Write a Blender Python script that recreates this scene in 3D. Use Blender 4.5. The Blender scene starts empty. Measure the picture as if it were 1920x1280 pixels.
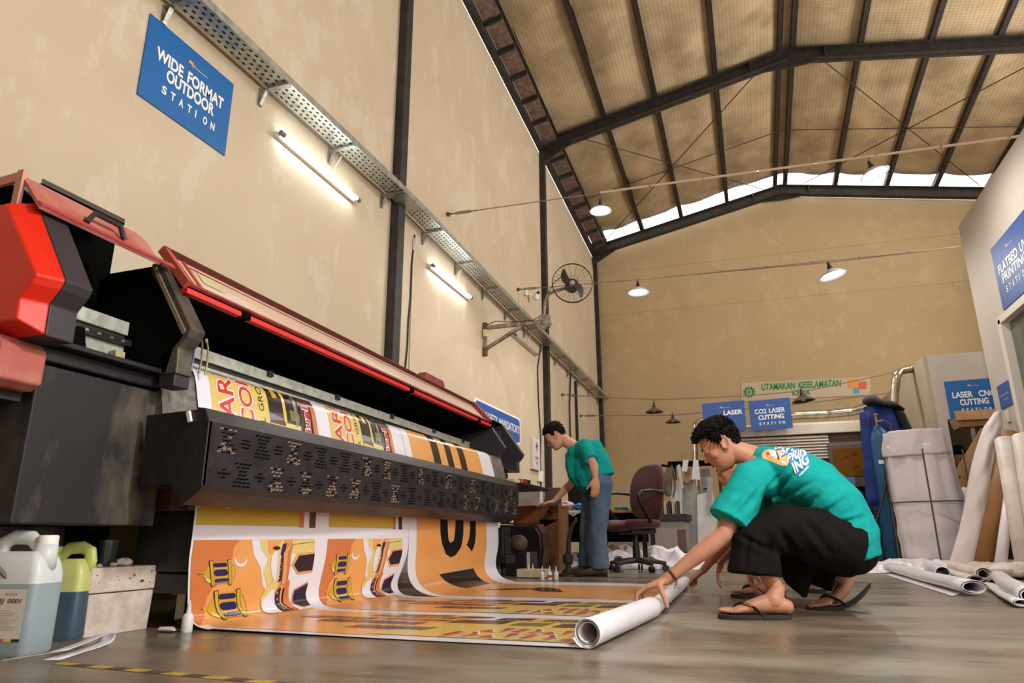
import bpy, bmesh, math, random
from mathutils import Vector, Matrix, Euler, noise
from mathutils.bvhtree import BVHTree
random.seed(7)
sc = bpy.context.scene
col = sc.collection
PI = math.pi

# ---------------------------------------------------------------- camera, sky, light, exposure
CAM_H = 0.36
FPX = 1275.0
AX = Vector((0.94506018, -0.09415871, -0.31304215))   # world X, Y, Z seen in the camera's own axes (right, down, forward)
AY = Vector((0.32684674, 0.25548283, 0.90988996))
AZ = Vector((-0.00569717, -0.96221758, 0.27222212))
cd = bpy.data.cameras.new('camera')
cam = bpy.data.objects.new('camera', cd)
col.objects.link(cam)
cd.sensor_width = 36.0
cd.lens = FPX / 1920.0 * 36.0
cd.clip_start = 0.05
cd.clip_end = 300
right = Vector((AX[0], AY[0], AZ[0])); down = Vector((AX[1], AY[1], AZ[1])); fwd = Vector((AX[2], AY[2], AZ[2]))
m = Matrix((right, -down, -fwd)).transposed().to_4x4()
m.translation = Vector((0, 0, CAM_H))
cam.matrix_world = m
cd.dof.use_dof = True
cd.dof.focus_distance = 4.2
cd.dof.aperture_fstop = 4.0
sc.camera = cam

w = bpy.data.worlds.new('sky')
sc.world = w
w.use_nodes = True
wn = w.node_tree.nodes
wn['Background'].inputs[0].default_value = (1.0, 0.96, 0.90, 1)
wn['Background'].inputs[1].default_value = 3.2
sc.view_settings.view_transform = 'Standard'
sc.view_settings.look = 'None'
sc.view_settings.exposure = -0.22
sc.view_settings.gamma = 1.0
sc.view_settings.use_curve_mapping = False
sc.cycles.use_denoising = True
sc.cycles.max_bounces = 8
sc.cycles.diffuse_bounces = 5
sc.cycles.sample_clamp_indirect = 6.0
sc.cycles.caustics_reflective = False
sc.cycles.caustics_refractive = False

def area_light(name, loc, target, size, power, colour=(1, 0.95, 0.88), sy=None):
    l = bpy.data.lights.new(name, 'AREA')
    l.shape = 'RECTANGLE' if sy else 'DISK'
    l.size = size
    if sy: l.size_y = sy
    l.energy = power
    l.color = colour
    o = bpy.data.objects.new(name, l)
    col.objects.link(o)
    o.location = loc
    o.rotation_euler = (Vector(target) - Vector(loc)).to_track_quat('-Z', 'Y').to_euler()
    return o

# daylight through the big side door in the right wall beyond the picture
DAY = area_light('daylight_side_door', (5.75, -0.6, 2.6), (-3.3, 4.6, 1.2), 5.6, 205, (0.95, 0.98, 1.0), 4.2)
# the photographer's strobe on a stand just above the frame: it throws the crisp lamp and fan shadows seen on the walls
kl = bpy.data.lights.new('photo_strobe', 'POINT'); kl.energy = 330; kl.shadow_soft_size = 0.14; kl.color = (1.0, 0.985, 0.96)
KEY = bpy.data.objects.new('photo_strobe', kl); col.objects.link(KEY); KEY.location = (0.85, 1.7, 2.4)
# unseen fill light added high at the right wall to brighten the far hall
HIGH_FILL = area_light('high_fill_light', (5.8, 9.6, 5.4), (-3.2, 10.5, 4.6), 5.0, 500, (1.0, 0.97, 0.92), 1.8)

# ---------------------------------------------------------------- helpers
def at(px, py, axis, val):
    """point where the line of sight through a pixel of the 1920 x 1280 frame meets the plane axis = val"""
    d = Vector((px - 960, py - 640, FPX))
    r = Vector((AX.dot(d), AY.dot(d), AZ.dot(d)))
    i = 'xyz'.index(axis)
    o = Vector((0, 0, CAM_H))
    return o + r * ((val - o[i]) / r[i])

def lin(c):
    out = []
    for v in c:
        v = v / 255.0
        out.append(v / 12.92 if v <= 0.04045 else ((v + 0.055) / 1.055) ** 2.4)
    return (out[0], out[1], out[2], 1.0)

MATS = {}
def M(name, c, rough=0.6, *a_, spec=None, **k_):
    new = name not in MATS
    m = M0(name, c, rough, *a_, **k_)
    if new and spec is not None: m.node_tree.nodes['Principled BSDF'].inputs['Specular IOR Level'].default_value = spec
    return m
def M0(name, c, rough=0.6, metal=0.0, c2=None, scale=6.0, lo=0.4, hi=0.62, bump=0.0, bscale=60.0, emit=0.0, stretch=None, trans=0.0, alpha=1.0, coat=0.0, detail=5.0, ior=1.45, sheen=0.0, rough2=None):
    if name in MATS: return MATS[name]
    m = bpy.data.materials.new(name)
    m.use_nodes = True
    nt = m.node_tree; N = nt.nodes; L = nt.links
    b = N['Principled BSDF']
    b.inputs['Base Color'].default_value = lin(c)
    b.inputs['Roughness'].default_value = rough
    b.inputs['Metallic'].default_value = metal
    b.inputs['IOR'].default_value = ior
    if coat: b.inputs['Coat Weight'].default_value = coat; b.inputs['Coat Roughness'].default_value = 0.12
    if trans: b.inputs['Transmission Weight'].default_value = trans
    if alpha < 1: b.inputs['Alpha'].default_value = alpha
    if sheen: b.inputs['Sheen Weight'].default_value = sheen
    if emit:
        b.inputs['Emission Color'].default_value = lin(c)
        b.inputs['Emission Strength'].default_value = emit
    vec = None
    if c2 is not None or bump or rough2 is not None:
        tc = N.new('ShaderNodeTexCoord')
        mp = N.new('ShaderNodeMapping')
        L.new(tc.outputs['Object'], mp.inputs['Vector'])
        if stretch: mp.inputs['Scale'].default_value = stretch
        vec = mp.outputs['Vector']
    if c2 is not None or rough2 is not None:
        n = N.new('ShaderNodeTexNoise'); n.inputs['Scale'].default_value = scale; n.inputs['Detail'].default_value = detail; n.inputs['Roughness'].default_value = 0.6
        L.new(vec, n.inputs['Vector'])
        r = N.new('ShaderNodeValToRGB')
        r.color_ramp.elements[0].position = lo; r.color_ramp.elements[0].color = lin(c)
        r.color_ramp.elements[1].position = hi; r.color_ramp.elements[1].color = lin(c2 if c2 is not None else c)
        L.new(n.outputs['Fac'], r.inputs['Fac'])
        L.new(r.outputs['Color'], b.inputs['Base Color'])
        if rough2 is not None:
            rr = N.new('ShaderNodeMapRange'); rr.inputs[1].default_value = lo; rr.inputs[2].default_value = hi
            rr.inputs[3].default_value = rough; rr.inputs[4].default_value = rough2
            L.new(n.outputs['Fac'], rr.inputs[0]); L.new(rr.outputs[0], b.inputs['Roughness'])
    if bump:
        n2 = N.new('ShaderNodeTexNoise'); n2.inputs['Scale'].default_value = bscale; n2.inputs['Detail'].default_value = 4
        L.new(vec, n2.inputs['Vector'])
        bp = N.new('ShaderNodeBump'); bp.inputs['Strength'].default_value = bump; bp.inputs['Distance'].default_value = 0.02
        L.new(n2.outputs['Fac'], bp.inputs['Height'])
        L.new(bp.outputs['Normal'], b.inputs['Normal'])
    MATS[name] = m
    return m

class MB:
    """collects shapes into one mesh"""
    def __init__(s):
        s.v = []; s.f = []; s.mi = []; s.cur = 0; s.T = None
    def mat(s, i): s.cur = i; return s
    def addv(s, p):
        p = Vector(p)
        if s.T is not None: p = s.T(p) if callable(s.T) else s.T @ p
        s.v.append(p); return len(s.v) - 1
    def face(s, idx): s.f.append(tuple(idx)); s.mi.append(s.cur)
    def poly(s, pts): s.face([s.addv(p) for p in pts])
    def box(s, x0, x1, y0, y1, z0, z1):
        i = [s.addv((x, y, z)) for z in (z0, z1) for y in (y0, y1) for x in (x0, x1)]
        for q in ((0, 2, 3, 1), (4, 5, 7, 6), (0, 1, 5, 4), (2, 6, 7, 3), (0, 4, 6, 2), (1, 3, 7, 5)): s.face([i[k] for k in q])
        return s
    def obox(s, c, ux, uy, uz, hx, hy, hz):
        c = Vector(c); ux = Vector(ux).normalized(); uy = Vector(uy).normalized(); uz = Vector(uz).normalized()
        i = [s.addv(c + ux * hx * a + uy * hy * b + uz * hz * d) for d in (-1, 1) for b in (-1, 1) for a in (-1, 1)]
        for q in ((0, 2, 3, 1), (4, 5, 7, 6), (0, 1, 5, 4), (2, 6, 7, 3), (0, 4, 6, 2), (1, 3, 7, 5)): s.face([i[k] for k in q])
        return s
    def bar(s, a, b, wdt, hgt=None, up=(0, 0, 1)):
        a = Vector(a); b = Vector(b); hgt = wdt if hgt is None else hgt
        d = (b - a).normalized(); u = Vector(up)
        if abs(d.dot(u)) > 0.98: u = Vector((1, 0, 0))
        sx = d.cross(u).normalized(); u = sx.cross(d)
        return s.obox((a + b) / 2, sx, d, u, wdt / 2, (b - a).length / 2, hgt / 2)
    def prism(s, poly, axis, a0, a1):
        """poly in the two other axes (x,z for y; y,z for x; x,y for z)"""
        def P(p, a):
            return {'y': (p[0], a, p[1]), 'x': (a, p[0], p[1]), 'z': (p[0], p[1], a)}[axis]
        n = len(poly)
        i0 = [s.addv(P(p, a0)) for p in poly]; i1 = [s.addv(P(p, a1)) for p in poly]
        s.face(i0[::-1]); s.face(i1)
        for k in range(n): s.face((i0[k], i0[(k + 1) % n], i1[(k + 1) % n], i1[k]))
        return s
    def rings(s, rings, cap=True, closed=True):
        idx = [[s.addv(p) for p in r] for r in rings]
        n = len(rings[0])
        for a, b in zip(idx[:-1], idx[1:]):
            for k in range(n if closed else n - 1):
                s.face((a[k], a[(k + 1) % n], b[(k + 1) % n], b[k]))
        if cap and closed:
            s.face(idx[0][::-1]); s.face(idx[-1])
        return s
    def tube(s, pts, r, n=10, cap=True, flat=None, up=None):
        """round (or flattened) tube along points; r a number or a list; flat = (a, b) radii factors"""
        pts = [Vector(p) for p in pts]
        if len(pts) < 2: return s
        rs = r if isinstance(r, (list, tuple)) else [r] * len(pts)
        R = []
        d0 = (pts[1] - pts[0]).normalized()
        u = Vector(up) if up else Vector((0, 0, 1))
        if abs(d0.dot(u)) > 0.95: u = Vector((0, 1, 0)) if abs(d0.y) < 0.9 else Vector((1, 0, 0))
        sx = d0.cross(u).normalized()
        for k, p in enumerate(pts):
            a = pts[max(0, k - 1)]; b = pts[min(len(pts) - 1, k + 1)]
            d = (b - a).normalized()
            sx = (sx - d * sx.dot(d)).normalized()
            uy = d.cross(sx)
            fa, fb = flat if flat else (1, 1)
            rr = rs[k]
            ra, rb = (rr if isinstance(rr, (list, tuple)) else (rr, rr))
            R.append([p + sx * math.cos(t) * ra * fa + uy * math.sin(t) * rb * fb for t in (2 * PI * j / n for j in range(n))])
        return s.rings(R, cap)
    def lathe(s, prof, c=(0, 0, 0), n=24, axis=(0, 0, 1), cap=True):
        """prof: (radius, height along axis)"""
        c = Vector(c); ax = Vector(axis).normalized()
        u = Vector((1, 0, 0)) if abs(ax.x) < 0.9 else Vector((0, 1, 0))
        a = ax.cross(u).normalized(); b = ax.cross(a)
        return s.rings([[c + ax * h + (a * math.cos(t) + b * math.sin(t)) * max(r, 1e-4) for t in (2 * PI * j / n for j in range(n))] for r, h in prof], cap)
    def ball(s, c, rx, ry=None, rz=None, n=16, mtx=None):
        ry = rx if ry is None else ry; rz = rx if rz is None else rz
        c = Vector(c); mtx = mtx or Matrix.Identity(3)
        R = []
        for i in range(1, n):
            ph = PI * i / n
            R.append([c + mtx @ Vector((rx * math.sin(ph) * math.cos(t), ry * math.sin(ph) * math.sin(t), -rz * math.cos(ph))) for t in (2 * PI * j / (2 * n) for j in range(2 * n))])
        return s.rings(R, True)
    def sheet(s, fn, nu, nv):
        i = [[s.addv(fn(a / nu, b / nv)) for a in range(nu + 1)] for b in range(nv + 1)]
        for b in range(nv):
            for a in range(nu):
                s.face((i[b][a], i[b][a + 1], i[b + 1][a + 1], i[b + 1][a]))
        return s
    def build(s, name, mats, parent=None, smooth=False, bevel=0.0, recalc=True, seg=2, solid=0.0):
        me = bpy.data.meshes.new(name)
        me.from_pydata([tuple(v) for v in s.v], [], s.f)
        if not isinstance(mats, (list, tuple)): mats = [mats]
        for mm in mats: me.materials.append(mm)
        me.polygons.foreach_set('material_index', s.mi)
        if recalc:
            bm = bmesh.new(); bm.from_mesh(me)
            bmesh.ops.recalc_face_normals(bm, faces=bm.faces)
            bm.to_mesh(me); bm.free()
        me.update()
        o = bpy.data.objects.new(name, me)
        col.objects.link(o)
        if parent is not None: o.parent = parent
        if smooth:
            for p in me.polygons: p.use_smooth = True
            if smooth != 'all':
                me.set_sharp_from_angle(angle=math.radians(38))
        if solid:
            sm = o.modifiers.new('thickness', 'SOLIDIFY'); sm.thickness = solid; sm.offset = 0
        if bevel:
            bv = o.modifiers.new('bevel', 'BEVEL'); bv.width = bevel; bv.segments = seg; bv.limit_method = 'ANGLE'; bv.angle_limit = math.radians(40)
        return o

def tag(o, label, cat, group=None, kind=None):
    o['label'] = label; o['category'] = cat
    if group: o['group'] = group
    if kind: o['kind'] = kind
    return o

def thing(name, label, cat, loc=(0, 0, 0), group=None, rz=0.0):
    o = bpy.data.objects.new(name, None)
    o.empty_display_size = 0.1
    col.objects.link(o)
    o.location = loc; o.rotation_euler = (0, 0, rz)
    tag(o, label, cat, group)
    return o

def struct(o):
    o['kind'] = 'structure'
    return o

def re_origin(o, loc):
    """move a mesh object's origin without moving its geometry"""
    loc = Vector(loc)
    o.data.transform(Matrix.Translation(-loc)); o.location = loc
    return o

def kids(o):
    return [c for c in bpy.data.objects if c.parent == o]

def dup(o, loc=None, rz=None, label=None, group=None, parent=None, off=None):
    c = o.copy(); col.objects.link(c)
    if parent is not None: c.parent = parent
    if loc is not None: c.location = loc
    if rz is not None: c.rotation_euler = (0, 0, rz)
    if label: c['label'] = label
    if group: c['group'] = group
    for k in kids(o): dup(k, parent=c)
    return c

_txt = {}
def text2d(body, bold=0.0, shear=0.0, sp=1.0):
    """flat lettering: (verts, faces), lower-left at 0,0 and height of a capital about 0.7"""
    key = (body, bold, shear, sp)
    if key in _txt: return _txt[key]
    c = bpy.data.curves.new('lettering', 'FONT')
    c.body = body; c.size = 1.0; c.offset = bold; c.shear = shear; c.space_character = sp; c.space_word = 1.5; c.resolution_u = 4
    o = bpy.data.objects.new('lettering', c)
    col.objects.link(o)
    dg = bpy.context.evaluated_depsgraph_get()
    me = bpy.data.meshes.new_from_object(o.evaluated_get(dg))
    vs = [(v.co.x, v.co.y) for v in me.vertices]; fs = [tuple(p.vertices) for p in me.polygons]
    bpy.data.objects.remove(o); bpy.data.curves.remove(c); bpy.data.meshes.remove(me)
    x0 = min(v[0] for v in vs); y0 = min(v[1] for v in vs); x1 = max(v[0] for v in vs); y1 = max(v[1] for v in vs)
    vs = [((v[0] - x0) / (x1 - x0), (v[1] - y0) / (y1 - y0)) for v in vs]
    _txt[key] = (vs, fs, (x1 - x0) / (y1 - y0))
    return _txt[key]

def put_text(mb, body, fn, x0, x1, y0, y1, bold=0.012, shear=0.0, sp=1.0, sub=0.0):
    """lettering fitted into the rectangle of a surface given by fn(u, v)"""
    vs, fs, asp = text2d(body, bold, shear, sp)
    pts = [(x0 + v[0] * (x1 - x0), y0 + v[1] * (y1 - y0)) for v in vs]
    put_flat(mb, pts, fs, fn, sub)

def put_flat(mb, pts, fs, fn, sub=0.0):
    if sub:
        bm = bmesh.new()
        bv = [bm.verts.new((p[0], p[1], 0)) for p in pts]
        for f in fs:
            try: bm.faces.new([bv[k] for k in f])
            except ValueError: pass
        bmesh.ops.triangulate(bm, faces=bm.faces)
        for _ in range(5):
            es = [e for e in bm.edges if e.calc_length() > sub]
            if not es: break
            bmesh.ops.subdivide_edges(bm, edges=es, cuts=1)
            bmesh.ops.triangulate(bm, faces=[f for f in bm.faces if len(f.verts) > 3])
        bm.verts.index_update()
        pts = [(v.co.x, v.co.y) for v in bm.verts]; fs = [tuple(v.index for v in f.verts) for f in bm.faces]
        bm.free()
    idx = [mb.addv(fn(p[0], p[1])) for p in pts]
    for f in fs: mb.face([idx[k] for k in f])

def put_poly(mb, pts, fn, sub=0.0):
    put_flat(mb, pts, [tuple(range(len(pts)))], fn, sub)

def ell(cx, cy, rx, ry, n=20, a0=0.0, a1=2 * PI):
    return [(cx + rx * math.cos(a0 + (a1 - a0) * k / n), cy + ry * math.sin(a0 + (a1 - a0) * k / n)) for k in range(n)]

def rrect(x0, x1, y0, y1, r, n=4):
    out = []
    for cx, cy, a in ((x1 - r, y1 - r, 0), (x0 + r, y1 - r, PI / 2), (x0 + r, y0 + r, PI), (x1 - r, y0 + r, 1.5 * PI)):
        out += [(cx + r * math.cos(a + PI / 2 * k / n), cy + r * math.sin(a + PI / 2 * k / n)) for k in range(n + 1)]
    return out

def plane_fn(o, u, v, n=None, off=0.0):
    o = Vector(o); u = Vector(u); v = Vector(v)
    nn = (u.cross(v)).normalized() if n is None else Vector(n).normalized()
    return lambda a, b, k=0.0: o + u * a + v * b + nn * (off + k)

# shared materials
DARK = M('dark_steel', (46, 42, 40), 0.55, 0.2, c2=(62, 56, 52), scale=9)
BLACK = M('black_steel', (34, 31, 33), 0.42, 0.1, c2=(44, 40, 42), scale=30, bump=0.05, bscale=200)
WHITE = M('white_paint', (226, 222, 218), 0.55)
PAPER = M('white_vinyl', (232, 227, 232), 0.38, c2=(222, 217, 222), scale=4)
PAPERD = M('dusty_white_vinyl', (224, 214, 206), 0.5, c2=(206, 192, 180), scale=5)
GALV = M('galvanised_steel', (176, 176, 170), 0.35, 0.75, c2=(140, 138, 130), scale=18)
SIGNB = M('sign_blue', (24, 98, 164), 0.4)
SIGND = M('sign_dark_blue', (46, 84, 148), 0.45)
SWHITE = M('sign_white', (240, 236, 232), 0.5)
LOGO_O = M('logo_orange', (236, 158, 70), 0.5)
LOGO_R = M('logo_red_orange', (222, 104, 70), 0.5)
LOGO_B = M('logo_sky_blue', (70, 166, 208), 0.5)
TUBE_E = M('lit_tube', (240, 248, 255), 0.4, emit=30.0)
LAMP_E = M('lit_bulb', (250, 252, 255), 0.4, emit=14.0)
BROWNSTEEL = M('rusty_brown_sheet', (98, 76, 70), 0.6, c2=(132, 106, 92), scale=12)
# ================================================================ the building
XW = -3.3; XR = 5.9; YE = 16.1; YF = -5.8; APX = 1.3
def eave(y): return 7.47 - 0.075 * (y - 11.3)
def roofz(x, y):
    """underside line of the rafters"""
    return eave(y) + 0.92 * (1 - abs(x - APX) / (4.6)) 

FLOOR = M('polished_concrete', (110, 99, 82), 0.22, c2=(136, 124, 105), scale=1.3, lo=0.40, hi=0.62, bump=0.04, bscale=14, detail=9, rough2=0.42, stretch=(0.5, 1.6, 1))
nt = FLOOR.node_tree
# worn dark and ruddy stains over the concrete
_b = nt.nodes['Principled BSDF']; _src = _b.inputs['Base Color'].links[0].from_socket
_tc = nt.nodes.new('ShaderNodeTexCoord'); _mp = nt.nodes.new('ShaderNodeMapping'); _mp.inputs['Scale'].default_value = (0.9, 2.6, 1)
nt.links.new(_tc.outputs['Object'], _mp.inputs[0])
for _sc, _lo, _hi, _c, _fac in ((1.7, 0.52, 0.72, (78, 58, 45), 0.7), (5.0, 0.58, 0.72, (66, 60, 50), 0.6), (9.0, 0.66, 0.74, (158, 148, 130), 0.5)):
    _n = nt.nodes.new('ShaderNodeTexNoise'); _n.inputs['Scale'].default_value = _sc; _n.inputs['Detail'].default_value = 6
    nt.links.new(_mp.outputs[0], _n.inputs['Vector'])
    _r = nt.nodes.new('ShaderNodeMapRange'); _r.inputs[1].default_value = _lo; _r.inputs[2].default_value = _hi; _r.inputs[4].default_value = _fac
    nt.links.new(_n.outputs['Fac'], _r.inputs[0])
    _m = nt.nodes.new('ShaderNodeMix'); _m.data_type = 'RGBA'; _m.inputs[7].default_value = lin(_c)
    nt.links.new(_r.outputs[0], _m.inputs[0]); nt.links.new(_src, _m.inputs[6]); _src = _m.outputs[2]
nt.links.new(_src, _b.inputs['Base Color'])
struct(MB().box(XW - 0.2, XR + 9, -8, YE + 0.2, -0.2, 0).build('floor', FLOOR))

def plaster(name, a, bcol, ccol):
    m = M(name, a, 0.85, c2=bcol, scale=0.9, lo=0.42, hi=0.66, bump=0.10, bscale=7, detail=10)
    nt = m.node_tree; b = nt.nodes['Principled BSDF']; src = b.inputs['Base Color'].links[0].from_socket
    tc = nt.nodes.new('ShaderNodeTexCoord')
    for sc_, lo, hi, c, fac, st in ((1.9, 0.56, 0.60, ccol, 0.42, (1, 1, 0.7)), (4.5, 0.60, 0.64, ccol, 0.4, (1, 1, 0.5)), (26, 0.70, 0.74, (128, 98, 66), 0.25, (1, 1, 1))):
        mp = nt.nodes.new('ShaderNodeMapping'); mp.inputs['Scale'].default_value = st
        nt.links.new(tc.outputs['Object'], mp.inputs[0])
        n = nt.nodes.new('ShaderNodeTexNoise'); n.inputs['Scale'].default_value = sc_; n.inputs['Detail'].default_value = 10; n.inputs['Roughness'].default_value = 0.65
        nt.links.new(mp.outputs[0], n.inputs['Vector'])
        r = nt.nodes.new('ShaderNodeMapRange'); r.inputs[1].default_value = lo; r.inputs[2].default_value = hi; r.inputs[4].default_value = fac
        nt.links.new(n.outputs['Fac'], r.inputs[0])
        mx = nt.nodes.new('ShaderNodeMix'); mx.data_type = 'RGBA'; mx.inputs[7].default_value = lin(c)
        nt.links.new(r.outputs[0], mx.inputs[0]); nt.links.new(src, mx.inputs[6]); src = mx.outputs[2]
    nt.links.new(src, b.inputs['Base Color'])
    return m
PLASTER = plaster('old_tan_plaster', (200, 180, 152), (207, 188, 160), (216, 203, 184))
PLASTER2 = plaster('tan_plaster_end', (190, 165, 126), (197, 172, 133), (206, 183, 148))
# side walls follow the falling eave line
mb = MB(); mb.prism([(YF, 0), (YE, 0), (YE, eave(YE) + 0.02), (YF, eave(YF) + 0.02)], 'x', XW - 0.2, XW)
struct(mb.build('wall_left', PLASTER))
mb = MB(); mb.prism([(YF, 0), (-3.6, 0), (-3.6, 4.9), (2.4, 4.9), (2.4, 0), (12.3, 0), (12.3, 4.4), (6.9, 4.4), (6.9, 6.4), (12.3, 6.4), (12.301, 0), (YE, 0), (YE, eave(YE) + 0.02), (YF, eave(YF) + 0.02)], 'x', XR, XR + 0.2)  # high opening added to go with the unseen fill light
struct(mb.build('wall_right', PLASTER))
mb = MB(); mb.prism([(XW - 0.2, 0), (XR + 0.2, 0), (XR + 0.2, eave(YF) + 0.06), (APX, eave(YF) + 1.02), (XW - 0.2, eave(YF) + 0.06)], 'y', YF - 0.2, YF)
struct(mb.build('wall_front', PLASTER2))
mb = MB(); mb.prism([(XW - 0.2, 0), (XR + 0.2, 0), (XR + 0.2, eave(YE) + 0.06), (APX, eave(YE) + 1.02), (XW - 0.2, eave(YE) + 0.06)], 'y', YE, YE + 0.2)
struct(mb.build('wall_end', PLASTER2))

# faint shadow-like tide lines on the end wall are dirt ledges: thin plaster ribs
for z0, z1 in ((6.74, 6.60), (5.62, 5.50)):
    mb = MB(); mb.prism([(XW, z0), (XR, z1), (XR, z1 + 0.10), (XW, z0 + 0.10)], 'y', YE - 0.012, YE)
    struct(mb.build('trim_end', PLASTER2))

# insulated roof, sagging between purlins: foil blanket behind a wire mesh
FOIL = M('dusty_foil_blanket', (206, 182, 146), 0.5, 0.1, c2=(152, 132, 104), scale=1.4, lo=0.35, hi=0.7, bump=0.30, bscale=5, detail=8)
nt = FOIL.node_tree; b = nt.nodes['Principled BSDF']; src = b.inputs['Base Color'].links[0].from_socket
tc = nt.nodes.new('ShaderNodeTexCoord')
for rot in (0, PI / 2):
    mp = nt.nodes.new('ShaderNodeMapping'); mp.inputs['Rotation'].default_value = (0, 0, rot); nt.links.new(tc.outputs['Object'], mp.inputs[0])
    wv = nt.nodes.new('ShaderNodeTexWave'); wv.inputs['Scale'].default_value = 5.2; wv.inputs['Distortion'].default_value = 0.4
    nt.links.new(mp.outputs[0], wv.inputs['Vector'])
    r = nt.nodes.new('ShaderNodeMapRange'); r.inputs[1].default_value = 0.88; r.inputs[2].default_value = 0.98; r.inputs[4].default_value = 0.35
    nt.links.new(wv.outputs['Fac'], r.inputs[0])
    mx = nt.nodes.new('ShaderNodeMix'); mx.data_type = 'RGBA'; mx.inputs[7].default_value = lin((96, 80, 60))
    nt.links.new(r.outputs[0], mx.inputs[0]); nt.links.new(src, mx.inputs[6]); src = mx.outputs[2]
nt.links.new(src, b.inputs['Base Color'])

PURX = [-2.95, -1.99, -1.02, 0.08, 1.20, 1.42, 2.48, 3.52, 4.46, 5.45]
RD = 0.24                      # rafter depth
ROOF_END = 15.45
def sag(x, y):
    xs = [XW] + PURX + [XR]
    for a, c in zip(xs[:-1], xs[1:]):
        if a <= x <= c:
            t = (x - a) / (c - a); k = min(1.0, (c - a) / 1.0)
            return -0.05 * k * math.sin(PI * t) * (0.7 + 0.5 * noise.noise(Vector((a * 3.1, y * 0.7, 0))))
    return 0.0
mb = MB()
def rf(u, v):
    x = XW - 0.1 + (XR - XW + 0.2) * u; y = YF + (ROOF_END - YF) * v
    d = max(0.0, (y - 15.0) / 0.45)
    return Vector((x, y, roofz(x, y) + RD + 0.15 + sag(x, y) + 0.05 * noise.noise(Vector((x * 2.2, y * 0.5, 3))) + 0.03 * d * noise.noise(Vector((x * 3, 0, 9)))))
mb.sheet(rf, 150, 90)
o = mb.build('ceiling', FOIL, smooth='all')
sm = o.modifiers.new('thickness', 'SOLIDIFY'); sm.thickness = 0.05; sm.offset = -1
struct(o)

def rafter(y, label):
    r = thing('roof_rafter', label, 'roof beam', (APX, y, roofz(APX, y)))
    for s, xe in ((-1, XW + 0.02), (1, XR - 0.02)):
        mb = MB()
        a = Vector((APX, y, roofz(APX, y))); e = Vector((xe, y, roofz(xe, y)))
        up = Vector((0, 0, 1)); L = RD
        mb.prism([(a.x, a.z), (e.x, e.z), (e.x, e.z + 0.02), (a.x, a.z + 0.02)], 'y', y - 0.08, y + 0.08)
        mb.prism([(a.x, a.z + L - 0.02), (e.x, e.z + L - 0.02), (e.x, e.z + L), (a.x, a.z + L)], 'y', y - 0.08, y + 0.08)
        mb.prism([(a.x, a.z), (e.x, e.z), (e.x, e.z + L), (a.x, a.z + L)], 'y', y - 0.012, y + 0.012)
        mb.T = None
        o = mb.build('beam', DARK)
        # haunch at the eave and at the apex
        h = s
        hs = [o]
        mb2 = MB(); mb2.prism([(xe, e.z - 0.24), (xe, e.z + 0.02), (xe - h * 0.75, roofz(xe - h * 0.75, y) + 0.02)], 'y', y - 0.02, y + 0.02); hs.append(mb2.build('eave_haunch', DARK))
        mb2 = MB(); mb2.prism([(APX, a.z - 0.14), (APX, a.z + 0.02), (APX + h * 0.62, roofz(APX + h * 0.62, y) + 0.02)], 'y', y - 0.02, y + 0.02); hs.append(mb2.build('ridge_haunch', DARK))
        mb2 = MB(); mb2.box(APX + h * 0.60, APX + h * 0.625, y - 0.085, y + 0.085, roofz(APX + h * 0.6, y), roofz(APX + h * 0.6, y) + L); hs.append(mb2.build('splice_plate', DARK))
        for q in hs:
            q.data.transform(Matrix.Translation(-r.location)); q.parent = r
    return r
rafter(5.75, 'dark steel roof rafter above the nearest wall column, out past the top of the picture')
rafter(11.3, 'dark steel roof rafter crossing the whole roof above the wall fan')
rafter(15.85, 'dark steel roof rafter along the top of the end wall')

pl = ['steel roof purlin beside the left eave gutter', 'roof purlin second from the left eave', 'roof purlin third from the left eave', 'roof purlin just left of the ridge pair',
      'left one of the twin ridge purlins', 'right one of the twin ridge purlins', 'roof purlin first to the right of the ridge', 'roof purlin second to the right of the ridge', 'roof purlin third to the right of the ridge', 'last roof purlin above the right eave']
for x, lb in zip(PURX, pl):
    mb = MB(); y0, y1 = YF, YE + 0.05
    def q(dx, y, dz): return Vector((x + dx, y, roofz(x, y) + RD + dz))
    for (d0, d1, h0, h1) in ((-0.045, -0.035, 0, 0.13), (-0.045, 0.045, 0, 0.012), (-0.045, 0.045, 0.118, 0.13), (0.035, 0.045, 0.0, 0.03)):
        mb.rings([[q(d0, y, h0), q(d1, y, h0), q(d1, y, h1), q(d0, y, h1)] for y in (y0, y1)])
    o = mb.build('roof_purlin', DARK)
    re_origin(o, (x, 6, roofz(x, 6) + RD)); tag(o, 'dark ' + lb, 'roof beam')

# eave strip along the left wall: beam, brown gutter sheet and cleats
gt = thing('eave_gutter', 'brown sheet metal gutter strip with dark cleats along the left eave', 'gutter', (XW, 6, eave(6)))
def lat(mb, x0, x1, z0, z1, ya, yb):
    mb.rings([[Vector((x0, y, eave(y) + z0)), Vector((x1, y, eave(y) + z0 + (x1 - x0) * 0.2)), Vector((x1, y, eave(y) + z1 + (x1 - x0) * 0.2)), Vector((x0, y, eave(y) + z1))] for y in (ya, yb)])
mb = MB(); lat(mb, XW + 0.002, XW + 0.09, 0.03, 0.16, YF + 0.01, YE - 0.01); o1 = mb.build('eave_beam', DARK)
mb = MB(); lat(mb, XW + 0.09, XW + 0.36, 0.20, 0.22, YF + 0.01, YE - 0.01); o2 = mb.build('gutter_sheet', BROWNSTEEL)
parts = [o1, o2]
y = 5.0
while y < 15.9:
    if abs(y - 11.3) > 0.3:
        mb = MB(); lat(mb, XW + 0.02, XW + 0.38, 0.10, 0.19, y - 0.02, y + 0.02); parts.append(mb.build('cleat', DARK))
    y += 0.62
for q in parts: q.data.transform(Matrix.Translation(-gt.location)); q.parent = gt

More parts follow.
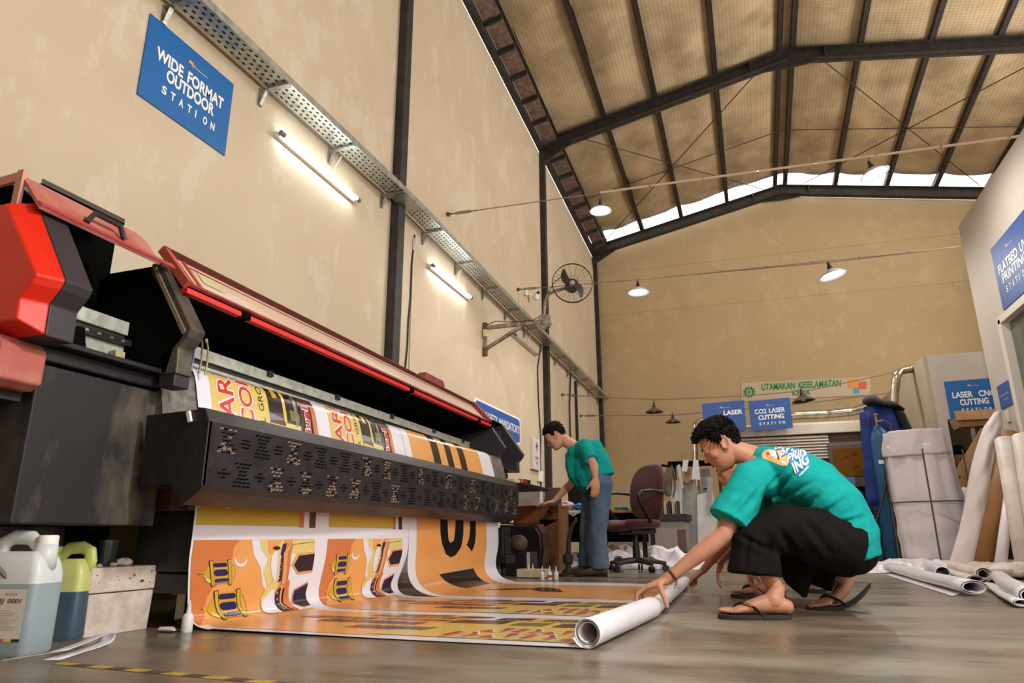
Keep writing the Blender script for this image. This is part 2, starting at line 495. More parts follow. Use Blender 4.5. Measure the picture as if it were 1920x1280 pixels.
# wind bracing rods under the roof
def rod(a, b, label, r=0.010):
    o = MB().tube([a, b], r, 8).build('bracing_rod', DARK, smooth=True); re_origin(o, a)
    tag(o, label, 'brace', 'roof bracing rods')
def rp(x, y, d=0.16): return Vector((x, y, roofz(x, y) + d))
rod(rp(-2.5, 11.5), rp(APX - 0.4, 15.6), 'thin diagonal roof bracing rod rising from the left eave toward the far ridge')
rod(rp(-2.9, 15.6), rp(APX - 0.5, 11.5), 'thin diagonal roof bracing rod rising from the far left corner toward the near ridge')
rod(rp(APX + 0.6, 11.5), rp(5.2, 15.6), 'thin diagonal roof bracing rod falling from the ridge toward the far right')
rod(rp(APX + 0.5, 15.6), rp(5.3, 11.5), 'thin diagonal roof bracing rod climbing toward the near right eave')
mb = MB()
o = MB().tube([rp(-2.9, 13.6, 0.2), rp(APX, 13.6, 0.2), rp(5.4, 13.6, 0.2)], 0.009, 8).build('sag_rod', DARK); re_origin(o, rp(APX, 13.6, 0.2)); tag(o, 'thin straight rod crossing under all purlins midway to the end wall', 'brace')

# steel columns on the left wall
for y, wd, lb in ((5.78, 0.14, 'dark steel wall column between the two lit tubes'), (11.32, 0.13, 'dark steel wall column behind the wall fan'), (16.0, 0.10, 'thin dark corner column where the left and end walls meet')):
    mb = MB()
    mb.box(XW, XW + 0.10, y - wd / 2, y + wd / 2, 0, eave(y) + 0.02)
    o = mb.build('wall_column', DARK, bevel=0.006); re_origin(o, (XW, y, 0)); tag(o, lb, 'column')
o = MB().box(XW, XW + 0.05, 13.55, 13.62, 0, 3.42).build('wall_column', DARK); re_origin(o, (XW, 13.6, 0)); tag(o, 'short thin dark pipe on the left wall beyond the fan column', 'pipe')
# ================================================================ things on the left wall
def wall_sign(name, label, p0, u, v, wd, ht, lines, panel, logo=None, thick=0.012, group=None):
    """p0 lower-left corner; u across, v up (unit); lines: (text, x0, x1, y0, y1, bold) in fractions"""
    u = Vector(u).normalized(); v = Vector(v).normalized(); n = u.cross(v)
    p0 = Vector(p0)
    t = thing(name, label, 'sign', p0 + u * wd / 2 + v * ht / 2, group)
    off = -t.location
    mb = MB(); mb.T = Matrix.Translation(off)
    mb.obox(p0 + u * wd / 2 + v * ht / 2 + n * thick / 2, u, v, n, wd / 2, ht / 2, thick / 2)
    mb.build('panel', panel, t)
    fn = plane_fn(p0 + off, u * wd, v * ht, n, thick + 0.0015)
    mb = MB()
    for body, x0, x1, y0, y1, bold in lines:
        put_text(mb, body, fn, x0, x1, y0, y1, bold)
    mb.build('lettering', SWHITE, t, recalc=False)
    if logo:
        cx, cy, s, line = logo
        a = wd / ht
        def L(mb, i, x0, x1, y0, y1): mb.mat(i); put_poly(mb, rrect(cx + x0 * s, cx + x1 * s, cy + y0 * s * a, cy + y1 * s * a, 0.12 * s), lambda p, q: fn(p, q, 0.0004 * i))
        mb = MB()
        L(mb, 2, 0.05, 0.5, -0.42, 0.02); L(mb, 1, 0.25, 0.95, -0.22, 0.28); L(mb, 0, -0.5, 0.42, 0.0, 0.5)
        mb.mat(3)
        if line: put_poly(mb, [(cx + s, cy - 0.1 * s * a), (cx + 3.4 * s, cy - 0.1 * s * a), (cx + 3.4 * s, cy - 0.02 * s * a), (cx + s, cy - 0.02 * s * a)], fn)
        mb.build('logo', [LOGO_O, LOGO_R, LOGO_B, SWHITE], t, recalc=False)
    return t
STATION = (0.0, 1.0)
wall_sign('station_sign', 'blue sign reading WIDE FORMAT OUTDOOR STATION high on the left wall', (XW, 2.62, 2.935), (0, 1, 0), (0, 0, 1), 0.745, 0.585,
          [('WIDE FORMAT', 0.11, 0.90, 0.545, 0.70, 0.035), ('OUTDOOR', 0.24, 0.80, 0.375, 0.53, 0.035)] +
          [(ch, 0.215 + 0.094 * k, 0.215 + 0.094 * k + (0.013 if ch == 'I' else 0.05), 0.20, 0.30, 0.035) for k, ch in enumerate('STATION')],
          SIGNB, (0.475, 0.80, 0.058, True))

# safety sign behind the printer
t = thing('safety_sign', 'blue rounded sign with white rim ending in SAFETY MANDATORY behind the printer', 'sign', (XW, 9.0, 1.9))
T = Matrix.Translation(-t.location)
y0, y1, z0, z1 = 8.05, 9.93, 1.66, 2.075
mb = MB(); mb.T = T; mb.prism(rrect(y0, y1, z0, z1, 0.07), 'x', XW, XW + 0.012); mb.build('panel', SWHITE, t)
mb = MB(); mb.T = T; mb.prism(rrect(y0 + 0.035, y1 - 0.035, z0 + 0.03, z1 - 0.03, 0.06), 'x', XW + 0.012, XW + 0.014); mb.build('blue_field', M('safety_blue', (44, 92, 166), 0.4), t)
mb = MB(); mb.T = T; put_text(mb, 'WORKPLACE SAFETY MANDATORY', plane_fn((XW + 0.0155, y0, z0), (0, 1, 0), (0, 0, 1)), -0.55, y1 - y0 - 0.06, 0.165, 0.285, 0.012)
mb.v = [v if v.y > y0 + 0.05 - t.location.y else Vector((v.x, y0 + 0.05 - t.location.y, v.z)) for v in mb.v]
mb.build('lettering', SWHITE, t, recalc=False)

# first-aid notice
t = thing('notice_board', 'small pale notice with a red cross mounted right of the safety sign', 'notice', (XW, 10.6, 1.6))
T = Matrix.Translation(-t.location)
mb = MB(); mb.T = T; mb.obox((XW + 0.03, 10.62, 1.60), (0, 1, 0), (0, 0, 1), (1, 0, 0), 0.19, 0.25, 0.03); mb.build('box', M('pale_notice', (214, 208, 206), 0.5), t, bevel=0.006)
mb = MB(); mb.T = T; fn = plane_fn((XW + 0.062, 10.43, 1.35), (0, 1, 0), (0, 0, 1))
mb.obox((XW + 0.062, 10.62, 1.72), (0, 1, 0), (0, 0, 1), (1, 0, 0), 0.018, 0.075, 0.001); mb.obox((XW + 0.062, 10.62, 1.73), (0, 1, 0), (0, 0, 1), (1, 0, 0), 0.055, 0.018, 0.001)
put_text(mb, 'KOTAK', fn, 0.10, 0.28, 0.165, 0.215, 0.02); put_text(mb, 'P3K', fn, 0.15, 0.24, 0.08, 0.13, 0.02)
mb.build('red_cross', M('cross_red', (176, 44, 58), 0.5), t, recalc=False)

# ---------------- perforated cable tray on brackets
def trz(y):
    P = [(-6, 3.64), (2.7, 3.66), (5.73, 3.71), (9.6, 3.60), (16.0, 3.46)]
    for (a, za), (b, zb) in zip(P[:-1], P[1:]):
        if a <= y <= b: return za + (zb - za) * (y - a) / (b - a)
    return 3.46
tx0, tx1 = XW + 0.06, XW + 0.26
ct = thing('cable_tray', 'long perforated galvanised cable tray on brackets along the left wall', 'cable tray', (XW, 6, trz(6)))
CT = Matrix.Translation(-ct.location)
ys = [-2 + 0.5 * k for k in range(37)]
TRAY = M('tray_zinc', (190, 190, 178), 0.32, 0.6, c2=(160, 160, 150), scale=14)
mb = MB(); mb.T = CT
mb.rings([[Vector((tx0, y, trz(y))), Vector((tx1, y, trz(y))), Vector((tx1, y, trz(y) + 0.004)), Vector((tx0, y, trz(y) + 0.004))] for y in ys])
for xx in (tx0, tx1 - 0.003):
    mb.rings([[Vector((xx, y, trz(y) + 0.004)), Vector((xx + 0.003, y, trz(y) + 0.004)), Vector((xx + 0.003, y, trz(y) + 0.06)), Vector((xx, y, trz(y) + 0.06))] for y in ys])
mb.mat(1)
y = 2.3; row = 0
while y < 12.5:
    for k in range(4):
        x = tx0 + 0.03 + 0.047 * k; yy = y + (0.026 if k % 2 else 0)
        mb.obox((x, yy, trz(yy) - 0.0005), (1, 0, 0), (0, 1, 0), (0, 0, 1), 0.007, 0.013, 0.0012)
    y += 0.062
mb.build('perforated_tray', [TRAY, M('slot_shadow', (30, 26, 22), 0.9)], ct)
y = 2.72; k = 0
while y < 15.9:
    mb = MB(); mb.T = CT; z = trz(y)
    mb.bar((XW + 0.005, y, z - 0.02), (XW + 0.27, y, z - 0.02), 0.035, 0.012)
    mb.box(XW, XW + 0.012, y - 0.02, y + 0.02, z - 0.15, z)
    mb.bar((XW + 0.016, y, z - 0.14), (XW + 0.06, y, z - 0.03), 0.03, 0.006)
    mb.build('bracket', GALV, ct); y += 0.93
# ---------------- fluorescent tubes
def tube_light(y0, y1, z0, z1, label, lit=True):
    t = thing('tube_light', label, 'lamp', (XW, (y0 + y1) / 2, (z0 + z1) / 2), 'fluorescent tubes under the cable tray')
    T = Matrix.Translation(-t.location)
    a = Vector((XW + 0.05, y0, z0)); b = Vector((XW + 0.05, y1, z1)); d = (b - a).normalized()
    mb = MB(); mb.T = T; mb.bar(a - Vector((0.03, 0, 0)), b - Vector((0.03, 0, 0)), 0.035, 0.045); mb.build('batten', M('batten_white', (214, 210, 202), 0.5), t, bevel=0.004)
    mb = MB(); mb.T = T; mb.tube([a + d * 0.04 + Vector((0.02, 0, 0)), b - d * 0.04 + Vector((0.02, 0, 0))], 0.016 if lit else 0.012, 12); mb.build('tube', TUBE_E if lit else M('unlit_tube', (196, 186, 170), 0.3), t, smooth=True)
    for e, s in ((a, 1), (b, -1)):
        mb = MB(); mb.T = T; mb.tube([e + Vector((0.02, 0, 0)), e + d * 0.05 * s + Vector((0.02, 0, 0))], 0.021, 12); mb.build('end_cap', M('cap_grey', (120, 116, 110), 0.5), t, smooth=True)
    c = (a + b) / 2
    mb = MB(); mb.T = T; mb.tube([c + Vector((-0.02, 0.2, 0.02)), c + Vector((-0.03, 0.22, 0.15)), c + Vector((0.02, 0.25, 0.27))], 0.006, 8); mb.build('cord', M('white_cord', (220, 214, 204), 0.5), t)
    return t
tube_light(3.84, 5.01, 3.40, 3.38, 'lit fluorescent tube on the left wall nearest the large blue sign')
tube_light(6.59, 7.78, 3.34, 3.33, 'lit fluorescent tube on the left wall between the dark column and the fan')
p = at(958, 627, 'x', XW); q = at(1002, 665, 'x', XW)
tube_light(p.y, q.y, p.z, q.z, 'unlit thin tube on the left wall under the fan bracket', lit=False)

# ---------------- wall fan on its bracket
fy = 8.38
ft = thing('wall_fan', 'black caged industrial fan on a grey triangular wall bracket', 'fan', (XW, fy, 3.0))
FT = Matrix.Translation(-ft.location)
def fp(px, py, y=None): return at(px, py, 'y', fy if y is None else y)
PIPE = M('weathered_pipe', (150, 142, 132), 0.55, 0.3, c2=(112, 84, 70), scale=14)
RUST = M('rust_brown', (112, 66, 52), 0.75)
GRIME = M('grimy_black', (52, 44, 42), 0.55)
wt = fp(906, 615); wbt = fp(906, 655); wt.x = wbt.x = XW + 0.03
mb = MB(); mb.T = FT; mb.bar((XW + 0.025, fy, wbt.z - 0.06), (XW + 0.025, fy, wt.z + 0.04), 0.05, 0.05); mb.build('wall_bar', PIPE, ft, bevel=0.004)
j = fp(1018, 603)
mb = MB(); mb.T = FT; mb.bar(Vector((XW + 0.02, fy, wt.z)), j, 0.05, 0.05); mb.build('arm', PIPE, ft, bevel=0.004)
mb = MB(); mb.T = FT; mb.bar(Vector((XW + 0.03, fy, wbt.z)), fp(982, 609), 0.045, 0.045); mb.build('strut', PIPE, ft, bevel=0.004)
for zz in (wbt.z - 0.03, wt.z + 0.02):
    mb = MB(); mb.T = FT; mb.box(XW, XW + 0.055, fy - 0.04, fy + 0.04, zz - 0.06, zz + 0.05); mb.build('bolted_foot', RUST, ft, bevel=0.004)
mb = MB(); mb.T = FT; c = fp(1022, 603)
mb.lathe([(0.02, -0.03), (0.10, -0.03), (0.11, 0), (0.10, 0.03), (0.02, 0.03)], c, 10, (0, 1, 0)); mb.build('swivel_plate', PIPE, ft, bevel=0.004)
mb = MB(); mb.T = FT; mb.tube([fp(1021, 618), fp(1020, 590), fp(1022, 565), fp(1028, 552), fp(1040, 545), fp(1062, 540)], 0.022, 10); mb.build('post', PIPE, ft, smooth=True)
fc = at(1073, 531, 'y', fy - 0.12)
nx = Vector((0.28, -0.95, -0.10)).normalized()
R_ = 0.265
ua = nx.cross(Vector((0, 0, 1))).normalized(); ub = ua.cross(nx).normalized()
def fd(r, a, k=0.0): return fc + (ua * math.cos(a) + ub * math.sin(a)) * r + nx * k
mb = MB(); mb.T = FT
for rr, k in ((R_, 0.0), (R_ * 0.99, 0.03), (0.07, 0.10), (0.09, -0.11)):
    mb.tube([fd(rr, 2 * PI * q / 48, k) for q in range(49)], 0.0055 if rr > 0.2 and k < 0.05 and k > -0.01 else 0.003, 6, cap=False)
for q in range(32):
    a = 2 * PI * q / 32
    mb.tube([fd(0.07, a, 0.10), fd(R_ * 0.62, a + 0.1, 0.085), fd(R_ * 0.93, a + 0.16, 0.05), fd(R_, a + 0.18, 0.01)], 0.0017, 4, cap=False)
    if q % 2 == 0: mb.tube([fd(0.09, a, -0.11), fd(R_ * 0.62, a - 0.1, -0.085), fd(R_, a - 0.16, -0.01)], 0.0017, 4, cap=False)
mb.build('cage', GRIME, ft)
mb = MB(); mb.T = FT; mb.lathe([(0.02, -0.22), (0.085, -0.20), (0.095, -0.12), (0.085, -0.06), (0.03, -0.05)], fc, 18, nx); mb.build('motor', GRIME, ft, smooth=True)
mb = MB(); mb.T = FT; mb.lathe([(0.005, 0.06), (0.032, 0.05), (0.038, 0.0), (0.035, -0.05)], fc, 16, nx); mb.build('hub', M('hub_grey', (150, 142, 138), 0.4), ft, smooth=True)
for a0 in (0.42, 0.42 + PI):
    mb = MB(); mb.T = FT; rows = []
    for k in range(8):
        r = 0.03 + 0.195 * k / 7; wv = 0.022 + 0.030 * math.sin(PI * min(1, k / 6.0) * 0.85); tw = 0.028 * (1 - 0.3 * k / 7)
        aa = a0 + 0.62 * (k / 7) ** 1.3
        cc = fd(r, aa); tdir = (-ua * math.sin(aa) + ub * math.cos(aa))
        if k == 7: wv *= 0.35
        rows.append([cc + tdir * wv + nx * tw + nx * 0.003, cc + nx * 0.007, cc - tdir * wv - nx * tw + nx * 0.003, cc - tdir * wv - nx * tw - nx * 0.002, cc - nx * 0.002, cc + tdir * wv + nx * tw - nx * 0.002])
    mb.rings(rows); mb.build('blade', GRIME, ft, smooth=True)
mb = MB(); mb.T = FT; mb.tube([fp(906, 612), fp(930, 602), fp(960, 604), fp(1000, 600), fp(1016, 590), fp(1020, 568), fp(1030, 545), fp(1040, 528), fp(1052, 520)], 0.006, 6); mb.build('cable', M('black_cable', (24, 22, 22), 0.5), ft)
mb = MB(); mb.T = FT; mb.obox(Vector((XW + 0.05, fy - 0.04, wt.z - 0.09)), (1, 0, 0), (0, 1, 0), (0, 0, 1), 0.03, 0.025, 0.05); mb.build('socket', M('cream_plastic', (222, 206, 160), 0.5), ft, bevel=0.004)

# ---------------- small security camera, junction box, wires
t = thing('security_camera', 'small white security camera on the left wall left of the fan', 'camera', at(985, 551, 'x', XW))
T = Matrix.Translation(-t.location)
c = t.location; 
mb = MB(); mb.T = T; mb.box(c.x, c.x + 0.05, c.y - 0.12, c.y - 0.02, c.z - 0.05, c.z + 0.06); mb.build('junction_box', SWHITE, t, bevel=0.006)
mb = MB(); mb.T = T; mb.tube([c + Vector((0.02, -0.02, 0.01)), c + Vector((0.10, 0.10, 0))], 0.012, 8); mb.build('arm', SWHITE, t)
mb = MB(); mb.T = T; q = c + Vector((0.14, 0.16, 0.0)); mb.lathe([(0.05, -0.06), (0.055, -0.01), (0.055, 0.02), (0.03, 0.06), (0.005, 0.075)], q, 16, (0.2, 0, 1)); mb.build('dome', SWHITE, t, smooth=True)
mb = MB(); mb.T = T; mb.ball(q + Vector((0.045, -0.02, 0.045)), 0.028, n=8); mb.build('lens', M('lens_black', (14, 14, 16), 0.2), t, smooth=True)

def wall_cable(pts, r, label, matl, off=0.012, cat='cable', name='wall_cable', group=None):
    P = [at(a, b, 'x', XW + off) for a, b in pts]
    o = MB().tube(P, r, 6).build(name, matl, smooth=True)
    re_origin(o, P[0]); tag(o, label, cat, group); return o
CABK = M('cable_black', (40, 36, 36), 0.6); CABW = M('cable_trunking', (222, 208, 186), 0.6)
wall_cable([(778, 440), (772, 500), (770, 560), (766, 600), (764, 650), (760, 690)], 0.009, 'thin dark cable hanging down the wall right of the near column', CABK)
wall_cable([(776, 446), (774, 500), (771, 600), (768, 700)], 0.009, 'thin pale conduit beside the dark hanging cable', CABW)
wall_cable([(1013, 655), (1008, 690), (1010, 760), (1014, 820), (1013, 860), (1015, 930)], 0.012, 'dark wavy cable down the wall above the standing man', CABK)
wall_cable([(974, 560), (973, 604)], 0.014, 'short pale conduit below the security camera', CABW)
wall_cable([(1070, 700), (1068, 760), (1070, 840)], 0.016, 'dark thin pipe on the far left wall behind the standing man', CABK, 0.03)
t = tag(re_origin(MB().box(XW, XW + 0.05, at(1010, 884, 'x', XW).y - 0.1, at(1010, 884, 'x', XW).y + 0.1, 1.18, 1.36).build('wall_socket', SWHITE, bevel=0.01), (XW, 11.0, 1.3)), 'small white wall socket below the notice', 'socket')

# ---------------- wires across the hall with pendant lamps
def wire(name, pts, r, label, matl, sl=None):
    t = thing(name, label, 'wire', pts[0])
    T = Matrix.Translation(-t.location)
    mb = MB(); mb.T = T; mb.tube(pts, r, 6); mb.build('steel_wire', M('wire_steel', (150, 136, 120), 0.5, 0.3), t)
    if sl:
        a, b = sl; ra = 0.014
        mb = MB(); mb.T = T; mb.tube([a, b], ra, 8); mb.build('conduit', matl, t, smooth=True)
        d = b - a; n = max(2, int(d.length / 0.55))
        for k in range(1, n):
            p = a + d * k / n; mb = MB(); mb.T = T; mb.tube([p - d.normalized() * 0.012, p + d.normalized() * 0.012], ra + 0.003, 8); mb.build('clip', GALV, t)
    # turnbuckle and hook at the wall
    a = Vector(pts[0]); d = (Vector(pts[1]) - a).normalized()
    mb = MB(); mb.T = T; mb.lathe([(0.03, -0.0), (0.03, 0.03), (0.012, 0.035), (0.012, 0.07)], a, 8, (1, 0, 0)); mb.build('wall_hook', RUST, t)
    mb = MB(); mb.T = T
    for s in (-1, 1): mb.tube([a + d * 0.10, a + d * 0.14 + Vector((0, 0, 0.015 * s)), a + d * 0.30 + Vector((0, 0, 0.015 * s)), a + d * 0.34], 0.005, 6)
    mb.tube([a + d * 0.05, a + d * 0.10], 0.007, 6); mb.tube([a + d * 0.34, a + d * 0.42], 0.007, 6)
    mb.build('turnbuckle', RUST, t)
    return t
COND = M('pale_conduit', (216, 186, 158), 0.5)
YW = [7.11, 9.87, 12.5, 14.0]
z1 = at(1920, 254, 'y', 7.11)
wire('suspension_wire', [Vector((XW, 7.11, 4.23)), Vector((-1.35, 7.11, 4.18)), z1, Vector((XR, 7.11, 3.97))], 0.006, 'wire with pale conduit crossing the hall nearest the camera', COND, (Vector((-1.35, 7.11, 4.185)), Vector((5.0, 7.11, 4.185 + (z1.z - 4.185) / (z1.x + 1.35) * 6.35))))
wire('suspension_wire', [Vector((XW, 9.87, 4.18)), at(1197, 524, 'y', 9.87), at(1563, 491, 'y', 9.87), at(1800, 463, 'y', 9.87) , Vector((XR, 9.87, 4.02))], 0.006, 'second wire across the hall in front of the end wall, with two lit lamps', M('greyish_conduit', (186, 166, 138), 0.5), (at(1199, 524, 'y', 9.87), at(1800, 463, 'y', 9.87)))
wire('suspension_wire', [Vector((XW, 12.5, at(1052, 740, 'y', 12.5).z)), at(1228, 749, 'y', 12.5), at(1400, 742, 'y', 12.5), at(1520, 731, 'y', 12.5), at(1700, 693, 'y', 12.5)], 0.010, 'low slack wire with unlit lamps crossing above the standing man', COND)
wire('suspension_wire', [Vector((XW, 14.0, at(1108, 778, 'y', 14.0).z)), at(1262, 778, 'y', 14.0), at(1330, 772, 'y', 14.0), at(1500, 757, 'y', 14.0), at(1680, 735, 'y', 14.0)], 0.010, 'lowest wire across the hall just in front of the end wall', COND)
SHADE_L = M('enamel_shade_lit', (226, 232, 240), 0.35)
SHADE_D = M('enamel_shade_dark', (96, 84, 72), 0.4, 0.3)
def pendant(p, label, lit, tilt=0.0, s=1.0, group=None):
    """p: centre of the shade's rim"""
    t = thing('pendant_lamp', label, 'lamp', p, group)
    t.rotation_euler = (0, tilt, 0); t.scale = (s, s, s)
    mb = MB()
    mb.lathe([(0.15, 0.0), (0.152, 0.004), (0.10, 0.045), (0.055, 0.07), (0.03, 0.085), (0.028, 0.082), (0.05, 0.064), (0.095, 0.038), (0.146, 0.0)], (0, 0, 0), 28, cap=False)
    mb.build('shade', SHADE_L if lit else SHADE_D, t, smooth=True)
    mb = MB(); mb.lathe([(0.032, 0.07), (0.03, 0.11), (0.018, 0.14), (0.016, 0.17)], (0, 0, 0), 14); mb.build('lamp_holder', GRIME, t, smooth=True)
    mb = MB(); mb.tube([(0, 0, 0.16), (0, 0, 0.19), (0.02, 0, 0.205), (0.03, 0, 0.20)], 0.005, 6); mb.build('hook', GRIME, t)
    mb = MB()
    if lit:
        mb.lathe([(0.005, 0.012), (0.07, 0.016), (0.085, 0.028), (0.07, 0.045)], (0, 0, 0), 20); mb.build('bulb', LAMP_E, t, smooth=True); pl = bpy.data.lights.new('lamp_glow', 'SPOT'); pl.energy = 130; pl.spot_size = 2.9; pl.spot_blend = 0.6; pl.shadow_soft_size = 0.07; pl.color = (1, 0.97, 0.92); lo = bpy.data.objects.new('lamp_glow', pl); col.objects.link(lo); lo.parent = t; lo.location = (0, 0, -0.02)
    else: mb.ball((0, 0, 0.035), 0.035, n=8); mb.build('bulb', M('unlit_bulb', (222, 216, 200), 0.3), t, smooth=True)
    return t
G1 = 'lit pendant lamps on the wires'
pendant(at(1126, 396, 'y', 7.11), 'lit pendant lamp hanging left on the nearest wire under the roof', True, 0.0, 0.85, G1)
pendant(at(1641, 327, 'y', 7.11), 'lit pendant lamp hanging right on the nearest wire under the roof', True, -0.25, 0.95, G1)
pendant(at(1197, 549, 'y', 9.87), 'lit pendant lamp hanging left in front of the bare end wall', True, 0.0, 1.1, G1)
pendant(at(1562, 517, 'y', 9.87), 'lit pendant lamp hanging right in front of the bare end wall', True, -0.2, 1.22, G1)
G2 = 'unlit pendant lamps on the low wires'
pendant(at(1227, 773, 'y', 12.5), 'unlit dark pendant lamp on the slack low wire, left of the blue signs', False, 0.0, 1.1, G2)
pendant(at(1507, 752, 'y', 12.5), 'unlit dark pendant lamp hanging over the green lettered banner', False, -0.1, 1.25, G2)
pendant(at(1262, 792, 'y', 14.0), 'smaller unlit pendant lamp on the lowest wire, left of the crouching man', False, 0.0, 1.02, G2)

# ---------------- end wall banner
t = thing('safety_banner', 'pale banner with a green gear and green words UTAMAKAN KESELAMATAN KERJA', 'banner', at(1510, 728, 'y', YE - 0.02))
T = Matrix.Translation(-t.location)
yb = YE - 0.02
tl, tr, br, bl = at(1390, 718, 'y', yb), at(1632, 706, 'y', yb), at(1632, 740, 'y', yb), at(1390, 752, 'y', yb)
mb = MB(); mb.T = T; d = Vector((0, 0.012, 0)); mb.rings([[tl, tr, br, bl], [tl + d, tr + d, br + d, bl + d]]); mb.build('cloth', M('banner_cloth', (208, 190, 160), 0.6), t)
def bf(a, b): return bl + (br - bl) * a + (tl - bl) * b + Vector((0, -0.004, 0))
GREEN = M('banner_green', (26, 140, 76), 0.5)
mb = MB(); mb.T = T
put_text(mb, 'UTAMAKAN KESELAMATAN', bf, 0.165, 0.785, 0.52, 0.90, 0.03); put_text(mb, 'KERJA', bf, 0.41, 0.55, 0.06, 0.46, 0.03)
mb.build('lettering', GREEN, t, recalc=False)
mb = MB(); mb.T = T; asp = (tl - bl).length / (br - bl).length
gx, gy, gr = 0.065, 0.48, 0.040
def gp(r, a): return (gx + r * math.cos(a), gy + r * math.sin(a) / asp)
for k in range(24):
    a, b = 2 * PI * k / 24, 2 * PI * (k + 1) / 24
    put_poly(mb, [gp(gr * 0.62, a), gp(gr, a), gp(gr, b), gp(gr * 0.62, b)], bf)
for k in range(11):
    a = 2 * PI * k / 11; put_poly(mb, [gp(gr * 0.98, a - 0.15), gp(gr * 1.3, a - 0.11), gp(gr * 1.3, a + 0.11), gp(gr * 0.98, a + 0.15)], bf)
for hx, hy in ((0.4, 0.14), (0.14, 0.4)): put_poly(mb, [(gx - gr * hx, gy - gr * hy / asp), (gx + gr * hx, gy - gr * hy / asp), (gx + gr * hx, gy + gr * hy / asp), (gx - gr * hx, gy + gr * hy / asp)], bf)
mb.build('gear_mark', GREEN, t, recalc=False)
mb = MB(); mb.T = T
mb.mat(2); put_poly(mb, rrect(0.875, 0.92, 0.10, 0.48, 0.01), bf); mb.mat(1); put_poly(mb, rrect(0.90, 0.975, 0.32, 0.72, 0.01), lambda a, b: bf(a, b) - Vector((0, .001, 0))); mb.mat(0); put_poly(mb, rrect(0.835, 0.915, 0.40, 0.90, 0.01), lambda a, b: bf(a, b) - Vector((0, .002, 0)))
mb.build('logo', [LOGO_O, LOGO_R, LOGO_B], t, recalc=False)
# ================================================================ the wide format printer along the left wall
RED = M('printer_red', (222, 40, 18), 0.42)
REDHOT = M('printer_bright_red', (214, 34, 18), 0.42)
REDDUST = M('dusty_red', (176, 92, 80), 0.7, c2=(188, 120, 104), scale=6)
REDDARK = M('dark_red', (132, 34, 34), 0.55, c2=(150, 60, 56), scale=8)
CHAR = M('charcoal_moulding', (54, 46, 50), 0.55)
GRIMY = M('grimy_black_panel', (36, 31, 33), 0.6, c2=(112, 100, 82), scale=2.3, lo=0.5, hi=0.72, bump=0.12, bscale=90, detail=14, stretch=(1, 1.5, 0.75))
VOID = M('deep_black', (8, 8, 7), 0.95, spec=0.08)
RAIL = M('pale_rail', (196, 198, 184), 0.4, 0.2, c2=(168, 166, 150), scale=20)
PLATEN = M('worn_grey_platen', (128, 122, 114), 0.4, 0.4, c2=(96, 90, 84), scale=24)
pr = thing('wide_format_printer', 'long black and red wide format printer with open lids against the left wall', 'printer', (-2.35, 3.9, 0))
def tp(p): return Vector((p.x + 2.35, p.y - 3.9, p.z * (1 - 0.0115 * (p.y - 2.0))))
def pm():
    b = MB(); b.T = tp; return b
def part(b, name, matl, parent=pr, **k): return b.build(name, matl, parent, **k)

HOOD = [(-2.27, 1.475), (-2.06, 1.16), (-2.075, 1.13), (-2.115, 1.085), (-2.11, 0.98)]
def hood(scale=0.0, back=-2.95, zb=0.98):
    """side outline of the hood, shrunk by scale"""
    c = []
    for x, z in HOOD: c.append((x - scale * 0.9, z - (scale if z > 1.3 else 0) + (scale if z < 1.0 else 0)))
    return c + [(back, zb + scale), (back, 1.475 - scale)]
# frame beam and back
b = pm(); b.box(-2.95, -2.45, 1.55, 6.2, 0.62, 1.02); part(b, 'main_beam', BLACK, bevel=0.01)
b = pm(); b.box(-2.95, -2.92, 1.5, 6.25, 1.02, 1.475); b.box(-2.95, -2.30, 2.10, 5.80, 1.455, 1.475); part(b, 'hood_shell', VOID)
b = pm(); b.box(-2.94, -2.42, 1.60, 2.06, 1.0, 1.03); part(b, 'bay_floor', VOID)
# left cabinet under the hood
b = pm(); b.box(-2.92, -2.54, 1.60, 2.03, 0.14, 0.40); part(b, 'lower_panel', GRIMY, bevel=0.006)
b = pm(); b.box(-2.92, -2.25, 1.60, 2.17, 0.40, 0.925); part(b, 'side_cabinet', GRIMY, bevel=0.006)
b = pm(); b.box(-2.92, -2.62, 2.04, 2.3, 0.13, 0.40); part(b, 'base_shade', VOID, bevel=0.006)  # black box standing in for the shade under the cabinet
b = pm(); b.box(-2.92, -2.24, 1.59, 2.18, 0.935, 0.985); part(b, 'cabinet_ledge', BLACK, bevel=0.006)
b = pm(); b.box(-2.92, -2.19, 1.60, 2.19, 0.985, 1.005); part(b, 'cabinet_ledge', BLACK, bevel=0.004)
# near end cap: red face, bright bevel, charcoal band
def outline(y, s, back=-2.95): return [Vector((x, y, z)) for x, z in hood(s, back)]
b = pm(); b.rings([outline(1.42, 0.035), outline(1.50, 0.0)]); o = part(b, 'end_cap', RED, bevel=0.006)
o['label'] = 'bright red end cap'
b = pm(); b.rings([outline(1.50, -0.002), outline(1.60, -0.002)]); part(b, 'cap_band', CHAR, bevel=0.005)
b = pm(); b.prism([(-2.24, 0.985), (-2.20, 0.95), (-2.20, 0.84), (-2.24, 0.82), (-2.95, 0.82), (-2.95, 0.985)], 'y', 1.43, 1.585); part(b, 'lower_cap', REDDUST, bevel=0.008)
b = pm(); b.box(-2.95, -2.28, 1.44, 1.58, 0.79, 0.82); part(b, 'cap_underside', BLACK)
